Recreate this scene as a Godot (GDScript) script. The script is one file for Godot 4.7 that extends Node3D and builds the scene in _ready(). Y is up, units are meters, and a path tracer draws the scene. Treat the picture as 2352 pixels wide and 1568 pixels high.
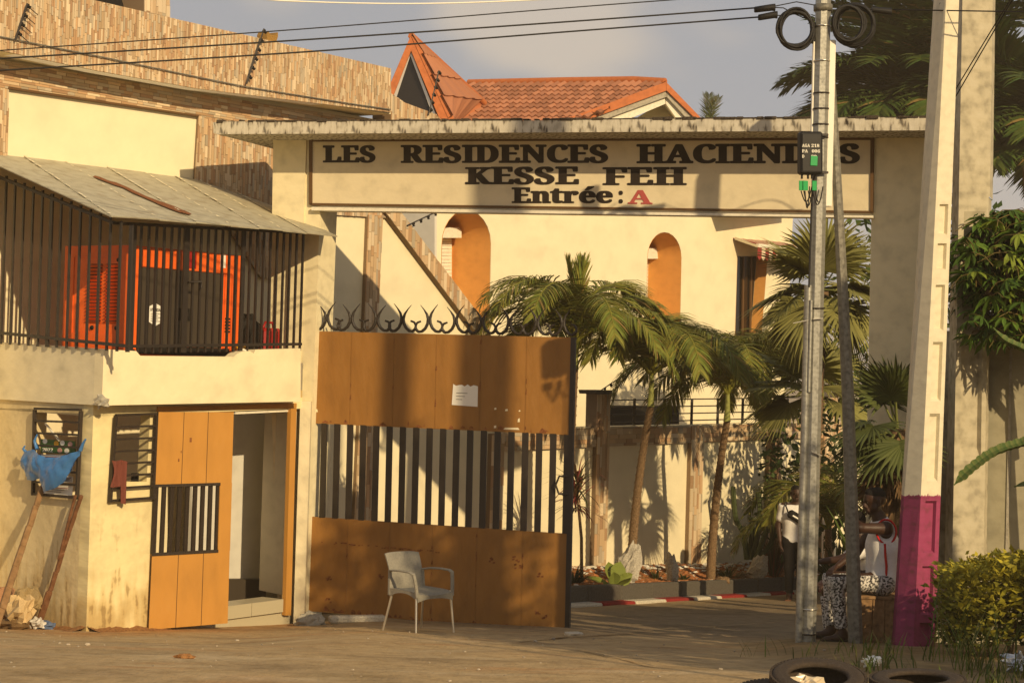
extends Node3D
# The gated entrance of a housing estate late in the afternoon. Units metres, y up, y = 0 at the threshold of the gate.
const F := 4500.0
var C := Vector3(0, 2.77, 0)
var B: Basis
var rng := RandomNumberGenerator.new()
var M := {}
var used := {}
var PF: Plane   # front of the portal
var GF: Plane   # guard house, facet with the door
var GL: Plane   # guard house, facet with the window
var W: Plane    # long side wall that runs back along the road
var HS: Plane   # front of the house behind
const SUN := Vector3(0.4464, 0.3907, 0.8054)
const COPING := Color(0.72, 0.69, 0.62)

# ---------------------------------------------------------------- measuring
func ray(px: float, py: float) -> Vector3:
	return B * Vector3((px - 1176.0) / F, (784.0 - py) / F, -1.0)
func at(px: float, py: float, d: float) -> Vector3:
	var r := ray(px, py)
	return C + r * (d / -r.z)
func on(pl: Plane, px: float, py: float) -> Vector3:
	var r := ray(px, py)
	return C + r * ((pl.d - pl.normal.dot(C)) / pl.normal.dot(r))
func off(pl: Plane, k: float) -> Plane:
	return Plane(pl.normal, pl.d + k)
func ons(pl: Plane, a: Array) -> PackedVector3Array:
	var o := PackedVector3Array()
	for p in a:
		o.append(on(pl, p[0], p[1]))
	return o
func grade(d: float) -> float:
	var t := [[-40.0, 1.2], [0.0, 1.18], [6.0, 1.13], [12.0, 0.84], [17.3, 0.37], [21.4, 0.0], [29.0, -0.54], [36.0, -1.04], [60.0, -1.9], [500.0, -6.0]]
	for i in range(1, t.size()):
		if d <= t[i][0]:
			return lerpf(t[i - 1][1], t[i][1], (d - t[i - 1][0]) / (t[i][0] - t[i - 1][0]))
	return -6.0
func gy(x: float, z: float) -> float:
	var d := -z
	var h := (grade(d - 1.6) + grade(d - 0.8) + grade(d) + grade(d + 0.8) + grade(d + 1.6)) / 5.0
	h -= 0.095 * smoothstep(-1.2, -2.6, x) * smoothstep(15.0, 17.5, d)
	h += 0.09 * smoothstep(2.15, 2.7, x) * (1.0 - smoothstep(17.9, 18.9, d))
	return h
func pxof(p: Vector3) -> Vector2:
	var l := B.inverse() * (p - C)
	return Vector2(1176.0 + F * l.x / -l.z, 784.0 - F * l.y / -l.z)
func ground(px: float, py: float) -> Vector3:
	var r := ray(px, py)
	var a := 8.0
	var b := 60.0
	for i in 50:
		var m := (a + b) / 2
		var p := C + r * (m / -r.z)
		if p.y > gy(p.x, p.z): a = m
		else: b = m
	return C + r * (a / -r.z)
func seat(p: Vector3) -> Vector3:
	return Vector3(p.x, gy(p.x, p.z), p.z)

# ---------------------------------------------------------------- meshes
func S() -> SurfaceTool:
	var st := SurfaceTool.new()
	st.begin(Mesh.PRIMITIVE_TRIANGLES)
	st.set_color(Color.WHITE)
	st.set_uv(Vector2.ZERO)
	st.set_smooth_group(-1)
	return st
func tri(st: SurfaceTool, a: Vector3, b: Vector3, c: Vector3) -> void:
	st.add_vertex(a); st.add_vertex(c); st.add_vertex(b)
func quad(st: SurfaceTool, a: Vector3, b: Vector3, c: Vector3, d: Vector3) -> void:
	tri(st, a, b, c); tri(st, a, c, d)
func uvquad(st: SurfaceTool, a: Vector3, b: Vector3, c: Vector3, d: Vector3) -> void:
	var v := [a, b, c, d]
	var uv := [Vector2(0, 1), Vector2(1, 1), Vector2(1, 0), Vector2(0, 0)]
	for i in [0, 2, 1, 0, 3, 2]:
		st.set_uv(uv[i]); st.add_vertex(v[i])
	st.set_uv(Vector2.ZERO)
func bx(st: SurfaceTool, t: Transform3D, s: Vector3, bev := 0.0) -> void:
	var h := s / 2
	if bev <= 0.0:
		var v := []
		for i in 8:
			v.append(t * Vector3(h.x * (1 if i & 1 else -1), h.y * (1 if i & 2 else -1), h.z * (1 if i & 4 else -1)))
		quad(st, v[4], v[5], v[7], v[6]); quad(st, v[1], v[0], v[2], v[3]); quad(st, v[5], v[1], v[3], v[7])
		quad(st, v[0], v[4], v[6], v[2]); quad(st, v[6], v[7], v[3], v[2]); quad(st, v[0], v[1], v[5], v[4])
		return
	bev = minf(bev, minf(h.x, minf(h.y, h.z)) * 0.9)
	var c := []   # per corner the three points next to it
	for i in 8:
		var g := Vector3(1 if i & 1 else -1, 1 if i & 2 else -1, 1 if i & 4 else -1)
		var k := h * g
		c.append([t * (k - Vector3(0, g.y, g.z) * bev), t * (k - Vector3(g.x, 0, g.z) * bev), t * (k - Vector3(g.x, g.y, 0) * bev)])
	quad(st, c[4][2], c[5][2], c[7][2], c[6][2]); quad(st, c[1][2], c[0][2], c[2][2], c[3][2]); quad(st, c[5][0], c[1][0], c[3][0], c[7][0])
	quad(st, c[0][0], c[4][0], c[6][0], c[2][0]); quad(st, c[6][1], c[7][1], c[3][1], c[2][1]); quad(st, c[0][1], c[1][1], c[5][1], c[4][1])
	for e in [[0, 1, 1, 2], [2, 3, 1, 2], [4, 5, 1, 2], [6, 7, 1, 2], [0, 2, 0, 2], [1, 3, 0, 2], [4, 6, 0, 2], [5, 7, 0, 2], [0, 4, 0, 1], [1, 5, 0, 1], [2, 6, 0, 1], [3, 7, 0, 1]]:
		outq(st, c[e[0]][e[2]], c[e[1]][e[2]], c[e[1]][e[3]], c[e[0]][e[3]], t.origin)
	for i in 8:
		var n: Vector3 = (c[i][1] - c[i][0]).cross(c[i][2] - c[i][0])
		if n.dot(c[i][0] - t.origin) > 0: tri(st, c[i][0], c[i][1], c[i][2])
		else: tri(st, c[i][0], c[i][2], c[i][1])
func outq(st: SurfaceTool, a: Vector3, b: Vector3, c: Vector3, d: Vector3, o: Vector3) -> void:
	if (b - a).cross(c - a).dot((a + c) / 2 - o) > 0: quad(st, a, b, c, d)
	else: quad(st, d, c, b, a)
func bar(st: SurfaceTool, a: Vector3, b: Vector3, w: float, t: float, side := Vector3.RIGHT, bev := 0.0) -> void:
	var y := (b - a).normalized()
	var z := side.cross(y).normalized()
	var x := y.cross(z)
	bx(st, Transform3D(Basis(x, y, z), (a + b) / 2), Vector3(w, a.distance_to(b), t), bev)
func tube(st: SurfaceTool, pts: Array, r0: float, r1 := -1.0, n := 8, cap := true, flat := false) -> void:
	if r1 < 0: r1 = r0
	st.set_smooth_group(-1 if flat else 0)
	var rings := []
	var x := Vector3.ZERO
	for i in pts.size():
		var y: Vector3 = ((pts[mini(i + 1, pts.size() - 1)]) - (pts[maxi(i - 1, 0)])).normalized()
		if x == Vector3.ZERO:
			x = y.cross(Vector3.RIGHT if absf(y.x) < 0.8 else Vector3.FORWARD).normalized()
		x = (x - y * x.dot(y)).normalized()
		var z := x.cross(y)
		var r := lerpf(r0, r1, float(i) / maxi(1, pts.size() - 1))
		var ring := []
		for k in n:
			var an := TAU * (k + 0.5) / n
			ring.append(pts[i] + (x * cos(an) - z * sin(an)) * r)
		rings.append(ring)
	for i in pts.size() - 1:
		for k in n:
			var k2 := (k + 1) % n
			quad(st, rings[i][k], rings[i][k2], rings[i + 1][k2], rings[i + 1][k])
	st.set_smooth_group(-1)
	if cap:
		for k in range(1, n - 1):
			tri(st, rings[0][0], rings[0][k + 1], rings[0][k])
			tri(st, rings[-1][0], rings[-1][k], rings[-1][k + 1])
func lathe(st: SurfaceTool, t: Transform3D, prof: Array, n := 24, sx := 1.0, sz := 1.0) -> void:
	st.set_smooth_group(0)
	for i in prof.size() - 1:
		for k in n:
			var v := []
			for q in [[i, k], [i, k + 1], [i + 1, k + 1], [i + 1, k]]:
				var an: float = TAU * (q[1] % n) / n
				var p: Vector2 = prof[q[0]]
				v.append(t * Vector3(p.x * cos(an) * sx, p.y, -p.x * sin(an) * sz))
			quad(st, v[0], v[1], v[2], v[3])
	st.set_smooth_group(-1)
func frame_of(pts: PackedVector3Array) -> Basis:
	var n := Vector3.ZERO
	for i in pts.size():
		n += pts[i].cross(pts[(i + 1) % pts.size()])
	n = n.normalized()
	var u := Vector3.UP.cross(n)
	if u.length() < 0.05: u = Vector3.RIGHT
	u = (u - n * u.dot(n)).normalized()
	return Basis(u, n.cross(u), n)
func prism(st: SurfaceTool, pts: PackedVector3Array, ext: Vector3) -> void:
	# a flat outline with thickness; ext points away from its face
	var b := frame_of(pts)
	if b.z.dot(ext) > 0:
		pts = pts.duplicate(); pts.reverse(); b = frame_of(pts)
	var p2 := PackedVector2Array()
	for p in pts:
		p2.append(Vector2(p.dot(b.x), p.dot(b.y)))
	var ix := Geometry2D.triangulate_polygon(p2)
	for i in range(0, ix.size(), 3):
		var a := [ix[i], ix[i + 1], ix[i + 2]]
		if (p2[a[1]] - p2[a[0]]).cross(p2[a[2]] - p2[a[0]]) < 0: a = [a[0], a[2], a[1]]
		for j in [0, 2, 1]:
			st.set_uv(p2[a[j]] * Vector2(1, -1)); st.add_vertex(pts[a[j]])
		for j in [0, 1, 2]:
			st.set_uv(p2[a[j]] * Vector2(1, -1)); st.add_vertex(pts[a[j]] + ext)
	st.set_uv(Vector2.ZERO)
	for i in pts.size():
		var a := pts[i]
		var c := pts[(i + 1) % pts.size()]
		quad(st, a + ext, c + ext, c, a)
func face(st: SurfaceTool, a: Vector3, b: Vector3, c: Vector3, d: Vector3, rec: Array, deep: float) -> void:
	# a four-sided face (anticlockwise from lower left) with one column of sunk panels [u0, u1, v0, v1]
	var n := (b - a).cross(d - a).normalized()
	var f := func(u: float, v: float) -> Vector3: return (a.lerp(b, u)).lerp(d.lerp(c, u), v)
	var v0 := 0.0
	for r in rec:
		quad(st, f.call(0, v0), f.call(1, v0), f.call(1, r[2]), f.call(0, r[2]))
		quad(st, f.call(0, r[2]), f.call(r[0], r[2]), f.call(r[0], r[3]), f.call(0, r[3]))
		quad(st, f.call(r[1], r[2]), f.call(1, r[2]), f.call(1, r[3]), f.call(r[1], r[3]))
		var o := [f.call(r[0], r[2]), f.call(r[1], r[2]), f.call(r[1], r[3]), f.call(r[0], r[3])]
		var m: Vector3 = (o[0] + o[2]) / 2
		var q := []
		for p in o:
			q.append(m + (p - m) * 0.9 - n * deep)
		quad(st, q[0], q[1], q[2], q[3])
		for i in 4:
			var j := (i + 1) % 4
			quad(st, o[i], o[j], q[j], q[i])
		v0 = r[3]
	quad(st, f.call(0, v0), f.call(1, v0), f.call(1, 1), f.call(0, 1))
func lump(st: SurfaceTool, t: Transform3D, seed_: int, rough := 0.35, n := 9) -> void:
	var no := FastNoiseLite.new()
	no.seed = seed_; no.frequency = 0.9
	var v := []
	for i in n + 1:
		var row := []
		for k in 2 * n:
			var a := PI * i / n
			var b := TAU * k / (2 * n)
			var p := Vector3(sin(a) * cos(b), cos(a), sin(a) * sin(b))
			row.append(t * (p * (1.0 + rough * no.get_noise_3dv(p * 1.6) * 1.6)))
		v.append(row)
	for i in n:
		for k in 2 * n:
			var k2 := (k + 1) % (2 * n)
			quad(st, v[i][k], v[i][k2], v[i + 1][k2], v[i + 1][k])
func flipfix(st: SurfaceTool) -> SurfaceTool:
	return st

# ---------------------------------------------------------------- nodes
func numbered(n: String) -> String:
	used[n] = used.get(n, -1) + 1
	return n if used[n] == 0 else "%s_%03d" % [n, used[n]]
func thing(nm: String, label: String, cat: String, pos := Vector3.ZERO, group := "") -> Node3D:
	var o := Node3D.new()
	o.name = numbered(nm)
	add_child(o)
	o.position = pos
	return tag(o, label, cat, group)
func tag(o: Node3D, label: String, cat: String, group := "") -> Node3D:
	o.set_meta("label", label)
	o.set_meta("category", cat)
	if group: o.set_meta("group", group)
	return o
func inst(nm: String, mesh: Mesh, mat: Material, par: Node) -> MeshInstance3D:
	var o := MeshInstance3D.new()
	o.name = nm if par != self else numbered(nm)
	o.mesh = mesh
	o.material_override = mat
	par.add_child(o, true)
	return o
func loc(nm: String, st: SurfaceTool, mat: Material, par: Node) -> MeshInstance3D:
	st.generate_normals()
	return inst(nm, st.commit(), mat, par)
func obj(nm: String, st: SurfaceTool, mat: Material, par: Node = self) -> MeshInstance3D:
	var o := loc(nm, st, mat, par)
	if par is Node3D and par != self:
		o.position = -(par as Node3D).global_position
	return o
func solo(nm: String, st: SurfaceTool, mat: Material, label: String, cat: String, group := "") -> Node3D:
	# a thing of one mesh: its origin moves to its base
	st.generate_normals()
	var m := st.commit()
	var bb := m.get_aabb()
	var p := Vector3(bb.get_center().x, bb.position.y, bb.get_center().z)
	var s2 := SurfaceTool.new()
	s2.append_from(m, 0, Transform3D(Basis(), -p))
	var o := inst(nm, s2.commit(), mat, self)
	o.position = p
	return tag(o, label, cat, group)
func struct(nm: String, st: SurfaceTool, mat: Material, kind := "structure") -> MeshInstance3D:
	var o := obj(nm, st, mat)
	o.set_meta("kind", kind)
	return o
func dup(src: Node3D, pos: Vector3, yaw: float, label: String, nm := "") -> Node3D:
	var o: Node3D = src.duplicate()
	o.name = numbered(nm if nm else str(src.name).rstrip("_0123456789"))
	add_child(o)
	o.position = pos
	o.rotation.y = yaw
	o.set_meta("label", label)
	return o

# ---------------------------------------------------------------- materials
func noise(sd: int, fr: float, oct := 4) -> FastNoiseLite:
	var n := FastNoiseLite.new()
	n.seed = sd; n.frequency = fr; n.fractal_octaves = oct
	return n
func ntex(sd: int, fr: float, cols: Array, size := 512) -> NoiseTexture2D:
	var g := Gradient.new()
	var o := PackedFloat32Array()
	var c := PackedColorArray()
	for i in cols.size():
		o.append(cols[i][0]); c.append(cols[i][1])
	g.offsets = o; g.colors = c
	var t := NoiseTexture2D.new()
	t.width = size; t.height = size; t.seamless = true
	t.noise = noise(sd, fr, 5); t.color_ramp = g
	return t
func bump(sd: int, fr: float, k: float) -> NoiseTexture2D:
	var t := NoiseTexture2D.new()
	t.width = 512; t.height = 512; t.seamless = true; t.as_normal_map = true; t.bump_strength = k
	t.noise = noise(sd, fr, 4)
	return t
func rgb(r: float, g: float, b: float) -> Color:
	return Color(r / 255.0, g / 255.0, b / 255.0)
func plain(c: Color, rough := 0.8, metal := 0.0, spec := 0.4) -> StandardMaterial3D:
	var m := StandardMaterial3D.new()
	m.albedo_color = c; m.roughness = rough; m.metallic = metal; m.metallic_specular = spec
	return m
func pm(c: Color, vary := 0.1, scale := 1.0, rough := 0.85, nrm := 0.4, fr := 0.012, sd := 1, dark: Variant = null) -> StandardMaterial3D:
	var m := plain(Color.WHITE, rough)
	var d: Color = dark if dark != null else c.darkened(vary * 1.6)
	m.albedo_texture = ntex(sd, fr, [[0.05, d], [0.36, c.darkened(vary * 0.5)], [0.58, c], [0.95, c.lightened(vary * 0.5)]])
	m.uv1_triplanar = true; m.uv1_world_triplanar = true
	m.uv1_scale = Vector3.ONE * (1.0 / scale)
	if nrm > 0:
		m.normal_enabled = true
		m.normal_texture = M["bump_fine"] if fr > 0.02 else M["bump_coarse"]
		m.normal_scale = nrm
	return m
func vcol(rough := 0.8, spec := 0.3) -> StandardMaterial3D:
	var m := plain(Color.WHITE, rough, 0.0, spec)
	m.vertex_color_use_as_albedo = true
	return m
func leafmat(back: Color, rough := 0.45) -> StandardMaterial3D:
	var m := vcol(rough, 0.4)
	m.backlight_enabled = true
	m.backlight = back
	m.cull_mode = BaseMaterial3D.CULL_DISABLED
	return m
func lin(r: float, g: float, b: float, k := 1.0) -> Color:
	return Color(r * k, g * k, b * k)
func painted(w: int, h: int, f: Callable) -> ImageTexture:
	var im := Image.create(w, h, false, Image.FORMAT_RGB8)
	for y in h:
		for x in w:
			im.set_pixel(x, y, f.call((x + 0.5) / w, (y + 0.5) / h))
	return ImageTexture.create_from_image(im)
func printed(t: Texture2D, rough := 0.8) -> StandardMaterial3D:
	var m := plain(Color.WHITE, rough)
	m.albedo_texture = t
	return m

func make_materials() -> void:
	M.bump_coarse = bump(5, 0.02, 5.0)
	M.bump_fine = bump(6, 0.08, 6.0)
	M.cream = pm(rgb(232, 219, 180), 0.05, 2.6, 0.9, 0.25, 0.012, 11)
	M.cream_side = pm(rgb(226, 214, 178), 0.07, 1.7, 0.9, 0.3, 0.012, 12)
	M.cream_far = pm(rgb(228, 216, 180), 0.04, 3.0, 0.9, 0.2, 0.01, 13)
	M.pillar = pm(rgb(224, 211, 172), 0.07, 1.4, 0.9, 0.3, 0.012, 14)
	M.concrete = pm(rgb(178, 168, 142), 0.18, 1.3, 0.92, 0.3, 0.014, 15)
	M.concrete_grey = pm(rgb(166, 159, 142), 0.12, 0.7, 0.92, 0.5, 0.02, 16)
	M.slab = pm(rgb(190, 182, 164), 0.3, 1.1, 0.95, 0.5, 0.016, 17, rgb(44, 38, 32))
	M.slab.uv1_scale = Vector3(2.0, 0.55, 2.0)
	M.sign = pm(rgb(214, 200, 166), 0.06, 1.6, 0.85, 0.2, 0.012, 18)
	M.slab.albedo_texture = ntex(17, 0.016, [[0.20, rgb(50, 44, 38)], [0.34, rgb(146, 136, 118)], [0.48, rgb(190, 182, 162)], [0.9, rgb(204, 196, 178)]])
	M.brown_frame = plain(rgb(92, 66, 36), 0.7)
	M.letter = plain(rgb(36, 26, 16), 0.75)
	M.letter_red = plain(rgb(168, 78, 72), 0.75)
	M.gate = pm(rgb(146, 102, 46), 0.06, 2.2, 0.6, 0.12, 0.012, 19)
	M.door = pm(rgb(182, 130, 58), 0.05, 1.8, 0.6, 0.12, 0.012, 20)
	M.gate.uv1_scale = Vector3(0.8, 0.22, 0.8)
	M.gate.normal_scale = 0.35
	M.door.uv1_scale = Vector3(0.9, 0.25, 0.9)
	M.iron = plain(rgb(38, 30, 22), 0.55, 0.0, 0.5)
	M.iron_worn = pm(rgb(46, 37, 28), 0.3, 0.3, 0.6, 0.3, 0.03, 21, rgb(74, 52, 34))
	M.sheet = pm(rgb(172, 166, 142), 0.14, 1.3, 0.6, 0.3, 0.014, 22, rgb(140, 124, 98))
	M.rust = pm(rgb(132, 78, 40), 0.35, 0.4, 0.9, 0.6, 0.03, 23)
	M.flake = plain(rgb(226, 214, 180), 0.9)
	M.orange = pm(rgb(228, 100, 34), 0.04, 1.0, 0.42, 0.05, 0.012, 24)
	M.dark_grey = plain(rgb(64, 56, 46), 0.55)
	M.dark = plain(rgb(22, 18, 14), 0.8)
	M.room = pm(rgb(206, 202, 190), 0.05, 2.0, 0.9, 0.1, 0.012, 25)
	M.tile_floor = plain(rgb(176, 166, 138), 0.4)
	M.white = pm(rgb(226, 218, 196), 0.06, 0.6, 0.8, 0.2, 0.02, 26)
	M.paper = plain(rgb(232, 228, 216), 0.9)
	M.wood = pm(rgb(136, 104, 68), 0.2, 0.6, 0.85, 0.4, 0.014, 27)
	M.wood_dark = pm(rgb(112, 74, 46), 0.22, 0.6, 0.85, 0.4, 0.014, 28)
	M.roof = vcol(0.75)
	M.barge = pm(rgb(182, 104, 56), 0.08, 0.8, 0.7, 0.2, 0.012, 29)
	M.stone = vcol(0.92)
	M.niche = pm(rgb(220, 158, 82), 0.05, 1.5, 0.9, 0.2, 0.012, 30)
	M.galv = pm(rgb(158, 156, 146), 0.16, 0.5, 0.42, 0.1, 0.02, 31)
	M.galv.metallic = 0.55
	M.galv_dull = pm(rgb(122, 118, 106), 0.2, 0.6, 0.6, 0.12, 0.02, 32)
	M.galv_dull.metallic = 0.3
	M.alu = plain(rgb(206, 200, 186), 0.3, 0.85)
	M.duct = plain(rgb(232, 226, 208), 0.5)
	M.cable = plain(rgb(26, 24, 22), 0.6)
	M.box_black = plain(rgb(30, 28, 26), 0.55)
	M.green_tag = plain(rgb(34, 150, 80), 0.5)
	M.magenta = pm(rgb(144, 58, 92), 0.1, 0.9, 0.85, 0.3, 0.014, 33, rgb(104, 56, 62))
	M.pole_lit = pm(rgb(216, 206, 178), 0.06, 1.2, 0.92, 0.3, 0.02, 34)
	M.chair = pm(rgb(136, 131, 118), 0.08, 0.4, 0.6, 0.15, 0.03, 35)
	M.rubber = pm(rgb(62, 52, 42), 0.22, 0.4, 0.9, 0.5, 0.03, 36, rgb(92, 72, 48))
	M.soil = pm(rgb(150, 104, 58), 0.25, 0.6, 0.98, 0.9, 0.03, 37)
	M.leaf = leafmat(Color(0.46, 0.46, 0.10), 0.6)
	M.leaf.metallic_specular = 0.25
	M.leaf_dry = leafmat(Color(0.25, 0.18, 0.08), 0.8)
	M.bark = pm(rgb(124, 98, 68), 0.3, 0.3, 0.95, 0.9, 0.02, 38)
	M.shaft = pm(rgb(134, 136, 66), 0.15, 0.5, 0.6, 0.2, 0.012, 39)
	M.rock = pm(rgb(176, 168, 152), 0.2, 0.35, 0.95, 1.0, 0.02, 40)
	M.kerb = pm(rgb(86, 80, 70), 0.15, 0.6, 0.95, 0.6, 0.03, 41)
	M.kerb_red = pm(rgb(138, 36, 30), 0.15, 0.5, 0.9, 0.5, 0.03, 42)
	M.kerb_white = pm(rgb(200, 190, 168), 0.16, 0.5, 0.9, 0.5, 0.03, 43)
	M.skin = pm(rgb(62, 40, 28), 0.08, 0.3, 0.5, 0.1, 0.03, 44)
	M.white_eye = plain(rgb(150, 138, 124), 0.5)
	M.hair = plain(rgb(18, 14, 12), 0.9)
	M.shirt = pm(rgb(222, 218, 212), 0.05, 0.4, 0.95, 0.4, 0.02, 45)
	M.trousers = pm(rgb(30, 27, 26), 0.15, 0.4, 0.95, 0.4, 0.02, 46)
	M.red_trim = plain(rgb(184, 30, 30), 0.85)
	var pat := StandardMaterial3D.new()
	pat.roughness = 0.95
	pat.albedo_texture = ntex(47, 0.02, [[0.0, rgb(24, 22, 22)], [0.47, rgb(28, 26, 26)], [0.5, rgb(206, 200, 190)], [1.0, rgb(226, 222, 214)]])
	pat.uv1_triplanar = true
	pat.uv1_scale = Vector3.ONE * 3.2
	M.patterned = pat
	M.blue_bag = leafmat(Color(0.1, 0.25, 0.5), 0.35)
	M.cloth = pm(rgb(112, 60, 48), 0.12, 0.2, 0.98, 0.6, 0.03, 48)
	M.glass = plain(Color(0.05, 0.06, 0.06, 0.35), 0.1)
	M.glass.transparency = BaseMaterial3D.TRANSPARENCY_ALPHA
	M.window_dark = plain(rgb(24, 20, 16), 0.2, 0.0, 0.5)
	M.yellow = plain(rgb(206, 150, 30), 0.6)
	M.red_can = plain(rgb(150, 24, 20), 0.45)

# ---------------------------------------------------------------- the scene
func _ready() -> void:
	rng.seed = 20
	var cam := Camera3D.new()
	cam.name = "camera"
	cam.position = C
	cam.rotation = Vector3(atan(66.0 / F), 0, 0.03)
	cam.fov = rad_to_deg(2.0 * atan(784.0 / F))
	cam.near = 0.1
	cam.far = 1500
	add_child(cam)
	cam.current = true
	B = Basis.from_euler(cam.rotation)
	var env := Environment.new()
	env.background_mode = Environment.BG_SKY
	env.sky = Sky.new()
	env.sky.sky_material = make_sky()
	env.tonemap_mode = Environment.TONE_MAPPER_LINEAR
	env.tonemap_exposure = 1.06
	env.fog_enabled = true
	env.fog_density = 0.0014
	env.fog_light_color = Color(0.86, 0.78, 0.66)
	env.sdfgi_enabled = true
	env.ssao_enabled = true
	env.ssil_enabled = true
	var we := WorldEnvironment.new()
	we.name = "environment"
	we.environment = env
	add_child(we)
	var sun := DirectionalLight3D.new()
	sun.name = "sun"
	sun.light_energy = 1.4
	sun.light_color = Color(1.0, 0.89, 0.70)
	sun.light_angular_distance = 0.5
	sun.shadow_enabled = true
	add_child(sun)
	sun.look_at_from_position(SUN * 50, Vector3.ZERO)

	PF = Plane(Vector3(-0.3338, 0, 0.9426), Vector3(-0.837, 0, -21.4))
	GF = Plane(Vector3(0.836, 0, 0.549).normalized(), Vector3(-4.04, 0, -19.0))
	GL = Plane(Vector3(-0.7071, 0, 0.7071), Vector3(-4.04, 0, -19.0))
	W = Plane(Vector3(0.82, 0, 0.572).normalized(), Vector3(-5.33, 0, -20.4))
	HS = Plane(Vector3(0.82, 0, 0.572).normalized(), Vector3(-0.54, 0, -32.0))
	make_materials()
	build_ground()
	build_residence()
	build_house()
	build_guard_house()
	build_portal()
	build_garden_wall()
	build_right_wall()
	build_poles()
	build_gate()
	build_generator()
	build_plants()
	build_people()
	build_small_things()
	build_out_of_frame()

func make_sky() -> PanoramaSkyMaterial:
	var w := 1440
	var h := 720
	var im := Image.create(w, h, false, Image.FORMAT_RGBF)
	var n1 := noise(3, 2.2, 5)
	var n2 := noise(8, 6.0, 4)
	for y in h:
		var th := PI * (y + 0.5) / h
		var el := PI / 2 - th
		for x in w:
			var az := TAU * (x + 0.5) / w
			var d := Vector3(sin(th) * sin(az), cos(th), -sin(th) * cos(az))
			var c: Color
			if el < -0.02:
				c = Color(0.20, 0.15, 0.10)
			else:
				var t := pow(clampf(el / 1.2, 0, 1), 0.55)
				c = Color(0.46, 0.445, 0.43).lerp(Color(0.22, 0.26, 0.34), t)
				var p := Vector3(d.x, d.y * 2.6, d.z)
				var a := az if az < PI else az - TAU
				var k := n1.get_noise_3dv(p) * 0.9 + n2.get_noise_3dv(p) * 0.28
				# two cumulus banks stand over the gate; the rest of the sky is thinly clouded
				k += 0.55 * exp(-pow((a + 0.125) / 0.035, 2) - pow((el - 0.185) / 0.035, 2))
				k += 0.6 * exp(-pow((a - 0.0) / 0.055, 2) - pow((el - 0.18) / 0.035, 2))
				var cl := smoothstep(0.16, 0.50, k)
				c = c.lerp(Color(0.60, 0.52, 0.43), cl * 0.85)
				var s := maxf(0.0, d.dot(SUN.normalized()))
				c += Color(1.0, 0.72, 0.40) * (0.5 * pow(s, 8.0) + 0.9 * pow(s, 60.0))
			im.set_pixel(x, y, c)
	var m := PanoramaSkyMaterial.new()
	m.panorama = ImageTexture.create_from_image(im)
	return m

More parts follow.
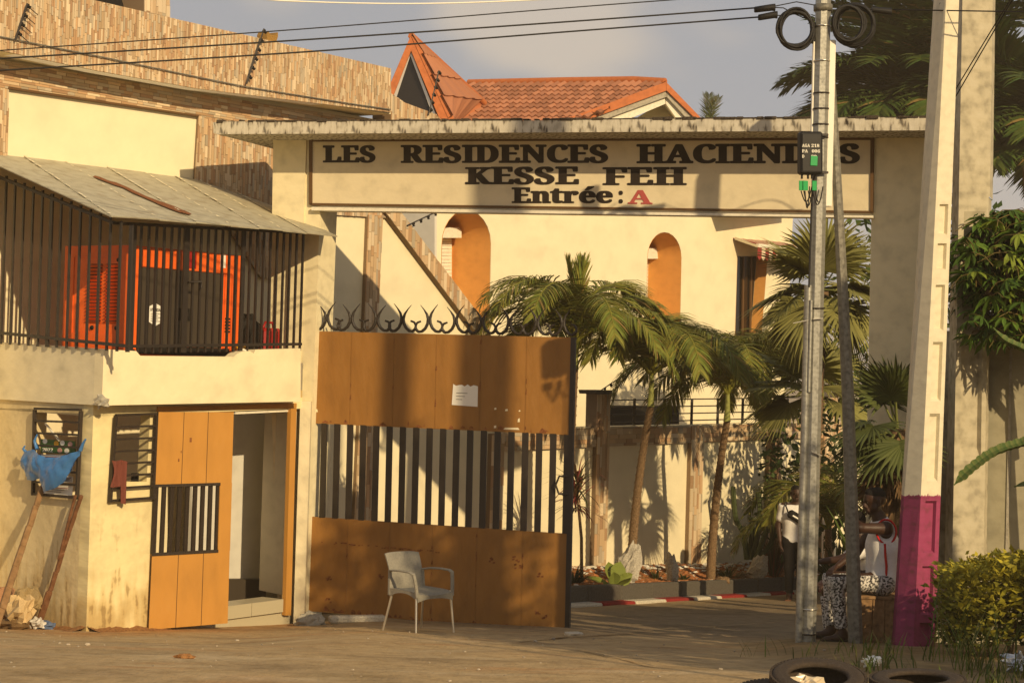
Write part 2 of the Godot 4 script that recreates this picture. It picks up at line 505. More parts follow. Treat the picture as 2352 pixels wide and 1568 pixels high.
# ---------------------------------------------------------------- ground
func build_ground() -> void:
	var xs := []
	var v := -160.0
	while v < 160.0:
		xs.append(v)
		var a := absf(v - 0.0)
		v += 0.14 if a < 8.0 else (1.0 if a < 20 else 10.0)
	var zs := []
	v = -30.0
	while v < 520.0:
		zs.append(v)
		v += 0.14 if v > 10.5 and v < 38.0 else (1.0 if v > -6 and v < 60 else 12.0)
	var no := noise(31, 0.9, 4)
	var big := noise(32, 0.25, 3)
	var st := S()
	st.set_smooth_group(0)
	var pts := []
	var cols := []
	for z in zs:
		var row := PackedVector3Array()
		var cr := PackedColorArray()
		for x in xs:
			var h := gy(x, -z)
			if absf(x) < 9 and z > 9 and z < 40:
				h += 0.004 * no.get_noise_2d(x * 2.2, z * 2.2) + 0.009 * big.get_noise_2d(x * 3, z * 3)
			row.append(Vector3(x, h, -z))
			var k := big.get_noise_2d(x * 4, z * 4) * 0.4 + no.get_noise_2d(x, z) * 0.3
			var c := Color(0.50, 0.355, 0.18).lerp(Color(0.38, 0.275, 0.15), clampf(0.5 + k, 0, 1))
			# the metalled road runs in through the gate; the forecourt is dust
			var road: float = smoothstep(-2.0, -0.6, x - 0.55 * (z - 21.0)) * smoothstep(19.0, 21.5, z + 0.33 * x)
			c = c.lerp(Color(0.20, 0.155, 0.10), road * 0.85)
			# red earth along the guard house and on the verge
			var pw := Vector3(x, 0, -z)
			var near_wall: float = 1.0 - smoothstep(0.2, 1.1, maxf(GL.distance_to(pw), 0.0) if x < -4.0 else maxf(GF.distance_to(pw), 0.0))
			if x < -2.0 and z < 22.5:
				c = c.lerp(Color(0.42, 0.22, 0.085), clampf(near_wall * (0.75 + 1.2 * k), 0, 0.9))
			var red: float = smoothstep(0.25, 0.6, no.get_noise_2d(x * 0.55 + 40, z * 1.6)) * (1.0 - road)
			c = c.lerp(Color(0.44, 0.24, 0.10), red * 0.6)
			var dust: float = smoothstep(0.18, 0.5, no.get_noise_2d(x * 0.35 + 90, z * 1.1 + 30)) * (1.0 - road)
			c = c.lerp(Color(0.60, 0.48, 0.30), dust * 0.4)
			var damp: float = smoothstep(0.15, 0.5, big.get_noise_2d(x * 2.2 + 17, z * 4.0))
			c = c.darkened(damp * 0.22)
			var verge: float = smoothstep(1.9, 2.5, x) * (1.0 - smoothstep(18.2, 18.9, z))
			c = c.lerp(Color(0.19, 0.135, 0.065), verge * 0.8)
			cr.append(c)
		pts.append(row)
		cols.append(cr)
	for j in zs.size() - 1:
		for i in xs.size() - 1:
			for q in [[0, 0], [1, 1], [0, 1], [0, 0], [1, 0], [1, 1]]:
				st.set_color(cols[j + q[1]][i + q[0]])
				st.add_vertex(pts[j + q[1]][i + q[0]])
	var m := vcol(0.97, 0.2)
	m.albedo_texture = ntex(51, 0.02, [[0.1, rgb(228, 224, 216)], [0.4, rgb(244, 242, 238)], [0.62, rgb(255, 255, 255)], [0.95, rgb(255, 250, 240)]])
	m.uv1_triplanar = true; m.uv1_world_triplanar = true; m.uv1_scale = Vector3(0.43, 0.43, 0.43)
	m.normal_enabled = true; m.normal_texture = M.bump_fine; m.normal_scale = 0.35
	struct("ground", st, m)
	# pale joints and worn lines in the road surface
	var stp := S()
	for l in [[1235, 1469, 1455, 1456, 7], [1330, 1462, 1500, 1450, 4], [1190, 1476, 1340, 1458, 5], [890, 1448, 1020, 1458, 3], [1455, 1450, 1780, 1432, 3], [1500, 1533, 1330, 1492, 3], [1335, 1500, 1640, 1525, 3]]:
		var a := ground(l[0], l[1])
		var b := ground(l[2], l[3])
		var n := 14
		for i in n:
			var p := a.lerp(b, float(i) / n)
			var q := a.lerp(b, float(i + 1) / n)
			var hw: float = l[4] / 240.0 * (0.5 + 0.5 * absf(sin(i * 2.3 + l[0])))
			var s := (b - a).cross(Vector3.UP).normalized() * hw
			var e := Vector3.UP * 0.016
			var g := func(r: Vector3) -> Vector3: return seat(r) + e
			quad(stp, g.call(p - s), g.call(p + s), g.call(q + s), g.call(q - s))
	struct("road_joint", stp, pm(rgb(176, 148, 104), 0.15, 0.4, 0.95, 0.4, 0.03, 52))
	var sd := S()
	sd.set_smooth_group(0)
	for run in [[Vector3(-4.03, 0, -19.0), Vector3(-5.5, 0, -20.47), GL.normal], [Vector3(-4.03, 0, -19.0), Vector3(-3.42, 0, -19.93), GF.normal]]:
		var rows := []
		for i in 41:
			var p: Vector3 = (run[0] as Vector3).lerp(run[1], i / 40.0)
			var hh: float = 0.035 + 0.05 * maxf(0.0, no.get_noise_2d(p.x * 3.0, p.z * 3.0 + 8.0)) + 0.02 * no.get_noise_2d(p.x * 9.0, p.z * 9.0)
			var row := []
			for k in 6:
				var t := k / 5.0
				var q := seat(p + (run[2] as Vector3) * (-0.02 + t * (0.20 + 0.14 * no.get_noise_2d(p.x * 2.0, p.z * 2.0))))
				row.append(q + Vector3.UP * (hh * pow(1.0 - t, 1.6) - 0.004 * t))
			rows.append(row)
		for i in 40:
			for k in 5:
				var c: Array = [rows[i][k], rows[i][k + 1], rows[i + 1][k + 1], rows[i + 1][k]]
				if ((c[1] - c[0]) as Vector3).cross(c[2] - c[0]).y > 0: quad(sd, c[0], c[1], c[2], c[3])
				else: quad(sd, c[3], c[2], c[1], c[0])
	struct("ground_soil_drift", sd, M.soil)
	# pebbles and crumbs of rubbish lying about
	var sp := S()
	for i in 130:
		var x := rng.randf_range(-5.5, 3.0)
		var z := -rng.randf_range(12.2, 19.5)
		var r := rng.randf_range(0.004, 0.010) * (1.0 if i % 16 else 1.9)
		var tone := rng.randf_range(0.3, 0.75)
		sp.set_color(Color(0.62, 0.52, 0.38) * tone)
		lump(sp, Transform3D(Basis.from_euler(Vector3(rng.randf() * 3, rng.randf() * 3, 0)).scaled(Vector3(r * 1.4, r * 0.8, r)), seat(Vector3(x, 0, z)) + Vector3.UP * r * 0.4), i, 0.3, 3)
	struct("gravel", sp, vcol(0.95), "stuff")

# ---------------------------------------------------------------- stone facing
var PAL := [Color(0.52, 0.38, 0.23), Color(0.62, 0.49, 0.32), Color(0.47, 0.33, 0.19), Color(0.40, 0.25, 0.14), Color(0.48, 0.30, 0.16), Color(0.58, 0.45, 0.29), Color(0.44, 0.36, 0.25), Color(0.53, 0.37, 0.21)]
func clad(nm: String, par: Node, pl: Plane, px: Array, vert: bool, tw: float, th: float, proud: float, back := 0.02) -> MeshInstance3D:
	var pts := ons(pl, px) if px[0] is Array else PackedVector3Array(px)
	var n := pl.normal
	var u := Vector3.UP.cross(n).normalized()
	var o := pts[0]
	var poly := PackedVector2Array()
	var lo := Vector2(1e9, 1e9)
	var hi := -lo
	for p in pts:
		var q := Vector2((p - o).dot(u), p.y - o.y)
		poly.append(q)
		lo = lo.min(q); hi = hi.max(q)
	var st := S()
	st.set_color(Color(0.22, 0.15, 0.09))
	prism(st, pts, -n * back)
	var cw := tw if vert else th
	var ch := th if vert else tw
	var a0 := lo.x if vert else lo.y
	var a1 := hi.x if vert else hi.y
	var b0 := lo.y if vert else lo.x
	var b1 := hi.y if vert else hi.x
	var a := a0
	while a < a1:
		var sa: float = tw * rng.randf_range(0.7, 1.35)
		var b := b0 - rng.randf() * th
		while b < b1:
			var sb: float = th * rng.randf_range(0.5, 1.5)
			var g := 0.0035
			var r0 := Vector2(a, b) if vert else Vector2(b, a)
			var r1 := Vector2(a + sa - g, b + sb - g) if vert else Vector2(b + sb - g, a + sa - g)
			var cell := PackedVector2Array([r0, Vector2(r1.x, r0.y), r1, Vector2(r0.x, r1.y)])
			var inside := 0
			for q in cell:
				if Geometry2D.is_point_in_polygon(q, poly): inside += 1
			var parts := [cell] if inside == 4 else Geometry2D.intersect_polygons(cell, poly)
			for c in parts:
				var col: Color = PAL[rng.randi() % PAL.size()]
				col = col * rng.randf_range(0.78, 1.12)
				st.set_color(col)
				var pr: float = proud * rng.randf_range(0.35, 1.0)
				var m: int = c.size()
				var w3 := []
				for q in c: w3.append(o + u * q.x + Vector3.UP * q.y)
				if Geometry2D.is_polygon_clockwise(c): w3.reverse()
				for i in range(1, m - 1):
					tri(st, w3[0] + n * pr, w3[i] + n * pr, w3[i + 1] + n * pr)
				for i in m:
					var j := (i + 1) % m
					quad(st, w3[i], w3[j], w3[j] + n * pr, w3[i] + n * pr)
			b += sb
		a += sa
	var r := obj(nm, st, M.stone, par)
	r.set_meta("kind", "stuff")
	return r

func build_residence() -> void:
	var base := seat(on(W, 300, 1300))
	var r := thing("residence", "long cream building faced with strips of tan stone under a tall stone parapet", "building", base)
	var n := W.normal
	var st := S()
	prism(st, ons(W, [[-160, 70], [905, 283], [905, 478], [1128, 790], [1128, 1330], [-160, 1480]]), -n * 0.28)
	obj("wall", st, M.cream_far, r)
	# roof slab with its soffit, parapet standing on it
	st = S()
	prism(st, ons(off(W, 0.36), [[-160, 62], [0, 118], [450, 197], [897, 262], [897, 250], [0, 98], [-160, 40]]), -n * 0.66)
	obj("roof_slab", st, M.cream, r)
	var pp := off(W, 0.40)
	var para := [[-160, 69], [-160, -125], [205, -2], [897, 157], [897, 258], [450, 203], [225, 163], [0, 116]]
	st = S()
	prism(st, ons(off(pp, -0.022), para), -n * 0.2)
	obj("parapet", st, M.stone, r)
	clad("parapet_stone", r, pp, para, true, 0.025, 0.13, 0.012)
	# the low tail of the parapet that curves down behind the portal
	clad("coping_stone", r, off(W, 0.30), [[897, 214], [930, 236], [1000, 262], [1012, 274], [1012, 300], [897, 300]], true, 0.04, 0.16, 0.014, 0.3)
	# conduit
	st = S()
	var cp := []
	for p in [[-160, 52], [0, 84], [250, 134], [450, 176], [563, 199], [700, 221], [800, 237], [897, 251]]:
		cp.append(on(off(W, 0.43), p[0], p[1]))
	tube(st, cp, 0.007)
	obj("conduit", st, M.galv_dull, r)
	# facing strips framing the rendered panels
	var q := off(W, 0.035)
	clad("stone_facing", r, q, [[-160, 90], [0, 138], [450, 214], [900, 284], [900, 330], [460, 266], [20, 201], [20, 205], [-160, 178]], false, 0.032, 0.16, 0.014)
	clad("stone_facing", r, q, [[-10, 200], [19, 204], [14, 362], [-10, 360]], true, 0.032, 0.16, 0.014)
	clad("stone_facing", r, q, [[455, 266], [905, 330], [905, 482], [742, 482], [742, 640], [600, 640], [446, 412]], true, 0.032, 0.16, 0.014)
	var q2 := off(W, 0.03)
	clad("stone_facing", r, q2, [[742, 483], [905, 483], [920, 500], [880, 500], [742, 492]], true, 0.05, 0.2, 0.014)
	clad("stone_facing", r, off(W, 0.05), [[845, 493], [879, 494], [866, 760], [846, 1330], [806, 1330], [835, 760]], true, 0.05, 0.22, 0.014, 0.05)
	clad("stone_facing", r, off(W, 0.09), [[882, 484], [918, 484], [1116, 744], [1138, 800], [1108, 800], [1084, 752]], true, 0.06, 0.22, 0.016, 0.36)
	# roof turret and dark hatch seen over the parapet
	st = S()
	clad("turret_stone", r, off(W, -0.35), [[330, -80], [388, -80], [388, 40], [330, 26]], true, 0.05, 0.2, 0.016, 0.4)
	st = S()
	prism(st, ons(off(W, -0.5), [[170, -14], [180, -40], [270, -30], [284, 16], [240, 8]]), -n * 0.5)
	obj("roof_hatch", st, M.dark, r)
	# shallow timber sill of the rendered panel
	st = S()
	prism(st, ons(off(W, 0.055), [[19, 199], [456, 264], [456, 268], [19, 204]]), -n * 0.06)
	obj("panel_trim", st, M.brown_frame, r)
	# brackets of the electric fence
	fence_bracket(off(W, 0.46), [[34, 92], [62, 8]], 4, "black fence bracket with short prongs on the parapet, high over the barred balcony", r, true)
	fence_bracket(off(W, 0.46), [[566, 192], [606, 66]], 6, "black six knob fence bracket on the stone parapet beside the small rusty lamp", r, false)
	fence_bracket(off(W, 0.34), [[984, 264], [1008, 162]], 6, "black fence bracket standing before the triangular dormer window", r, false)
	fence_bracket(off(W, 0.12), [[935, 518], [1003, 486]], 4, "black fence bracket slanting under the sign board beside the sloping stone strip", r, false)
	# a small lamp on the parapet
	var lamp := thing("parapet_lamp", "small rusty yellow lamp head with two ears on top of the stone parapet", "lamp", on(off(W, 0.2), 624, 98))
	st = S()
	prism(st, ons(off(W, 0.28), [[612, 100], [613, 78], [616, 72], [622, 80], [632, 80], [638, 74], [638, 84], [633, 100]]), -n * 0.16)
	obj("housing", st, pm(rgb(150, 112, 48), 0.3, 0.2, 0.8, 0.4, 0.03, 61), lamp)
	st = S()
	bar(st, on(off(W, 0.2), 622, 118), on(off(W, 0.2), 622, 98), 0.05, 0.05)
	obj("stem", st, M.iron, lamp)

func fence_bracket(pl: Plane, ends: Array, n: int, label: String, host: Node3D, prongs: bool) -> void:
	var a := on(pl, ends[0][0], ends[0][1])
	var b := on(pl, ends[1][0], ends[1][1])
	var t := thing("fence_bracket", label, "fence bracket", a, "brackets of the electric fence")
	var st := S()
	bar(st, a, b, 0.016, 0.016, Vector3.FORWARD)
	obj("rod", st, M.iron, t)
	var side := (b - a).normalized().cross(pl.normal).normalized()
	for i in n:
		var p := a.lerp(b, (i + 0.8) / n)
		st = S()
		lathe(st, Transform3D(Basis(Quaternion(Vector3.UP, side)), p), [Vector2(0.0, 0.0), Vector2(0.022, 0.0), Vector2(0.026, 0.014), Vector2(0.014, 0.03), Vector2(0.02, 0.045), Vector2(0.0, 0.05)], 8)
		if prongs: tube(st, [p, p + side * 0.16 + Vector3.UP * -0.02], 0.006, 0.004, 5)
		obj("insulator", st, M.dark, t)

# ---------------------------------------------------------------- house behind
func build_house() -> void:
	var base := seat(on(HS, 1300, 1200))
	var h := thing("villa", "cream villa with arched ochre window niches and a red tiled roof with a pointed dormer", "house", base)
	var n := HS.normal
	var st := S()
	# front wall with two arched openings and one square one, all running down to the sill band
	var arch := func(l: float, r: float, apex: float, spring: float, sill: float, lean: float) -> Array:
		var o := [[l - lean, sill]]
		for i in 13:
			var t := float(i) / 12.0
			var x := lerpf(l, r, 0.5 - 0.5 * cos(PI * t))
			o.append([x, spring - (spring - apex) * sin(PI * t)])
		o.append([r - lean, sill])
		return o
	var line := [[1003, 1000], [1003, 308]]
	line.append_array([[1830, 308], [1800, 1000]])
	var a3 := [[1744, 1000], [1749, 782], [1764, 588], [1694, 588], [1688, 782], [1686, 1000]]
	var a2 := arch.call(1487.0, 1566.0, 533.0, 592.0, 1000.0, 8.0)
	var a1 = arch.call(1014.0, 1128.0, 482.0, 560.0, 1000.0, 8.0)
	line.append_array(a3)
	a2.reverse(); line.append_array(a2)
	a1.reverse(); line.append_array(a1)
	prism(st, ons(HS, line), -n * 0.8)
	obj("wall", st, M.cream_far, h)
	st = S()
	prism(st, ons(off(HS, 0.01), [[1000, 790], [1800, 778], [1800, 1010], [1000, 1010]]), -n * 0.8)
	obj("base_wall", st, M.cream_far, h)
	st = S()
	prism(st, ons(HS, [[1003, 262], [1003, 1000], [998, 1000], [998, 262]]), Vector3(-0.57, 0, -0.82).rotated(Vector3.UP, PI / 2 + 0.5) * 0.01 - n * 4.0)
	obj("side_wall", st, pm(rgb(206, 200, 186), 0.03, 2.0, 0.9, 0.1, 0.012, 62), h)
	# ochre linings of the niches
	for k in 2:
		var ar: Array = [[1014.0, 1128.0, 482.0, 560.0, 800.0, 4.8], [1487.0, 1566.0, 533.0, 592.0, 800.0, 4.0]][k]
		var p: Array = arch.call(ar[0], ar[1], ar[2], ar[3], ar[4], ar[5])
		st = S()
		st.set_smooth_group(0)
		var f := ons(off(HS, -0.004), p)
		var c := Vector3.ZERO
		for q in f: c += q / f.size()
		for i in f.size() - 1:
			var e0: Vector3 = f[i].lerp(c, 0.022)
			var e1: Vector3 = f[i + 1].lerp(c, 0.022)
			quad(st, e0, e0 - n * 0.8, e1 - n * 0.8, e1)
		st.set_smooth_group(-1)
		obj("niche", st, M.niche, h)
		st = S()
		prism(st, ons(off(HS, -0.79), [[ar[0] - 60, ar[2] - 20], [ar[1] + 10, ar[2] - 20], [ar[1] + 10, 800], [ar[0] - 60, 800]]), -n * 0.05)
		var wd := obj("window", st, M.niche, h)
		# roller shutter with its box
		var w := [1014, 1038, 548, 800] if k == 0 else [1488, 1505, 596, 800]
		var y: float = w[2]
		while y < w[3]:
			st = S()
			prism(st, ons(off(HS, -0.735), [[w[0] - 22, y], [w[1] - 0.5, y], [w[1] - 0.5, y + 7.2], [w[0] - 22, y + 7.2]]), -n * 0.03)
			obj("shutter_slat", st, M.white, wd)
			y += 8.0
		st = S()
		var bxp := [[w[0] - 22, w[2] - 26], [w[1] + 16, w[2] - 26], [w[1] + 22, w[2] - 18], [w[1] + 22, w[2] - 2], [w[0] - 22, w[2] - 2]]
		prism(st, ons(off(HS, -0.52), bxp), -n * 0.25)
		obj("shutter_box", st, M.white, wd)
	# square opening: dark window, ochre lining
	st = S()
	prism(st, ons(off(HS, -0.26), [[1640, 570], [1780, 570], [1780, 800], [1640, 800]]), -n * 0.05)
	obj("window", st, M.window_dark, h)
	st = S()
	var sq := ons(off(HS, -0.004), [[1688.5, 782], [1694.5, 588.5], [1763.5, 588.5], [1748.5, 782]])
	for i in 3:
		quad(st, sq[i], sq[i] - n * 0.25, sq[i + 1] - n * 0.25, sq[i + 1])
	obj("niche", st, M.niche, h)
	for i in 3:
		st = S()
		prism(st, ons(off(HS, -0.22), [[1690 + i * 18, 590], [1693 + i * 18, 590], [1690 + i * 18, 790], [1687 + i * 18, 790]]), -n * 0.03)
		obj("window_bar", st, M.brown_frame, h)
	# striped awning above it
	var aw := thing("awning", "red and cream striped awning with scalloped valance over the dark window of the villa", "awning", on(HS, 1730, 600))
	var w0 := on(HS, 1684, 546)
	var w1 := on(HS, 1800, 556)
	var out := n * 0.55 + Vector3.DOWN * 0.12
	var k := 14
	var stripe := [plain(rgb(140, 48, 44), 0.9), plain(rgb(206, 186, 156), 0.9)]
	for i in k:
		var p0 := w0.lerp(w1, float(i) / k)
		var p1 := w0.lerp(w1, float(i + 1) / k)
		st = S()
		prism(st, PackedVector3Array([p0, p0 + out, p1 + out, p1]), Vector3.DOWN * 0.012)
		var q0 := p0 + out + n * 0.02 + Vector3.DOWN * 0.07
		var q1 := p1 + out + n * 0.02 + Vector3.DOWN * 0.07
		var mid := (q0 + q1) / 2 + Vector3.DOWN * 0.26
		prism(st, PackedVector3Array([q0, q0 + Vector3.DOWN * 0.2, mid, q1 + Vector3.DOWN * 0.2, q1]), -n * 0.012)
		obj("stripe", st, stripe[i % 2], aw)
	st = S()
	bar(st, w0 + out + Vector3.DOWN * 0.04, w1 + out + Vector3.DOWN * 0.04, 0.07, 0.06, Vector3.UP)
	obj("front_rail", st, M.white, aw)
	st = S()
	bar(st, w0 + out * 0.1, w0 + out + Vector3.DOWN * 0.05, 0.05, 0.05, Vector3.UP)
	obj("end_bracket", st, M.alu, aw)
	# eaves at the right end
	st = S()
	prism(st, ons(off(HS, 0.7), [[1700, 488], [1850, 470], [1850, 452], [1700, 470]]), -n * 0.75 + Vector3.UP * 0.1)
	obj("eaves", st, M.cream_far, h)
	# ---- roof
	var A := at(1080, 190, 37.5)
	var Bp := at(1530, 188, 35.3)
	var E := at(1200, 330, 33.6)
	var rp := Plane(A, Bp, E)
	if rp.normal.y < 0: rp = -rp
	var rx := (Bp - A).normalized()
	var dn := rp.normal.cross(rx)
	if dn.y > 0: dn = -dn
	st = S()
	st.set_color(Color(0.30, 0.10, 0.04))
	prism(st, ons(off(rp, -0.03), [[1000, 330], [1060, 192], [1528, 190], [1300, 292], [1284, 330]]), -rp.normal * 0.12)
	var roof := obj("roof", st, M.roof, h)
	# pantiles, one mesh in four tones
	var tw := 0.142
	var span := (on(rp, 1200, 281) - A).dot(dn)
	var rows := 9
	var tl: float = span / (rows + 0.45)
	var tiles := []
	for v in 4:
		st = S()
		var tone: float = [1.0, 0.86, 0.72, 1.1][v]
		st.set_color(Color(0.36, 0.155, 0.085) * tone)
		st.set_smooth_group(0)
		var pr := []
		for i in 7:
			var x := float(i) / 6.0
			pr.append(Vector2(x * tw, 0.022 + 0.022 * cos(TAU * x) ))
		for i in 6:
			var a := Vector3(pr[i].x, pr[i].y, 0)
			var b := Vector3(pr[i + 1].x, pr[i + 1].y, 0)
			var l := Vector3(0, 0.03, tl * 1.06)
			quad(st, a + l, b + l, b, a)
			st.set_smooth_group(-1)
			quad(st, a + l - Vector3(0, 0.05, 0), b + l - Vector3(0, 0.05, 0), b + l, a + l)
			st.set_smooth_group(0)
		st.generate_normals()
		tiles.append(st.commit())
	var fr := Basis(rx, rp.normal, dn)
	var shape := PackedVector2Array([Vector2(1020, 300), Vector2(1050, 258), Vector2(1106, 238), Vector2(1078, 188), Vector2(1535, 184), Vector2(1535, 200), Vector2(1300, 292)])
	for r in rows + 1:
		for c in range(-12, 34):
			var p: Vector3 = A + rx * (c * tw) + dn * (0.0 if r == 0 else (r + 0.45) * tl)
			var mid := p + rx * tw / 2 + dn * tl / 2
			var lc := B.inverse() * (mid - C)
			var sp := Vector2(1176 + F * lc.x / -lc.z, 784 - F * lc.y / -lc.z)
			if not Geometry2D.is_point_in_polygon(sp, shape): continue
			var t := inst("roof_tile", tiles[rng.randi() % 4], M.roof, roof)
			var sc := Vector3(1, 1, 1.45) if r == 0 else Vector3.ONE
			t.transform = Transform3D(fr * Basis.from_scale(sc), p - roof.global_position)
	# ridge and gable boards
	st = S()
	tube(st, [at(1076, 191, 37.5), at(1300, 186, 36.4), at(1457, 184, 35.7), at(1528, 188, 35.3)], 0.075, 0.075, 8)
	obj("ridge", st, M.barge, roof)
	var gp := Plane(Vector3(0.18, 0, 0.983).normalized(), at(1530, 190, 34.6))
	st = S()
	prism(st, ons(gp, [[1270, 284], [1530, 188], [1531, 208], [1310, 290]]), -gp.normal * 0.9)
	obj("barge_board", st, M.barge, h)
	st = S()
	prism(st, ons(gp, [[1530.5, 188], [1612, 272], [1598, 272], [1531.5, 207]]), -gp.normal * 0.9)
	obj("barge_board", st, M.barge, h)
	st = S()
	prism(st, ons(off(gp, -0.05), [[1310, 290], [1531, 208], [1532, 222], [1345, 290]]), -gp.normal * 0.6)
	prism(st, ons(off(gp, -0.05), [[1532, 208], [1598, 274], [1580, 274], [1533, 223]]), -gp.normal * 0.6)
	obj("soffit", st, M.concrete_grey, h)
	st = S()
	prism(st, ons(off(gp, -0.12), [[1340, 292], [1528, 220], [1529, 238], [1400, 292]]), -gp.normal * 0.08)
	prism(st, ons(off(gp, -0.12), [[1529.5, 220], [1580, 280], [1560, 280], [1530.5, 239]]), -gp.normal * 0.08)
	obj("fascia", st, M.white, h)
	st = S()
	prism(st, ons(off(gp, -0.7), [[1380, 320], [1530, 230], [1600, 320]]), -gp.normal * 0.05)
	obj("gable_wall", st, M.cream_far, h)
	# ---- dormer
	var dp := Plane(Vector3(0.05, 0, 1).normalized(), at(942, 85, 33.2))
	var dn2 := dp.normal
	var ap := on(dp, 943, 82)
	var rb := on(dp, 1030, 274)
	var bk := on(off(rp, 0.05), 1112, 240)
	var bk2 := on(off(rp, 0.05), 1038, 292)
	st = S()
	prism(st, ons(dp, [[943, 82], [1032, 274], [1010, 274], [944, 116]]), -dn2 * 0.07)
	obj("dormer_board", st, M.barge, h)
	st = S()
	prism(st, ons(dp, [[943, 82], [944, 116], [898, 232], [880, 240], [880, 232]]), -dn2 * 0.3)
	obj("dormer_board", st, M.barge, h)
	st = S()
	prism(st, ons(off(dp, -0.1), [[940, 121], [944, 119], [1006, 276], [998, 276]]), -dn2 * 0.06)
	prism(st, ons(off(dp, -0.1), [[940, 119], [944, 122], [905, 240], [890, 280], [880, 280]]), -dn2 * 0.06)
	prism(st, ons(off(dp, -0.1), [[890, 268], [1000, 268], [1004, 276], [888, 276]]), -dn2 * 0.06)
	var df := obj("dormer_frame", st, M.alu, h)
	st = S()
	prism(st, ons(off(dp, -0.2), [[942, 122], [1004, 276], [884, 276]]), -dn2 * 0.04)
	obj("pane", st, M.window_dark, df)
	st = S()
	prism(st, ons(off(dp, 0.012), [[944, 82], [957, 88], [1043, 272], [1031, 275]]), -dn2 * 0.25)
	obj("dormer_board", st, M.barge, h)
	# roof of the dormer: three courses of long tiles on the side in view
	var back := on(rp, 1100, 236)
	for i in 4:
		var t0 := float(i) / 4.0
		var t1 := float(i + 1) / 4.0
		var f0 := ap.lerp(rb, t0) + Vector3(0.02, 0.04, 0.06)
		var f1 := ap.lerp(rb, t1) + Vector3(0.02, 0.04, 0.06)
		var b0 := ap.lerp(bk, 1.0 if i == 0 else 1.0)
		var g0 := ap.lerp(bk, t0 * 0.0 + (0.0 if i == 0 else minf(1.0, t0 * 1.25)))
		var g1 := ap.lerp(bk, minf(1.0, t1 * 1.25)) if t1 * 1.25 < 1.0 else bk.lerp(bk2, (t1 * 1.25 - 1.0) / 0.25)
		if i == 3: g0 = ap.lerp(bk, 0.9375)
		st = S()
		st.set_color(Color(0.40, 0.17, 0.09) * rng.randf_range(0.9, 1.08))
		var up := (f1 - f0).cross(g0 - f0).normalized()
		if up.x < 0: up = -up
		var m := 12
		for j in m:
			var s0 := float(j) / m
			var s1 := float(j + 1) / m
			var w0_ := up * (0.02 + 0.02 * cos(s0 * TAU * 4))
			var w1_ := up * (0.02 + 0.02 * cos(s1 * TAU * 4))
			var drop := up * 0.03
			quad(st, f1.lerp(g1, s0) + w0_ + drop, f1.lerp(g1, s1) + w1_ + drop, f0.lerp(g0, s1) + w1_, f0.lerp(g0, s0) + w0_)
			quad(st, f1.lerp(g1, s0) - drop * 0.5, f1.lerp(g1, s1) - drop * 0.5, f1.lerp(g1, s1) + w1_ + drop, f1.lerp(g1, s0) + w0_ + drop)
		obj("dormer_tile", st, M.roof, h)
	st = S()
	tube(st, [ap + Vector3(0, 0.02, -0.1), bk + Vector3(0, 0.03, 0)], 0.06, 0.06, 7)
	obj("dormer_ridge", st, M.barge, h)
	st = S()
	st.set_color(Color(0.45, 0.16, 0.07))
	tri(st, ap, on(dp, 860, 276), bk)
	tri(st, on(dp, 860, 276), bk2, bk)
	obj("dormer_slope", st, M.roof, h)

# ---------------------------------------------------------------- guard house
func window_grille(host: Node3D, pl: Plane, q: Array, n: int, label: String) -> Node3D:
	# q: the four corners, upper left first, clockwise
	var c := ons(off(pl, 0.05), q)
	var g := thing("window_grille", label, "window grille", c[3])
	for e in [[0, 1], [1, 2], [3, 2], [0, 3]]:
		var st := S()
		var e0 := c[e[0]]
		var e1 := c[e[1]]
		if e[0] != 1 and e[1] != 3: bar(st, e0, e1, 0.03, 0.024, pl.normal)
		else: bar(st, e0 - Vector3.UP * 0.014, e1 - Vector3.UP * 0.014, 0.034, 0.028, pl.normal)
		obj("frame_bar", st, M.iron_worn, g)
	for i in n:
		var t := (i + 1.0) / (n + 1.0)
		var st := S()
		bar(st, c[0].lerp(c[3], t) + pl.normal * 0.004, c[1].lerp(c[2], t) + pl.normal * 0.004, 0.02, 0.02, pl.normal)
		obj("bar", st, M.iron_worn, g)
	return g

func grimy(seed_: int, base: Color) -> StandardMaterial3D:
	# painted render, splashed with mud along its foot and scuffed at hand height
	var n1 := noise(seed_, 3.0, 4)
	var n2 := noise(seed_ + 1, 9.0, 4)
	var n3 := noise(seed_ + 2, 30.0, 3)
	var m := printed(painted(512, 512, func(u: float, v: float) -> Color:
		var a := n1.get_noise_2d(u, v)
		var s := n2.get_noise_2d(u * 2.2, v * 0.35)
		var f := n3.get_noise_2d(u, v)
		var mud: float = smoothstep(0.60, 1.0, v + 0.22 * a + 0.25 * s)
		var c := base.lerp(base.darkened(0.25), clampf(a * 0.5 + 0.12 + f * 0.12, 0, 0.5))
		c = c.lerp(Color(0.60, 0.44, 0.20), mud * 0.42)
		var drip: float = smoothstep(0.30, 0.5, s + f * 0.2) * smoothstep(0.35, 0.9, v)
		return c.lerp(Color(0.36, 0.27, 0.15), drip * 0.34)), 0.9)
	m.normal_enabled = true
	m.normal_texture = M.bump_coarse
	m.normal_scale = 0.3
	return m
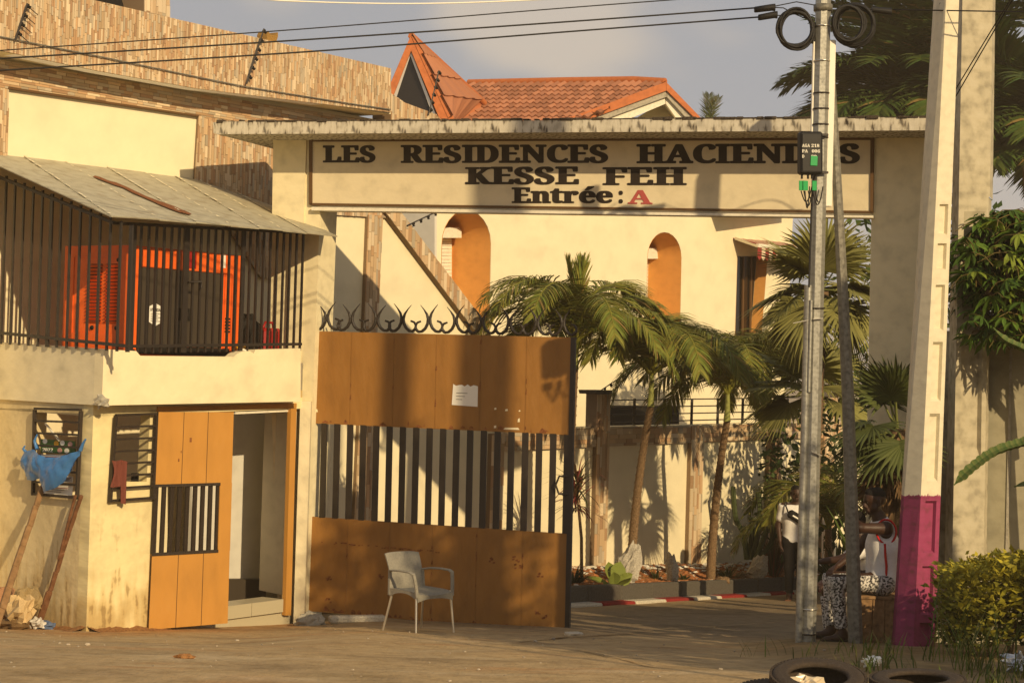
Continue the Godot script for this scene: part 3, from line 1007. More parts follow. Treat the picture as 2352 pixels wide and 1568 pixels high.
func wallpiece(nm: String, par: Node3D, pl: Plane, px: Array, u0: float, u1: float, v0: float, v1: float, mat: Material, ext: Vector3) -> void:
	# a wall piece whose print runs from u0..u1 along the wall and v0 (foot) to v1 (top)
	var pts := ons(pl, px)
	var st := S()
	prism(st, pts, ext)
	st.generate_normals()
	var mt := MeshDataTool.new()
	mt.create_from_surface(st.commit(), 0)
	var u := Vector3.UP.cross(pl.normal).normalized()
	for i in mt.get_vertex_count():
		var p := mt.get_vertex(i)
		mt.set_vertex_uv(i, Vector2((p.dot(u) - u0) / (u1 - u0), 1.0 - (p.y - v0) / (v1 - v0)))
	var am := ArrayMesh.new()
	mt.commit_to_surface(am)
	var o := inst(nm, am, mat, par)
	o.position = -par.global_position

func build_guard_house() -> void:
	var corner := seat(Vector3(-4.04, 0, -19.0))
	var g := thing("guard_house", "cream two storey guard house corner with a barred balcony under a rusty sheet roof", "guard house", corner)
	var st := S()
	var ul := Vector3.UP.cross(GL.normal).normalized()
	var uf := Vector3.UP.cross(GF.normal).normalized()
	var cl := Vector3(-4.04, 0, -19.0)
	var mf := grimy(70, rgb(226, 210, 158))
	var ml := grimy(80, rgb(212, 194, 150))
	var fx := [cl.dot(uf) - 0.1, cl.dot(uf) + 3.4]
	var lx := [cl.dot(ul) - 2.4, cl.dot(ul) + 0.1]
	var k0 := pxof(Vector3(cl.x, 2.6, cl.z))
	var k1 := pxof(Vector3(cl.x, 2.2, cl.z))
	var k2 := pxof(Vector3(cl.x, 1.35, cl.z))
	var k3 := pxof(Vector3(cl.x, -0.1, cl.z))
	# left facet round its window
	for p in [[[-60, 880], [k0.x, k0.y], [k1.x, k1.y], [-60, 936]], [[-60, 936], [80, 939], [74, 1136], [-60, 1132]], [[184, 941], [k1.x, k1.y], [k2.x, k2.y], [178, 1139]], [[-60, 1132], [74, 1136], [178, 1139], [k2.x, k2.y], [k3.x, k3.y], [-60, 1470]]]:
		wallpiece("wall", g, off(GL, 0.003), p, lx[0], lx[1], -0.1, 2.4, ml, Vector3(0.549, 0, -0.836) * 0.16)
	# right facet round its window and the doorway
	for p in [[[k0.x, k0.y], [694, 896], [694, 938], [k1.x, k1.y]], [[k1.x, k1.y], [263, 942], [254, 1106], [k2.x, k2.y]], [[345, 941], [366, 941], [356, 1106], [336, 1106]], [[k2.x, k2.y], [254, 1106], [336, 1106], [356, 1106], [338, 1480], [k3.x, k3.y]]]:
		wallpiece("wall", g, off(GF, 0.004), p, fx[0], fx[1], -0.1, 2.4, mf, Vector3(-0.7071, 0, -0.7071) * 0.17)
	# balcony band
	var bl := off(GL, 0.03)
	var bf := off(GF, 0.18)
	var cb := Vector3(-4.04, 0, -19.0)
	st = S()
	var kc := cl + GL.normal * 0.03 + Vector3(0.7071, 0, 0.7071) * ((0.18 - 0.03 * GL.normal.dot(GF.normal)) / GF.normal.dot(Vector3(0.7071, 0, 0.7071)))
	var b1_ := pxof(Vector3(kc.x, on(bf, 243, 802).y, kc.z))
	var b0_ := pxof(Vector3(kc.x, on(bf, 240, 931).y, kc.z))
	prism(st, ons(off(bl, 0.003), [[-60, 784], [0, 786], [b1_.x, b1_.y], [b0_.x, b0_.y], [0, 917], [-60, 915]]), Vector3(0.549, 0, -0.836) * 0.14)
	obj("balcony_band", st, M.cream_side, g)
	st = S()
	prism(st, ons(off(bf, 0.004), [[b1_.x, b1_.y], [312, 806], [318, 813], [322, 817], [536, 819], [544, 812], [556, 807], [574, 806], [582, 812], [586, 803], [690, 800], [690, 922], [b0_.x, b0_.y]]), Vector3(-0.7071, 0, -0.7071) * 0.15)
	obj("balcony_band", st, M.cream, g)
	# broken plaster on the corner of the band
	st = S()
	lump(st, Transform3D(Basis.from_scale(Vector3(0.06, 0.05, 0.06)), on(bl, 234, 924)), 5, 0.8, 6)
	obj("broken_corner", st, M.concrete_grey, g)
	# balcony floor, also the ceiling of the room
	var y0 := on(bf, 400, 925).y + 0.02
	var cA := on(off(GL, -0.03), -60, 900)
	var cB := on(GF, 690, 900)
	var w0 := on(W, -70, 900)
	var w1 := on(W, 742, 900)
	st = S()
	var fl := PackedVector3Array()
	for p in [cA, Vector3(-4.04, 0, -19.02), cB, w1, w0]:
		fl.append(Vector3(p.x, y0 + 0.42, p.z))
	prism(st, fl, Vector3.DOWN * 0.40)
	obj("balcony_floor", st, M.concrete_grey, g)
	# room: floor with a tiled step, end wall
	st = S()
	fl = PackedVector3Array()
	var ys := on(GF, 600, 1383).y
	for p in [cA, Vector3(-4.04, 0, -19.05), on(off(GF, -0.04), 668, 1300), w1, w0]:
		fl.append(Vector3(p.x, ys, p.z))
	prism(st, fl, Vector3.DOWN * 0.5)
	obj("room_floor", st, M.tile_floor, g)
	for i in 2:
		st = S()
		var a := 520 if i == 0 else 578
		var b := 577 if i == 0 else 650
		var k := off(GF, 0.0)
		var p0 := on(k, a, 1400)
		var p1 := on(k, b, 1392)
		p0.y = ys + 0.004; p1.y = ys + 0.004
		prism(st, PackedVector3Array([p0 - Vector3.UP * 0.14, p1 - Vector3.UP * 0.14, p1, p0]), -GF.normal * 0.3)
		obj("step_tile", st, M.tile_floor, g)
	st = S()
	prism(st, PackedVector3Array([Vector3(cB.x, -0.4, cB.z), Vector3(cB.x, y0, cB.z), Vector3(w1.x, y0, w1.z), Vector3(w1.x, -0.4, w1.z)]), Vector3(0.12, 0, 0.02))
	obj("end_wall", st, M.cream_side, g)
	# the inner wall and a dark chest
	st = S()
	prism(st, ons(off(GF, -1.15), [[440, 930], [700, 930], [700, 1420], [440, 1420]]), -GF.normal * 0.08)
	obj("inner_wall", st, M.room, g)
	st = S()
	prism(st, ons(off(GF, -1.0), [[490, 1330], [610, 1330], [610, 1420], [490, 1420]]), -GF.normal * 0.12)
	obj("chest", st, M.dark_grey, g)
	# door case
	st = S()
	prism(st, ons(off(GF, 0.02), [[668, 938], [681, 938], [668, 1413], [655, 1413]]), -GF.normal * 0.05)
	obj("door_post", st, M.door, g)
	st = S()
	prism(st, ons(off(GF, 0.02), [[362, 934], [681, 926], [681, 937], [362, 944]]), -GF.normal * 0.16)
	obj("door_head", st, M.door, g)
	st = S()
	prism(st, ons(off(GF, -0.02), [[540, 946], [668, 940], [668, 945], [540, 951]]), -GF.normal * 0.1)
	obj("lintel_trim", st, M.white, g)
	# inner door leaf standing open
	var hp := on(off(GF, -0.06), 661, 1390)
	var ht := on(off(GF, -0.06), 664, 945)
	var d2 := Vector3(-0.62, 0, -0.78).normalized() * 0.62
	st = S()
	hp.y = ys + 0.02
	prism(st, PackedVector3Array([hp, Vector3(hp.x, ht.y, hp.z), Vector3(hp.x, ht.y, hp.z) + d2, hp + d2]), Vector3(0.78, 0, -0.62).normalized() * 0.035)
	var idr := obj("inner_door", st, pm(rgb(206, 198, 174), 0.06, 1.4, 0.6, 0.1, 0.01, 64), g)
	st = S()
	lump(st, Transform3D(Basis.from_scale(Vector3.ONE * 0.02), hp + Vector3.UP * 1.0 + d2 * 0.08 + Vector3(-0.01, 0, 0.02)), 3, 0.1, 5)
	obj("knob", st, M.iron, idr)
	# outer sheet door, pushed a little open
	var dl := Plane(Vector3(0.68, 0, 0.733).normalized(), on(off(GF, 0.06), 360, 1200))
	var dr := thing("guard_door", "ochre sheet metal door of the guard house with a black barred panel in its middle", "door", seat(on(dl, 430, 1440)))
	var dc := ons(dl, [[340, 1446], [523, 1431], [537, 946], [363, 946]])   # ll lr ur ul
	var D := func(u: float, v: float) -> Vector3: return (dc[0].lerp(dc[1], u)).lerp(dc[3].lerp(dc[2], u), v)
	var us := [0.0, 0.335, 0.655, 1.0]
	for row in [[0.0, 0.345], [0.665, 1.0]]:
		for i in 3:
			st = S()
			prism(st, PackedVector3Array([D.call(us[i] + 0.004, row[0]), D.call(us[i + 1] - 0.004, row[0]), D.call(us[i + 1] - 0.004, row[1]), D.call(us[i] + 0.004, row[1])]), -dl.normal * 0.035)
			obj("sheet", st, M.door, dr)
	st = S()
	prism(st, PackedVector3Array([D.call(0.84, 0.345), D.call(1.0, 0.345), D.call(1.0, 0.665), D.call(0.84, 0.665)]), -dl.normal * 0.035)
	obj("sheet", st, M.door, dr)
	st = S()
	prism(st, PackedVector3Array([D.call(0.004, 0.0), D.call(0.996, 0.0), D.call(0.996, 0.34), D.call(0.004, 0.34)]), -dl.normal * 0.028)
	prism(st, PackedVector3Array([D.call(0.004, 0.67), D.call(0.996, 0.67), D.call(0.996, 1.0), D.call(0.004, 1.0)]), -dl.normal * 0.028)
	var bk := st
	var bo := obj("backing", bk, M.iron_worn, dr)
	bo.position -= dl.normal * 0.004
	for v in [0.345, 0.66]:
		st = S()
		bar(st, D.call(0.0, v), D.call(0.84, v), 0.02, 0.03, dl.normal)
		obj("rail", st, M.iron_worn, dr)
	for i in 9:
		var u := 0.03 + 0.1 * i
		st = S()
		bar(st, D.call(u, 0.345) - dl.normal * 0.02, D.call(u, 0.665) - dl.normal * 0.02, 0.052, 0.02, uf)
		obj("bar", st, M.iron_worn, dr)
	for k in [[0.42, 0.86, 0.025, 0.02], [0.31, 0.81, 0.01, 0.01], [0.28, 0.77, 0.015, 0.014]]:
		st = S()
		prism(st, PackedVector3Array([D.call(k[0], k[1]), D.call(k[0] + k[2], k[1]), D.call(k[0] + k[2], k[1] + k[3]), D.call(k[0], k[1] + k[3])]), dl.normal * 0.003)
		obj("rust_spot", st, M.rust, dr)
	# grilles
	window_grille(g, GL, [[79, 938], [185, 941], [176, 1143], [75, 1134]], 6, "rusty window grille with a blue plastic bag tied to it and papers behind its bars")
	window_grille(g, GF, [[265, 953], [358, 950], [350, 1143], [252, 1150]], 6, "rusty window grille beside the ochre door, with a brown cloth hung over its bars")
	# sheet roof: ribbed panels from the long wall down to the balcony edge
	var rl := off(GL, 0.42)
	var rf := off(GF, 0.42)
	var up := [[-70, 346], [54, 361], [150, 373], [245, 385], [330, 396], [400, 405], [455, 413], [540, 442], [640, 478]]
	var lo := [[-70, 350], [255, 497], [366, 504], [450, 511], [530, 518], [595, 524], [650, 529], [705, 535], [775, 543]]
	var planes := []
	for i in up.size() - 1:
		st = S()
		var a0 := on(W, up[i][0], up[i][1])
		var a1 := on(W, up[i + 1][0], up[i + 1][1])
		var b0 := on(rl if i == 0 else rf, lo[i][0], lo[i][1])
		var b1 := on(rf, lo[i + 1][0], lo[i + 1][1])
		var lift := Vector3.UP * 0.006 * (i % 2)
		if i == 0: b1 = on(rl, 255, 497).lerp(on(rf, 255, 497), 0.5)
		if i == 1: b0 = on(rl, 255, 497).lerp(on(rf, 255, 497), 0.5)
		var nrm := (b1 - b0).cross(a0 - b0).normalized()
		if nrm.y < 0: nrm = -nrm
		prism(st, PackedVector3Array([b0, b1, a1 + (b1 - a1) * 0.0, a0]), -nrm * 0.012)
		var rs := obj("roof_sheet", st, M.sheet, g)
		rs.position += lift
		if i > 0:
			# seam of flaking paint along the lap
			st = S()
			for k in 26:
				var t := (k + rng.randf()) / 26.0
				var l := rng.randf_range(0.01, 0.05)
				if rng.randf() < 0.3: continue
				var p := b0.lerp(a0, t) + nrm * 0.012 + lift
				var q := b0.lerp(a0, minf(1, t + l)) + nrm * 0.012 + lift
				var s := (b1 - b0).normalized() * rng.randf_range(0.010, 0.03)
				quad(st, p - s * 0.5, p + s, q + s * rng.randf(), q - s * rng.randf())
			obj("flaking_seam", st, M.flake, rs)
		planes.append([Plane(b0, b1, a0), nrm, lift, rs, [b0, b1, a1, a0]])
	# a long tongue of rust runs down the sheets from the wall side to the eaves
	var rp := [[214, 407, 5], [226, 411, 7], [246, 419, 5], [262, 424, 10], [284, 432, 6], [306, 443, 8], [330, 454, 6], [352, 463, 8], [372, 471, 12], [396, 480, 15], [418, 489, 10], [436, 496, 4]]
	for k in rp.size() - 1:
		var best: Array = planes[1]
		for q in planes.slice(1):
			var poly := PackedVector2Array()
			for c in q[4]: poly.append(pxof(c))
			if Geometry2D.is_point_in_polygon(Vector2(rp[k][0] + 4, rp[k][1] + 2), poly): best = q
		st = S()
		var e: Vector3 = best[1] * 0.0135 + best[2]
		quad(st, on(best[0], rp[k][0] - 3, rp[k][1] + rp[k][2] * 0.27) + e, on(best[0], rp[k + 1][0] - 3, rp[k + 1][1] + rp[k + 1][2] * 0.27) + e, on(best[0], rp[k + 1][0] + 3, rp[k + 1][1] - rp[k + 1][2] * 0.27) + e, on(best[0], rp[k][0] + 3, rp[k][1] - rp[k][2] * 0.27) + e)
		obj("rust_patch", st, M.rust, best[3])
	# fascia angle under the sheet
	st = S()
	bar(st, on(off(GF, 0.12), 262, 512), on(off(GF, 0.12), 690, 534), 0.03, 0.03, GF.normal)
	obj("roof_rail", st, M.iron_worn, g)
	st = S()
	bar(st, on(off(GL, 0.12), -60, 384), on(off(GL, 0.12), 262, 512), 0.03, 0.03, GL.normal)
	obj("roof_rail", st, M.iron_worn, g)
	# balcony grille
	var r := thing("balcony_grille", "dark iron bar grille closing in the balcony around the orange generator", "grille", on(bf, 300, 806))
	var gl := off(GL, 0.06)
	var gf := off(GF, 0.06)
	for k in 2:
		st = S()
		if k == 0: bar(st, on(gl, -60, 758), on(gl, 296, 795), 0.045, 0.03, GL.normal)
		else: bar(st, on(gf, 290, 795), on(gf, 690, 790), 0.045, 0.03, GF.normal)
		obj("rail", st, M.iron, r)
	var l0 := on(gl, -60, 800)
	var l1 := on(gl, 292, 800)
	for i in 17:
		var p := l0.lerp(l1, i / 16.0)
		var t := (i / 16.0)
		st = S()
		bar(st, Vector3(p.x, on(gl, -60, 784).lerp(on(gl, 292, 806), t).y - 0.01, p.z), Vector3(p.x, on(off(GL, 0.1), -60, 380).lerp(on(off(GL, 0.1), 262, 510), t * 1.05).y, p.z), 0.030 if i % 8 else 0.055, 0.016, ul)
		obj("bar", st, M.iron, r)
	var f0 := on(gf, 297, 800)
	var f1 := on(gf, 688, 800)
	for i in 25:
		var t := i / 24.0
		var p := f0.lerp(f1, t)
		st = S()
		var wd := 0.024
		if i == 0: wd = 0.075
		if i == 7: wd = 0.08
		if i == 15: wd = 0.055
		bar(st, Vector3(p.x, on(gf, 297, 808).lerp(on(gf, 688, 802), t).y - 0.015, p.z), Vector3(p.x, on(off(GF, 0.1), 297, 515).lerp(on(off(GF, 0.1), 688, 535), t).y, p.z), wd, 0.02, uf)
		obj("bar", st, M.iron, r)
	st = S()
	tube(st, [on(off(gf, 0.03), 432, 648), on(off(gf, 0.04), 462, 646), on(off(gf, 0.05), 462, 662)], 0.012)
	obj("latch", st, M.iron, r)

# ---------------------------------------------------------------- generator
func build_generator() -> void:
	var n := GF.normal
	var u := Vector3.UP.cross(n).normalized()
	var c0 := on(off(GF, -0.12), 297, 800)
	var top: float = on(off(GF, -0.12), 297, 562).y
	var bot: float = on(off(GF, -0.12), 297, 818).y - 0.02
	var c1 := on(off(GF, -0.12), 546, 800)
	var g := thing("generator", "orange cabinet generator with a dark side door, behind the bars of the balcony", "generator", Vector3(c0.x, bot, c0.z))
	var P := func(a: float, h: float, d: float) -> Vector3:   # along the long side, height, depth
		var q := c0.lerp(c1, a) - n * d
		return Vector3(q.x, lerpf(bot, top, h), q.z)
	var len := c0.distance_to(c1)
	var dep := 0.95
	var st := S()
	prism(st, PackedVector3Array([P.call(0.004, 0, 0.02), P.call(0.996, 0, 0.02), P.call(0.996, 0.985, 0.02), P.call(0.004, 0.985, 0.02)]), -n * (dep - 0.04))
	obj("cabinet", st, M.orange, g)
	for b in [[0, 0.075, 0, 1], [0.925, 1, 0, 1], [0.075, 0.925, 0.82, 1], [0.075, 0.925, 0, 0.04]]:
		st = S()
		prism(st, PackedVector3Array([P.call(b[0], b[2], 0), P.call(b[1], b[2], 0), P.call(b[1], b[3], 0), P.call(b[0], b[3], 0)]), -n * 0.03)
		obj("frame", st, M.orange, g)
	st = S()
	prism(st, PackedVector3Array([P.call(0.08, 0.12, 0.004), P.call(0.84, 0.12, 0.004), P.call(0.84, 0.812, 0.004), P.call(0.08, 0.812, 0.004)]), -n * 0.03)
	var d := obj("side_door", st, M.dark_grey, g)
	st = S()
	prism(st, PackedVector3Array([P.call(0.86, 0.12, 0.006), P.call(0.92, 0.12, 0.006), P.call(0.92, 0.812, 0.006), P.call(0.86, 0.812, 0.006)]), -n * 0.03)
	obj("side_panel", st, M.orange, g)
	st = S()
	prism(st, PackedVector3Array([P.call(0.08, 0.04, 0.008), P.call(0.92, 0.04, 0.008), P.call(0.92, 0.115, 0.008), P.call(0.08, 0.115, 0.008)]), -n * 0.03)
	obj("base_rail", st, M.dark, g)
	st = S()
	prism(st, PackedVector3Array([P.call(0.42, 0.36, -0.012), P.call(0.55, 0.36, -0.012), P.call(0.55, 0.47, -0.012), P.call(0.42, 0.47, -0.012)]), -n * 0.02)
	obj("door_handle", st, M.dark, d)
	st = S()
	bx(st, Transform3D(Basis(u, Vector3.UP, n), P.call(0.485, 0.415, -0.02)), Vector3(0.05, 0.05, 0.02), 0.008)
	obj("lock", st, M.iron, d)
	# maker's sticker: a hexagonal white label
	st = S()
	var hx := []
	for p in [[0.16, 0.33], [0.215, 0.295], [0.27, 0.33], [0.27, 0.47], [0.215, 0.50], [0.16, 0.47]]:
		hx.append(P.call(p[0], p[1], -0.003))
	prism(st, PackedVector3Array(hx), -n * 0.003)
	var sk := obj("sticker", st, M.paper, d)
	letters(sk, "HYUNDAI", [P.call(0.168, 0.425, -0.006), P.call(0.262, 0.425, -0.006), P.call(0.168, 0.455, -0.006)], M.dark_grey, "Droid Sans", 400)
	for k in 5:
		st = S()
		prism(st, PackedVector3Array([P.call(0.172, 0.335 + k * 0.017, -0.0045), P.call(0.258 - 0.02 * (k % 2), 0.335 + k * 0.017, -0.0045), P.call(0.258 - 0.02 * (k % 2), 0.341 + k * 0.017, -0.0045), P.call(0.172, 0.341 + k * 0.017, -0.0045)]), -n * 0.001)
		obj("print", st, M.galv_dull, sk)
	st = S()
	prism(st, PackedVector3Array([P.call(0.80, 0.87, -0.004), P.call(0.85, 0.87, -0.004), P.call(0.85, 0.99, -0.004), P.call(0.80, 0.99, -0.004)]), -n * 0.003)
	obj("white_label", st, M.paper, g)
	st = S()
	prism(st, PackedVector3Array([P.call(0.47, 0.84, -0.006), P.call(0.57, 0.84, -0.006), P.call(0.57, 0.99, -0.006), P.call(0.47, 0.99, -0.006)]), -n * 0.01)
	obj("red_plate", st, M.red_can, g)
	for k in 5:
		st = S()
		prism(st, PackedVector3Array([P.call(0.865, 0.27 + k * 0.03, -0.003), P.call(0.915, 0.27 + k * 0.03, -0.003), P.call(0.915, 0.285 + k * 0.03, -0.003), P.call(0.865, 0.285 + k * 0.03, -0.003)]), -n * 0.004)
		obj("vent_slot", st, M.dark, g)
	for p in [[0.03, 0.06], [0.955, 0.07]]:
		st = S()
		lathe(st, Transform3D(Basis(u, n, -Vector3.UP), P.call(p[0], p[1], -0.004)), [Vector2(0, 0.012), Vector2(0.022, 0.012), Vector2(0.026, 0.0)], 10)
		obj("lifting_hole", st, M.dark, g)
	# end face with two columns of louvres
	var e := -u
	var Q := func(a: float, h: float, o: float) -> Vector3:   # back (0) to front (1) along the end face, height, proud
		var q := c0 - n * lerpf(dep, 0, a) + e * o
		return Vector3(q.x, lerpf(bot, top, h), q.z)
	for b in [[0.0, 0.14, 0.0, 1.0], [0.84, 1.0, 0.0, 1.0], [0.14, 0.84, 0.9, 1.0], [0.14, 0.84, 0.0, 0.22]]:
		st = S()
		prism(st, PackedVector3Array([Q.call(b[0], b[2], 0.004), Q.call(b[1], b[2], 0.004), Q.call(b[1], b[3], 0.004), Q.call(b[0], b[3], 0.004)]), u * 0.03)
		obj("end_frame", st, M.orange, g)
	st = S()
	prism(st, PackedVector3Array([Q.call(0.14, 0.225, -0.004), Q.call(0.84, 0.225, -0.004), Q.call(0.84, 0.895, -0.004), Q.call(0.14, 0.895, -0.004)]), u * 0.02)
	var ep := obj("louvre_panel", st, M.orange, g)
	for col in [[0.34, 0.56], [0.62, 0.82]]:
		for k in 17:
			var h: float = 0.30 + k * 0.0315
			st = S()
			quad(st, Q.call(col[0], h, -0.003), Q.call(col[1], h, -0.003), Q.call(col[1], h + 0.022, 0.022), Q.call(col[0], h + 0.022, 0.022))
			quad(st, Q.call(col[0], h + 0.022, 0.022), Q.call(col[1], h + 0.022, 0.022), Q.call(col[1], h + 0.024, -0.003), Q.call(col[0], h + 0.024, -0.003))
			obj("louvre", st, M.orange, ep)
			st = S()
			prism(st, PackedVector3Array([Q.call(col[0], h + 0.024, -0.002), Q.call(col[1], h + 0.024, -0.002), Q.call(col[1], h + 0.031, -0.002), Q.call(col[0], h + 0.031, -0.002)]), u * 0.004)
			obj("louvre_gap", st, M.dark, ep)
	for p in [[0.44, 0.265], [0.80, 0.265], [0.80, 0.87]]:
		st = S()
		lathe(st, Transform3D(Basis(n, e, Vector3.UP), Q.call(p[0], p[1], 0.0)), [Vector2(0, 0.014), Vector2(0.02, 0.014), Vector2(0.024, 0.0)], 10)
		obj("panel_lock", st, M.dark, ep)
	# things stored beside it
	var fy: float = bot
	var stow := func(nm: String, label: String, cat: String, px: float, py: float, k: float, f: Callable, mat: Material) -> void:
		var p := on(off(GF, -k), px, py)
		var s2 := S()
		f.call(s2, Vector3(p.x, fy, p.z))
		solo(nm, s2, mat, label, cat)
	stow.call("helmet_bag", "rounded black bag beside the generator behind the balcony bars", "bag", 568, 760, 0.35, func(s2: SurfaceTool, p: Vector3) -> void:
		lump(s2, Transform3D(Basis.from_scale(Vector3(0.15, 0.24, 0.15)), p + Vector3.UP * 0.26), 12, 0.25, 10), M.dark)
	stow.call("red_canister", "red canister with a handle behind the balcony bars", "canister", 615, 760, 0.3, func(s2: SurfaceTool, p: Vector3) -> void:
		bx(s2, Transform3D(Basis(u, Vector3.UP, n), p + Vector3.UP * 0.2), Vector3(0.3, 0.36, 0.2), 0.04)
		tube(s2, [p + u * -0.08 + Vector3.UP * 0.38, p + u * -0.05 + Vector3.UP * 0.44, p + u * 0.07 + Vector3.UP * 0.44, p + u * 0.09 + Vector3.UP * 0.38], 0.015), M.red_can)
	stow.call("yellow_jug", "small yellow jug on the balcony ledge by the generator", "jug", 550, 806, 0.1, func(s2: SurfaceTool, p: Vector3) -> void:
		lathe(s2, Transform3D(Basis(), p + Vector3.UP * 0.06), [Vector2(0, 0), Vector2(0.07, 0.0), Vector2(0.075, 0.09), Vector2(0.03, 0.13), Vector2(0.03, 0.16), Vector2(0, 0.16)], 12), M.yellow)
	stow.call("ledge_stone", "rough pale stone lying in the notch of the balcony ledge", "stone", 560, 808, -0.02, func(s2: SurfaceTool, p: Vector3) -> void:
		lump(s2, Transform3D(Basis.from_scale(Vector3(0.11, 0.045, 0.08)), Vector3(p.x, on(off(GF, 0.03), 562, 812).y, p.z)), 14, 0.5, 8), M.white)

func letters(par: Node3D, text: String, box: Array, mat: Material, face_ := "Droid Serif", weight := 700, fat := 0.0) -> MeshInstance3D:
	# box: lower left, lower right and upper left corner that the word fills
	var t := TextMesh.new()
	var f := SystemFont.new()
	f.font_names = PackedStringArray([face_])
	f.font_weight = weight
	t.font = f
	t.text = text
	t.font_size = 64
	t.pixel_size = 0.01
	t.depth = 0.004
	t.curve_step = 1.0
	var am := t.get_mesh_arrays()
	var src := ArrayMesh.new()
	src.add_surface_from_arrays(Mesh.PRIMITIVE_TRIANGLES, am)
	var st := SurfaceTool.new()
	var k := 0
	for q in ([[0, 0], [-1, 0], [1, 0], [-0.6, 0.5], [0.6, -0.5], [0.6, 0.5], [-0.6, -0.5]] if fat > 0.0 else [[0, 0]]):
		# the brush strokes of the painter spread beyond the thin letter
		st.append_from(src, 0, Transform3D(Basis(), Vector3(q[0] * fat, q[1] * fat, 0.0004 * k)))
		k += 1
	var mesh := st.commit()
	var bb := mesh.get_aabb()
	var x: Vector3 = box[1] - box[0]
	var y: Vector3 = box[2] - box[0]
	var z := x.cross(y).normalized()
	var o := inst("lettering", mesh, mat, par)
	var bs := Basis(x / bb.size.x, y / bb.size.y, z)
	var mid: Vector3 = box[0] + x / 2 + y / 2
	o.transform = Transform3D(bs, mid - bs * bb.get_center() - par.global_position)
	return o

# ---------------------------------------------------------------- portal and sign
func build_portal() -> void:
	var n := PF.normal
	var g := thing("gate_portal", "concrete entrance portal with two cream pillars under a weathered flat slab", "gateway", seat(on(PF, 1340, 1440)))
	var st := S()
	var lp := off(PF, 0.10)
	prism(st, ons(lp, [[627, 318], [741, 318], [697, 1470], [640, 1470], [622, 900]]), -n * 0.45)
	obj("pillar", st, M.pillar, g)
	st = S()
	prism(st, ons(off(PF, 0.125), [[627, 318], [703, 318], [684, 932], [618, 932]]), -n * 0.4)
	obj("pilaster", st, M.pillar, g)
	st = S()
	prism(st, ons(lp, [[2006, 312], [2132, 310], [2105, 1480], [1982, 1480]]), -n * 0.5)
	obj("pillar", st, M.pillar, g)
	st = S()
	prism(st, ons(off(PF, 0.06), [[736, 318], [2008, 312], [2008, 478], [736, 470]]), -n * 0.3)
	obj("beam", st, M.sign, g)
	st = S()
	prism(st, ons(off(PF, 0.69), [[488, 281], [500, 279], [1180, 277], [1800, 270], [2160, 268], [2160, 299], [500, 308], [490, 306]]), -n * 1.7)
	obj("canopy_slab", st, M.slab, g)
	# the slab has a stained, uneven upper lip
	st = S()
	for i in 70:
		var x := 500.0 + i * 23.4
		var y := 279.0 - 10.0 * (x - 500.0) / 1660.0
		bx(st, Transform3D(Basis(n.cross(Vector3.UP) * -1, Vector3.UP, n), on(off(PF, 0.66), x + 8, y)), Vector3(rng.randf_range(0.05, 0.18), rng.randf_range(0.008, 0.035), rng.randf_range(0.05, 0.1)), 0.004)
	var lip := obj("lip_moss", st, pm(rgb(70, 60, 48), 0.3, 0.3, 0.98, 0.5, 0.03, 91), g)
	lip.set_meta("kind", "stuff")
	# tray below the sign
	for k in [[470, 490, 474, 494, 0.10], [475, 495, 482, 500, 0.16]]:
		st = S()
		prism(st, ons(off(PF, k[4]), [[715, k[0]], [2006, k[1]], [2006, k[3]], [715, k[2] + 1]]), -n * 0.2)
		obj("ledge", st, M.white, g)
	# sign board
	var s := thing("sign_board", "long cream sign board with black lettering and a red letter A below the portal slab", "sign", on(off(PF, 0.07), 1360, 480))
	var sp := off(PF, 0.12)
	st = S()
	prism(st, ons(sp, [[713, 323], [2008, 318], [2006, 489], [712, 469]]), -n * 0.055)
	obj("board", st, M.sign, s)
	for e in [[[709, 319], [716, 319], [716, 470], [709, 470]], [[2000, 320], [2008, 320], [2006, 489], [1999, 489]], [[709, 318], [2008, 314], [2008, 321], [709, 325]], [[712, 466], [2006, 484], [2006, 489], [712, 471]]]:
		st = S()
		prism(st, ons(off(PF, 0.136), e), -n * 0.06)
		obj("frame", st, M.brown_frame, s)
	var lf := off(PF, 0.123)
	for w in [["LES", 741, 862, 334, 374], ["RESIDENCES", 920, 1397, 333, 375], ["HACIENDAS", 1462, 1976, 331, 376], ["KESSE", 1068, 1330, 383, 424], ["FEH", 1384, 1578, 384, 425], ["Entrée", 1175, 1408, 428, 467], [":", 1421, 1431, 438, 467]]:
		letters(s, w[0], ons(lf, [[w[1], w[4]], [w[2], w[4]], [w[1], w[3]]]), M.letter, "Droid Serif", 700, 0.024)
	letters(s, "A", ons(lf, [[1442, 468], [1499, 469], [1442, 436]]), M.letter_red, "Droid Serif", 700, 0.012)
	# block at the foot of the left pillar
	st = S()
	lump(st, Transform3D(Basis.from_scale(Vector3(0.16, 0.10, 0.14)), ground(714, 1436) + Vector3.UP * 0.03), 31, 0.35, 9)
	solo("pillar_block", st, M.concrete_grey, "worn concrete block at the foot of the pillar between the guard door and the gate", "concrete block")
	st = S()
	var p := ground(820, 1428)
	bx(st, Transform3D(Basis(Vector3.UP, 0.33), p + Vector3.UP * 0.03), Vector3(0.62, 0.08, 0.14), 0.02)
	solo("loose_kerb", st, M.kerb_white, "low pale kerb stone lying under the closed gate leaf behind the chair", "kerb stone")
	st = S()
	bx(st, Transform3D(Basis(Vector3.UP, 0.4), ground(1318, 1459) + Vector3.UP * 0.012), Vector3(0.16, 0.04, 0.12), 0.01)
	solo("stop_block", st, M.kerb_white, "small pale block on the ground under the free end of the gate leaf", "stop block")

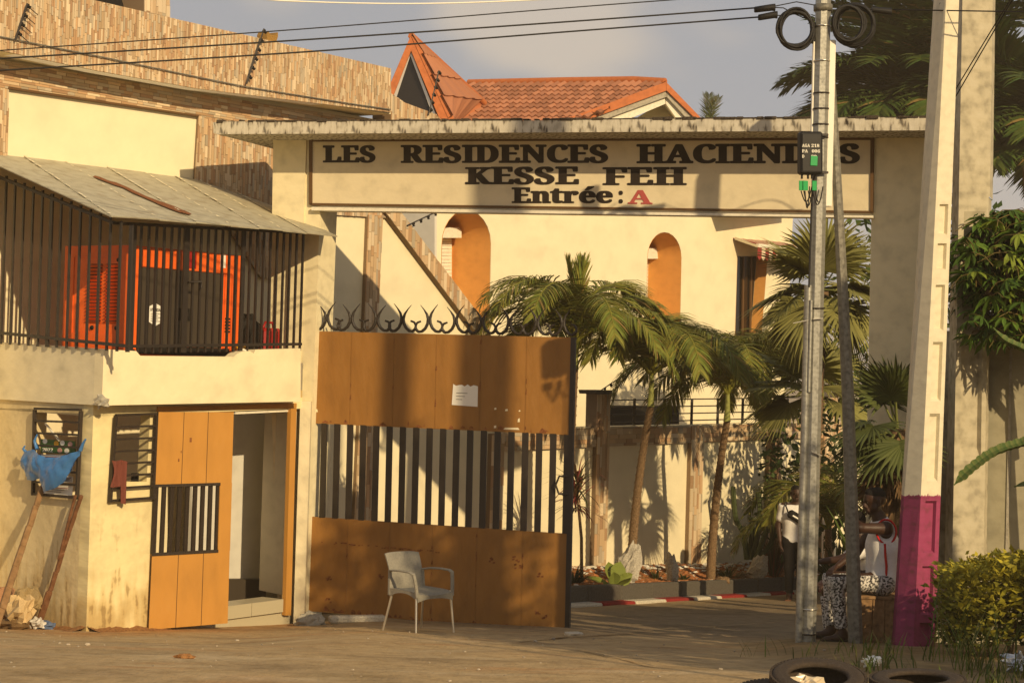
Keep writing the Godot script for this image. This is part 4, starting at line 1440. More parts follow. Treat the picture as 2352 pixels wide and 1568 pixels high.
# ---------------------------------------------------------------- gate leaf
func build_gate() -> void:
	var n := PF.normal
	var u := Vector3.UP.cross(n).normalized()
	var c := ons(PF, [[697, 1402], [1308, 1456], [1322, 775], [712, 760]])
	var G := func(a: float, v: float, o: float) -> Vector3: return (c[0].lerp(c[1], a)).lerp(c[3].lerp(c[2], a), v) + n * o
	var g := thing("gate_leaf", "ochre sheet metal gate leaf with a barred band and curled iron spikes on top", "gate", seat(c[0]))
	var us := [0.0, 0.164, 0.327, 0.49, 0.655, 0.825, 0.985]
	for row in [[0.0, 0.337], [0.670, 1.0]]:
		for i in 6:
			var st := S()
			var a: float = us[i] + 0.0012
			var b: float = us[i + 1] - 0.0012
			# each sheet is slightly dished
			prism(st, PackedVector3Array([G.call(a, row[0], 0), G.call(b, row[0], 0), G.call(b, row[1], 0), G.call(a, row[1], 0)]), -n * 0.02)
			obj("sheet", st, M.gate, g)
			if i:
				st = S()
				bar(st, G.call(us[i], row[0], 0.001), G.call(us[i], row[1], 0.001), 0.006, 0.006, u)
				obj("seam", st, M.gate, g)
		var sb := S()
		prism(sb, PackedVector3Array([G.call(0.002, row[0] + 0.004, -0.022), G.call(0.985, row[0] + 0.004, -0.022), G.call(0.985, row[1] - 0.004, -0.022), G.call(0.002, row[1] - 0.004, -0.022)]), -n * 0.02)
		obj("backing", sb, M.iron_worn, g)
	for i in 20:
		var a := 0.012 + i * 0.0508
		var st := S()
		bar(st, G.call(a, 0.335, -0.012), G.call(a, 0.672, -0.012), 0.068, 0.024, u)
		obj("bar", st, M.iron, g)
	var st := S()
	bar(st, G.call(0.992, -0.005, -0.012), G.call(0.992, 1.0, -0.012), 0.05, 0.05, u)
	obj("end_post", st, M.iron, g)
	st = S()
	tube(st, [G.call(0.985, 0.53, 0.02), G.call(0.955, 0.53, 0.03), G.call(0.945, 0.50, 0.05), G.call(0.955, 0.47, 0.03), G.call(0.985, 0.47, 0.02)], 0.012)
	obj("handle", st, M.iron, g)
	for v in [0.06, 0.30, 0.72, 0.95]:
		st = S()
		tube(st, [G.call(-0.008, v, 0.0), G.call(-0.008, v + 0.03, 0.0)], 0.022, 0.022, 8)
		obj("hinge", st, M.iron_worn, g)
	# welded seam and scars in the paint
	st = S()
	for i in 34:
		var a := 0.01 + 0.5 * rng.randf()
		var v := 0.248 - 0.012 * a + rng.randf_range(-0.003, 0.003)
		var w := rng.randf_range(0.004, 0.02)
		prism(st, PackedVector3Array([G.call(a, v, 0.002), G.call(a + w, v, 0.002), G.call(a + w, v + rng.randf_range(0.003, 0.006), 0.002), G.call(a, v + 0.003, 0.002)]), -n * 0.001)
	for p in [[0.71, 0.225], [0.80, 0.235], [0.805, 0.21], [0.885, 0.06], [0.90, 0.05], [0.89, 0.19], [0.3, 0.14], [0.09, 0.12], [0.09, 0.04]]:
		for k in 5:
			var a: float = p[0] + rng.randf_range(-0.012, 0.012)
			var v: float = p[1] + rng.randf_range(-0.008, 0.008)
			prism(st, PackedVector3Array([G.call(a, v, 0.002), G.call(a + 0.008, v + 0.002, 0.002), G.call(a + 0.007, v + 0.008, 0.002), G.call(a - 0.002, v + 0.005, 0.002)]), -n * 0.001)
	for i in 46:
		var a := rng.randf_range(0.005, 0.98)
		var low := i % 3 != 0
		var v := (0.002 if low else 0.672) + rng.randf_range(0.0, 0.006)
		var hh := rng.randf_range(0.004, 0.018)
		var w := rng.randf_range(0.004, 0.03)
		prism(st, PackedVector3Array([G.call(a, v, 0.0015), G.call(a + w, v, 0.0015), G.call(a + w * 0.8, v + hh * 0.6, 0.0015), G.call(a + w * 0.4, v + hh, 0.0015), G.call(a + w * 0.1, v + hh * 0.5, 0.0015)]), -n * 0.001)
	for i in 5:
		for k in 7:
			var v = [0.0, 0.67][k % 2] + rng.randf_range(0.01, 0.32)
			var w := rng.randf_range(0.001, 0.003)
			prism(st, PackedVector3Array([G.call(us[i + 1] - w, v, 0.004), G.call(us[i + 1] + w, v, 0.004), G.call(us[i + 1] + w, v + rng.randf_range(0.005, 0.03), 0.004), G.call(us[i + 1] - w * 0.5, v + 0.012, 0.004)]), -n * 0.001)
	var sc := obj("paint_scar", st, M.rust, g)
	sc.set_meta("kind", "stuff")
	st = S()
	for p in [[0.0, 0.73, 0.012, 0.05], [0.008, 0.71, 0.03, 0.012], [0.003, 0.12, 0.004, 0.1], [0.003, 0.28, 0.003, 0.06], [0.71, 0.745, 0.008, 0.008], [0.75, 0.742, 0.01, 0.008], [0.80, 0.742, 0.006, 0.006], [0.797, 0.706, 0.008, 0.014], [0.71, 0.682, 0.009, 0.01], [0.745, 0.679, 0.06, 0.008]]:
		prism(st, PackedVector3Array([G.call(p[0], p[1], 0.003), G.call(p[0] + p[2], p[1] + 0.001, 0.003), G.call(p[0] + p[2] * 0.9, p[1] + p[3], 0.003), G.call(p[0] + p[2] * 0.1, p[1] + p[3] * 0.8, 0.003)]), -n * 0.001)
	sc = obj("glue_residue", st, M.flake, g)
	sc.set_meta("kind", "stuff")
	# curled spikes
	var half := [[20, -66], [12, -56], [5, -45], [2, -34], [3, -24], [8, -13], [16, -6], [24, -5], [30, -11], [31, -19], [27, -26], [19, -29]]
	var xs := [749, 805, 864, 923, 984, 1045, 1106, 1169, 1232, 1292]
	for i in xs.size():
		st = S()
		for sg in [-1.0, 1.0]:
			var pts := []
			for q in half:
				var yy := lerpf(760.5, 775.0, (xs[i] - 712) / 610.0)
				pts.append(on(PF, xs[i] + q[0] * sg - 0.03 * q[1] * 0.5, yy + q[1] * (1.0 + 0.04 * sin(i * 5 + sg))) + n * -0.01)
			# tapered flat iron
			for k in pts.size() - 1:
				var r0 := 0.017 * smoothstep(-0.5, 3.0, k) * (1.0 if k < 9 else 0.8)
				var r1 := 0.017 * smoothstep(-0.5, 3.0, k + 1) * (1.0 if k < 8 else 0.7)
				tube(st, [pts[k], pts[k + 1]], maxf(r0, 0.003), maxf(r1, 0.003), 6, false)
		obj("spike", st, M.iron, g)
	# pinned notice
	st = S()
	var pn := [G.call(0.552, 0.756, 0.004), G.call(0.648, 0.753, 0.004), G.call(0.648, 0.823, 0.004)]
	for k in 9:
		pn.append(G.call(0.642 - 0.0108 * k, 0.825 + 0.004 * sin(k * 2.6), 0.004))
	prism(st, PackedVector3Array(pn), -n * 0.002)
	var nt := tag(obj("notice", st, M.paper), "white torn paper notice stuck on the upper part of the ochre gate", "notice")
	for k in 3:
		st = S()
		prism(st, PackedVector3Array([G.call(0.568, 0.797 - k * 0.011, 0.006), G.call(0.61 - 0.01 * k, 0.797 - k * 0.011, 0.006), G.call(0.61 - 0.01 * k, 0.799 - k * 0.011, 0.006), G.call(0.568, 0.799 - k * 0.011, 0.006)]), -n * 0.001)
		obj("print", st, M.galv_dull, nt)

# ---------------------------------------------------------------- garden wall, kerb and bed
func build_garden_wall() -> void:
	var n := W.normal
	var g := thing("garden_wall", "low cream garden wall with a brown stone band and posts behind the palms", "wall", seat(on(W, 1320, 1300)))
	var st := S()
	prism(st, ons(W, [[1128, 985], [2060, 965], [2060, 1420], [1128, 1420]]), -n * 0.2)
	obj("wall", st, M.cream_far, g)
	clad("stone_band", g, off(W, 0.045), [[1150, 988], [2060, 966], [2060, 1002], [1780, 1008], [1318, 1028], [1150, 1036]], false, 0.07, 0.26, 0.018, 0.28)
	for p in [[1143, 996], [1385, 985], [1602, 978], [1782, 972], [1908, 906]]:
		clad("post_stone", g, off(W, 0.07), [[p[0] - 13, p[1]], [p[0] + 15, p[1]], [p[0] + 5, 1345], [p[0] - 23, 1345]], true, 0.07, 0.26, 0.018, 0.3)
	for p in [[1385, 905], [1908, 910]]:
		clad("gate_post", g, off(W, 0.10), [[p[0] - 13, p[1]], [p[0] + 17, p[1]], [p[0] + 15, 990], [p[0] - 15, 990]], true, 0.07, 0.26, 0.018, 0.2)
		st = S()
		prism(st, ons(off(W, 0.16), [[p[0] - 18, p[1] - 9], [p[0] + 22, p[1] - 9], [p[0] + 20, p[1]], [p[0] - 16, p[1]]]), -n * 0.3)
		obj("post_cap", st, M.kerb, g)
	st = S()
	var r := thing("garden_railing", "thin black iron railing on top of the garden wall among the palm fronds", "railing", on(W, 1450, 985))
	for k in 4:
		st = S()
		tube(st, [on(off(W, -0.08), 1405, 919 + k * 17), on(off(W, -0.08), 1900, 912 + k * 15)], 0.011, 0.011, 6)
		obj("rail", st, M.iron, r)
	for x in [1458, 1527, 1590, 1650, 1707, 1760, 1810, 1856]:
		st = S()
		bar(st, on(off(W, -0.08), x - 2, 985), on(off(W, -0.08), x, 915), 0.045, 0.02, Vector3.RIGHT)
		obj("post", st, M.iron, r)
	fence_bracket(off(W, 0.05), [[1378, 898], [1446, 852]], 5, "black fence bracket rising beside the capped stone post, under an arching palm frond", r, false)
	# things on the terrace behind the railing
	st = S()
	prism(st, ons(off(W, -1.2), [[1400, 932], [1560, 932], [1560, 1000], [1400, 1000]]), -n * 0.4)
	solo("terrace_bench", st, M.dark, "long dark bench on the terrace behind the garden railing", "bench")
	# kerb: grey upstand and painted gutter stones
	var a := Vector3(-0.9, 0, -22.95)
	var b := Vector3(6.6, 0, -36.2)
	var dir := (b - a).normalized()
	var len := a.distance_to(b)
	var side := Vector3(-dir.z, 0, dir.x)   # towards the road
	if side.x < 0: side = -side
	var k0 := ground(1318, 1372)
	var kl := func(s: float) -> Vector3: return a + dir * s
	var kerb := Node3D.new()
	kerb.name = "kerb"
	kerb.set_meta("kind", "structure")
	add_child(kerb)
	var s := 0.0
	var i := 0
	while s < len:
		var l := 0.98
		var p: Vector3 = seat(kl.call(s + 0.5))
		var q: Vector3 = seat(kl.call(s + 1.0)) - seat(kl.call(s))
		var y := q.normalized()
		var bs := Basis(side, y.cross(side) * 1.0, y)
		if bs.y.y < 0: bs = Basis(side, -bs.y, -y)
		st = S()
		bx(st, Transform3D(bs, p + Vector3.UP * 0.09), Vector3(0.14, 0.34, l), 0.015)
		obj("kerb_stone", st, M.kerb, kerb)
		st = S()
		bx(st, Transform3D(bs, p + side * 0.19 + Vector3.UP * 0.0 + side * rng.randf_range(-0.01, 0.01)), Vector3(0.24, 0.10, l), 0.02)
		obj("gutter_stone", st, M.kerb_red if i % 2 == 0 else M.kerb_white, kerb)
		s += 1.0
		i += 1
	# bed between kerb and wall
	st = S()
	st.set_smooth_group(0)
	var m := 24
	for j in m:
		for c in 6:
			var v := []
			for e in [[0, 0], [0, 1], [1, 1], [1, 0]]:
				var p: Vector3 = kl.call(len * (j + e[0]) / m)
				var w := W.project(p) - W.normal * 0.05
				var q: Vector3 = p.lerp(w, (c + e[1]) / 6.0)
				q.y = gy(p.x, p.z) + 0.22 + 0.03 * (c + e[1]) + 0.03 * sin(q.x * 5 + q.z * 3)
				v.append(q)
			quad(st, v[0], v[3], v[2], v[1])
	struct("garden_bed_soil", st, M.soil)
	st = S()
	for j in 2600:
		var t := rng.randf()
		var p: Vector3 = kl.call(len * (0.03 + 0.95 * t))
		var w := W.project(p)
		var f := rng.randf_range(0.06, 0.95)
		var q := p.lerp(w, f)
		q.y = gy(p.x, p.z) + 0.225 + 0.18 * f + 0.03 * sin(q.x * 5 + q.z * 3)
		var white := rng.randf() < (0.12 + 0.5 * smoothstep(0.45, 0.8, f))
		var r2 := rng.randf_range(0.02, 0.045)
		st.set_color((Color(0.58, 0.55, 0.47) if white else Color(0.30, 0.12, 0.045)) * rng.randf_range(0.7, 1.2))
		lump(st, Transform3D(Basis.from_euler(Vector3(rng.randf() * 3, rng.randf() * 6, 0)).scaled(Vector3(r2 * 1.5, r2 * 0.6, r2)), q), j, 0.25, 2)
	struct("garden_bed_gravel", st, vcol(0.95), "stuff")

# ---------------------------------------------------------------- wall on the right
func build_right_wall() -> void:
	var pl := Plane(Vector3(-0.3338, 0, 0.9426), at(2290, 1000, 19.1))
	var n := pl.normal
	var g := thing("boundary_wall", "grey rendered boundary wall with a sunk panel behind the clipped yellow green hedge", "wall", seat(on(pl, 2300, 1300)))
	var st := S()
	var c := ons(pl, [[2225, 1480], [2700, 1500], [2735, 742], [2255, 758]])
	var F2 := func(a: float, v: float) -> Vector3: return (c[0].lerp(c[1], a)).lerp(c[3].lerp(c[2], a), v)
	prism(st, PackedVector3Array([F2.call(0, 0), F2.call(1, 0), F2.call(1, 0.94), F2.call(0, 0.94)]) , -n * 0.2)
	var shell := obj("wall", st, pm(rgb(160, 153, 128), 0.08, 1.6, 0.92, 0.25, 0.014, 92), g)
	st = S()
	prism(st, ons(off(pl, 0.05), [[2170, 760], [2735, 738], [2733, 796], [2168, 800]]), -n * 0.3)
	obj("coping", st, M.concrete, g)
	st = S()
	prism(st, ons(off(pl, 0.06), [[2168, 800], [2240, 800], [2226, 1480], [2150, 1480]]), -n * 0.3)
	obj("pier", st, M.concrete, g)
	st = S()
	prism(st, ons(off(pl, 0.012), [[2320, 802], [2326, 802], [2312, 1480], [2306, 1480]]), -n * 0.05)
	obj("joint", st, M.concrete_grey, g)
	# long run of the same wall beyond the frame, round the plot
	st = S()
	prism(st, PackedVector3Array([F2.call(1, 0), F2.call(1, 0) + F2.call(1, 0) * 0.0 + Vector3(9, 0, 3.2), F2.call(1, 0.98) + Vector3(9, 0, 3.2), F2.call(1, 0.98)]), -n * 0.2)
	obj("wall", st, M.concrete, g)

# ---------------------------------------------------------------- poles and cables
func build_poles() -> void:
	# galvanised octagonal pole
	var d := 17.3
	var pb := seat(at(1857, 1500, d))
	var p := thing("steel_pole", "octagonal galvanised steel pole with white cable ducts, standing behind the large tyre", "utility pole", pb)
	var top := at(1893, -60, d)
	var st := S()
	tube(st, [pb - Vector3.UP * 0.2, top], 0.066, 0.070, 8, true, true)
	obj("shaft", st, M.galv, p)
	var ax := func(py: float) -> Vector3:
		return at(lerpf(1893, 1857, (py + 60) / 1560.0), py, d)
	var right := B.x
	var front := Vector3(0, 0, 1)
	# half round channel on the lower left side
	st = S()
	tube(st, [ax.call(1495) - right * 0.088 + front * 0.02, ax.call(655) - right * 0.078 + front * 0.02], 0.034, 0.034, 10)
	obj("channel", st, M.galv, p)
	st = S()
	tube(st, [ax.call(900) - right * 0.055 + front * 0.055, ax.call(690) - right * 0.055 + front * 0.055], 0.016, 0.016, 8)
	obj("channel_rib", st, M.galv, p)
	# white ducts
	st = S()
	bar(st, ax.call(475) + right * 0.085, ax.call(92) + right * 0.088, 0.06, 0.05, right, 0.008)
	obj("duct", st, M.duct, p)
	st = S()
	bar(st, ax.call(330) - right * 0.073, ax.call(95) - right * 0.073, 0.022, 0.04, right, 0.006)
	obj("duct", st, M.duct, p)
	st = S()
	tube(st, [ax.call(660) - right * 0.075 + front * 0.05, ax.call(470) - right * 0.07 + front * 0.06, ax.call(400) - right * 0.05 + front * 0.05], 0.009)
	obj("feed_cable", st, M.cable, p)
	st = S()
	tube(st, [ax.call(100) - right * 0.08, ax.call(52) - right * 0.07], 0.02)
	obj("duct_cable", st, M.cable, p)
	# straps
	for y in [20, 60, 140, 214, 250, 286, 316, 1398, 1455, 708]:
		st = S()
		var c: Vector3 = ax.call(y)
		lathe(st, Transform3D(Basis(B.x, B.y, B.z), c), [Vector2(0.069, -0.006), Vector2(0.077, -0.006), Vector2(0.077, 0.006), Vector2(0.069, 0.006)], 12)
		obj("strap", st, M.alu if y in [60, 140, 1398] else M.iron, p)
	# loose strap ends
	for q in [[1822, 742, 1857, 735], [1868, 733, 1890, 731], [1866, 1038, 1888, 1046]]:
		st = S()
		bar(st, at(q[0], q[1], d - 0.08), at(q[2], q[3], d - 0.08), 0.035, 0.006, front)
		obj("strap_end", st, M.alu, p)
	# bracket ring at the top
	st = S()
	lathe(st, Transform3D(Basis(B.x, B.y, B.z), ax.call(18)), [Vector2(0.07, -0.03), Vector2(0.085, -0.03), Vector2(0.085, 0.03), Vector2(0.07, 0.03)], 8)
	obj("collar", st, M.galv_dull, p)
	# leaning strut
	var sb := seat(at(1968, 1500, 17.25))
	st = S()
	tube(st, [sb - Vector3.UP * 0.2, at(1948, 900, 17.3), at(1924, 430, 17.33), at(1911, 165, 17.36)], 0.068, 0.03, 8, true, true)
	solo("pole_strut", st, M.galv_dull, "leaning galvanised strut propped against the steel pole in front of the seated men", "pole strut")
	# distribution box
	var bxp := thing("junction_box", "black junction box strapped to the steel pole, stencilled white and stuck with a green tag", "junction box", at(1862, 400, d - 0.12))
	var z := Vector3(0.10, 0, 0.995).normalized()
	var bs := Basis(B.y.cross(z).normalized(), B.y, B.y.cross(z).normalized().cross(B.y))
	var bc := at(1861, 352, d - 0.14)
	st = S()
	bx(st, Transform3D(bs, bc), Vector3(0.205, 0.375, 0.12), 0.018)
	obj("case", st, M.box_black, bxp)
	st = S()
	bx(st, Transform3D(bs, bc + bs * Vector3(0.0, 0.0, 0.062)), Vector3(0.17, 0.33, 0.01), 0.004)
	obj("lid", st, M.box_black, bxp)
	for y in [0.165, -0.165]:
		st = S()
		bx(st, Transform3D(bs, bc + bs * Vector3(0.125, y, -0.02)), Vector3(0.09, 0.022, 0.02), 0.004)
		obj("clip", st, M.iron, bxp)
	var tx := func(x0: float, x1: float, y0: float, y1: float) -> Array:
		var zz := 0.0672
		return [bc + bs * Vector3(x0, y0, zz), bc + bs * Vector3(x1, y0, zz), bc + bs * Vector3(x0, y1, zz)]
	letters(bxp, "AGA", tx.call(-0.088, -0.018, 0.048, 0.075), M.duct, "Droid Serif", 700)
	letters(bxp, "218", tx.call(-0.004, 0.066, 0.048, 0.075), M.duct, "Droid Serif", 700)
	letters(bxp, "PA", tx.call(-0.088, -0.036, 0.000, 0.027), M.duct, "Droid Serif", 700)
	letters(bxp, "006", tx.call(0.0, 0.072, 0.000, 0.027), M.duct, "Droid Serif", 700)
	letters(bxp, "D", tx.call(-0.088, -0.068, -0.046, -0.02), M.duct, "Droid Serif", 700)
	letters(bxp, "00", tx.call(-0.006, 0.042, -0.046, -0.02), M.duct, "Droid Serif", 700)
	st = S()
	bx(st, Transform3D(bs * Basis(Vector3.BACK, -0.05), bc + bs * Vector3(0.018, -0.072, 0.072)), Vector3(0.062, 0.085, 0.006), 0.002)
	obj("green_tag", st, M.green_tag, bxp)
	for q in [[-0.075, 0.0], [-0.02, 0.0], [0.015, 0.0], [0.045, 0.0]]:
		st = S()
		tube(st, [bc + bs * Vector3(q[0], -0.185, 0.01), bc + bs * Vector3(q[0], -0.225, 0.01)], 0.010)
		obj("gland", st, M.cable, bxp)
	for q in [[-0.085, -0.055, 0.04], [-0.045, -0.05, 0.05], [0.035, -0.055, 0.045]]:
		st = S()
		bx(st, Transform3D(bs * Basis(Vector3.UP, 0.3), bc + bs * Vector3(q[0] + 0.0, -0.285, 0.02)), Vector3(q[2], 0.085, 0.008), 0.002)
		obj("cable_tag", st, M.green_tag, bxp)
	for q in [[-0.085, 0.02, 0.115], [-0.06, 0.03, 0.15], [-0.02, 0.04, 0.09], [0.02, 0.12, 0.14], [0.04, 0.12, 0.12], [-0.05, 0.0, 0.17]]:
		st = S()
		var lp := []
		for k in 13:
			var t := k / 12.0
			lp.append(bc + bs * Vector3(lerpf(q[0], q[1], t) , -0.29 - q[2] * sin(PI * t) - 0.04 * (1 - t), 0.02 - 0.03 * t))
		tube(st, lp, 0.0055, 0.0055, 5)
		obj("cable_loop", st, M.cable, bxp)
	# coils of spare cable
	coil(at(1829, 66, d - 0.05), 0.150, 0.162, 0.020, 11, "coil of black cable hanging on the side of the steel pole towards the roof ridge", 0.0)
	coil(at(1949, 54, d - 0.05), 0.145, 0.150, 0.016, 8, "smaller inner coil of black cable hanging on the palm side of the steel pole", 0.25)
	coil(at(1964, 60, d - 0.0), 0.170, 0.180, 0.016, 7, "wide loose outer loop of black cable hanging on the palm side of the steel pole", -0.2)
	# cables and their clamps
	wire("overhead_cable", [at(-60, 165, 16.2), at(700, 119, 16.7), at(1300, 73, 17.1), at(1770, 37, d)], 0.0075, "lowest black overhead cable running from the guard house side to the steel pole")
	wire("overhead_cable", [at(-60, 138, 16.2), at(700, 91, 16.7), at(1300, 50, 17.1), at(1735, 18, d)], 0.0075, "middle black overhead cable passing just above the red roof")
	wire("overhead_cable", [at(-60, 120, 16.6), at(700, 66, 17.0), at(1300, 18, 17.4), at(1700, -12, 17.6)], 0.0055, "thin topmost dark overhead cable running up towards the steel pole")
	wire("overhead_cable", [at(560, -8, 15.0), at(640, 1, 15.2), at(880, 8, 15.6), at(1100, 5, 15.9), at(1420, -10, 16.3)], 0.006, "pale slack overhead cable sagging along the upper edge of the sky", M.duct)
	wire("overhead_cable", [at(2052, 22, d), at(2352, 27, 16.6), at(2480, 30, 16.2)], 0.006, "dark overhead cable running from the steel pole past the big palm")
	wire("stay_wire", [at(2190, 215, 18.0), at(2290, 50, 17.0), at(2420, -160, 15.6)], 0.006, "upper of two slanting stay wires in front of the tall concrete column")
	wire("stay_wire", [at(2190, 232, 18.0), at(2320, 10, 17.0), at(2440, -190, 15.6)], 0.006, "lower of two slanting stay wires in front of the tall concrete column")
	for q in [[1733, 22, 1781, 17, "larger black cable clamp at the end of the middle overhead cable"], [1742, 40, 1786, 34, "black cable clamp at the end of the lowest overhead cable"], [2003, 22, 2048, 26, "black cable clamp in front of the big palm beside the steel pole"]]:
		st = S()
		tube(st, [at(q[0], q[1], d), at(q[0] + 3, q[1], d), at(q[2] - 8, q[3], d), at(q[2], q[3], d)], 0.024, 0.034, 10)
		solo("cable_clamp", st, M.box_black, q[4], "cable clamp", "cable clamps")
	for q in [[[1781, 17], [1800, 18], [1822, 30], [1845, 40], [1868, 46]], [[1786, 35], [1800, 36], [1812, 37]], [[2003, 22], [1992, 18], [1975, 24]], [[1780, 14], [1830, 4], [1875, 12]], [[1870, 14], [1920, 8], [1950, -8]]]:
		var pts := []
		for e in q: pts.append(at(e[0], e[1], d))
		st = S()
		tube(st, pts, 0.005, 0.005, 5)
		obj("cable_tail", st, M.cable, p)
	# concrete pole, painted at its foot
	var cb := seat(at(2096, 1520, 17.05))
	var cp := thing("concrete_pole", "pale concrete pole with sunk panels and holes, its foot painted magenta", "utility pole", cb)
	var edge := func(px: float, py: float, dd: float) -> Vector3: return at(px, py, dd)
	var lines := func(y: float) -> Array:
		# left edge, front corner, right edge along the pole
		var t := (y + 80) / 1610.0
		return [at(lerpf(2157, 2052, t), y, 17.15), at(lerpf(2178, 2096, t), y, 17.0), at(lerpf(2207, 2147, t), y, 17.12)]
	var lo: Array = lines.call(1545.0)
	for seg in [[1545.0, 1139.0, true], [1139.0, -80.0, false]]:
		var a: Array = lines.call(seg[0])
		var b: Array = lines.call(seg[1])
		var back := Vector3(0.02, 0, -0.22)
		var mat: Material = M.magenta if seg[2] else M.pole_lit
		st = S()
		var rec := []
		for y in ([[1500, 1430], [1412, 1300], [1270, 1150]] if seg[2] else [[1105, 950], [922, 786], [760, 655], [620, 560], [540, 470]]):
			rec.append([0.25, 0.80, (seg[0] - y[0]) / (seg[0] - seg[1]), (seg[0] - y[1]) / (seg[0] - seg[1])])
		face(st, a[1], a[2], b[2], b[1], rec, 0.035)
		quad(st, a[0], a[1], b[1], b[0])
		quad(st, a[2], a[0] + back, b[0] + back, b[2])
		quad(st, a[0] + back, a[0], b[0], b[0] + back)
		quad(st, b[0], b[1], b[2], b[0] + back)
		obj("painted_foot" if seg[2] else "shaft", st, mat, cp)
	st = S()
	var edg: Array = lines.call(1139.0)
	var edu: Vector3 = ((lines.call(1100.0)[1] as Vector3) - edg[1]).normalized()
	for i in 22:
		var t := (i + rng.randf()) / 22.0
		var e0: Vector3 = edg[0] if t < 0.45 else edg[1]
		var e1: Vector3 = edg[1] if t < 0.45 else edg[2]
		var f := t / 0.45 if t < 0.45 else (t - 0.45) / 0.55
		var nn := (e1 - e0).cross(Vector3.UP).normalized()
		if nn.z < 0: nn = -nn
		var q: Vector3 = e0.lerp(e1, f) + nn * 0.0015
		var sx := (e1 - e0).normalized() * rng.randf_range(0.006, 0.016)
		var hh := rng.randf_range(0.0, 0.010) + (0.012 if i % 6 == 2 else 0.0)
		prism(st, PackedVector3Array([q - sx - edu * 0.02, q + sx - edu * 0.02, q + sx * 0.7 + edu * hh, q - sx * 0.6 + edu * hh * 0.8]), -nn * 0.001)
	obj("paint_edge", st, M.magenta, cp).set_meta("kind", "stuff")
	var holes := [10, 66, 89, 110, 132, 155, 200, 222, 267, 292, 313, 331, 398, 420, 441, 530, 553, 668, 706, 813]
	for y in holes:
		st = S()
		var a: Array = lines.call(float(y))
		var c: Vector3 = a[0].lerp(a[1], 0.42)
		var nn: Vector3 = (a[1] - a[0]).cross(Vector3.UP).normalized()
		if nn.z < 0: nn = -nn
		lathe(st, Transform3D(Basis(Quaternion(Vector3.UP, nn)), c), [Vector2(0.0, -0.004), Vector2(0.010, 0.0015), Vector2(0.015, 0.002), Vector2(0.015, -0.01)], 10)
		obj("bolt_hole", st, M.dark, cp)
	# second concrete column
	var c2 := seat(at(2215, 1320, 18.75))
	var cc := thing("concrete_column", "tall square weathered concrete column with one sunk panel, rising from the boundary wall", "utility pole", c2)
	var L := func(y: float) -> Array:
		var t := (y + 80) / 1500.0
		return [at(lerpf(2199, 2168, t), y, 18.9), at(lerpf(2213, 2186, t), y, 18.6), at(lerpf(2282, 2262, t), y, 18.75)]
	for seg in [[1400.0, 452.0, 0.0], [452.0, -80.0, 1.0]]:
		var a: Array = L.call(seg[0])
		var b: Array = L.call(seg[1])
		if seg[2] == 0.0:
			for e in [a, b]: e[2] = e[2] - (e[2] - e[1]) * 0.04
		st = S()
		var rec := [[0.18, 0.86, 0.36, 0.965]] if seg[2] == 0.0 else []
		face(st, a[1], a[2], b[2], b[1], rec, 0.05)
		var back := Vector3(0.1, 0, -0.3)
		quad(st, a[0], a[1], b[1], b[0])
		quad(st, a[0] + back, a[0], b[0], b[0] + back)
		quad(st, a[2], a[2] + back, b[2] + back, b[2])
		quad(st, b[0], b[1], b[2], b[2] + back)
		quad(st, b[0], b[2] + back, b[0] + back, b[0])
		obj("lower_shaft" if seg[2] == 0.0 else "shaft", st, M.concrete, cc)

func coil(c: Vector3, rx: float, ry: float, thick: float, n: int, label: String, yaw: float) -> void:
	var t := thing("cable_coil", label, "cable coil", c - Vector3.UP * ry, "coils of spare cable")
	for k in n:
		var st := S()
		var pts := []
		var ox := rng.randf_range(-1, 1) * thick
		var oy := rng.randf_range(-1, 1) * thick
		var kx := 1.0 + rng.randf_range(-0.06, 0.06)
		for i in 29:
			var a := TAU * i / 28.0
			var p := Vector3(cos(a) * rx * kx + ox, sin(a) * ry / kx + oy, rng.randf_range(-0.3, 0.3) * thick + (k - n / 2.0) * 0.006)
			pts.append(c + p.rotated(Vector3.UP, yaw + rng.randf_range(-0.02, 0.02)))
		tube(st, pts, 0.0115, 0.0115, 6)
		obj("turn", st, M.cable, t)
func wire(nm: String, pts: Array, r: float, label: String, mat: Material = null) -> void:
	var c := Curve3D.new()
	for i in pts.size():
		var tg: Vector3 = (pts[mini(i + 1, pts.size() - 1)] - pts[maxi(i - 1, 0)]) / 6.0
		c.add_point(pts[i], -tg, tg)
	c.bake_interval = 0.25
	var st := S()
	tube(st, Array(c.get_baked_points()), r, r, 6)
	solo(nm, st, mat if mat else M.cable, label, "cable", "overhead cables" if nm == "overhead_cable" else "stay wires")

# ---------------------------------------------------------------- plants
func ribbon(st: SurfaceTool, pts: Array, w: Array, side: Vector3, col: Color, fold := 0.0) -> void:
	for i in pts.size() - 1:
		var t: Vector3 = (pts[i + 1] - pts[i]).normalized()
		var s := (side - t * side.dot(t)).normalized()
		var up := s.cross(t)
		var a0: Vector3 = pts[i] - s * w[i] + up * fold * w[i]
		var b0: Vector3 = pts[i] + s * w[i] + up * fold * w[i]
		var a1: Vector3 = pts[i + 1] - s * w[i + 1] + up * fold * w[i + 1]
		var b1: Vector3 = pts[i + 1] + s * w[i + 1] + up * fold * w[i + 1]
		st.set_color(col)
		if fold == 0.0:
			if w[i + 1] < 0.0005: tri(st, a0, b0, pts[i + 1])
			else: quad(st, a0, b0, b1, a1)
		else:
			quad(st, a0, pts[i], pts[i + 1], a1)
			quad(st, pts[i], b0, b1, pts[i + 1])
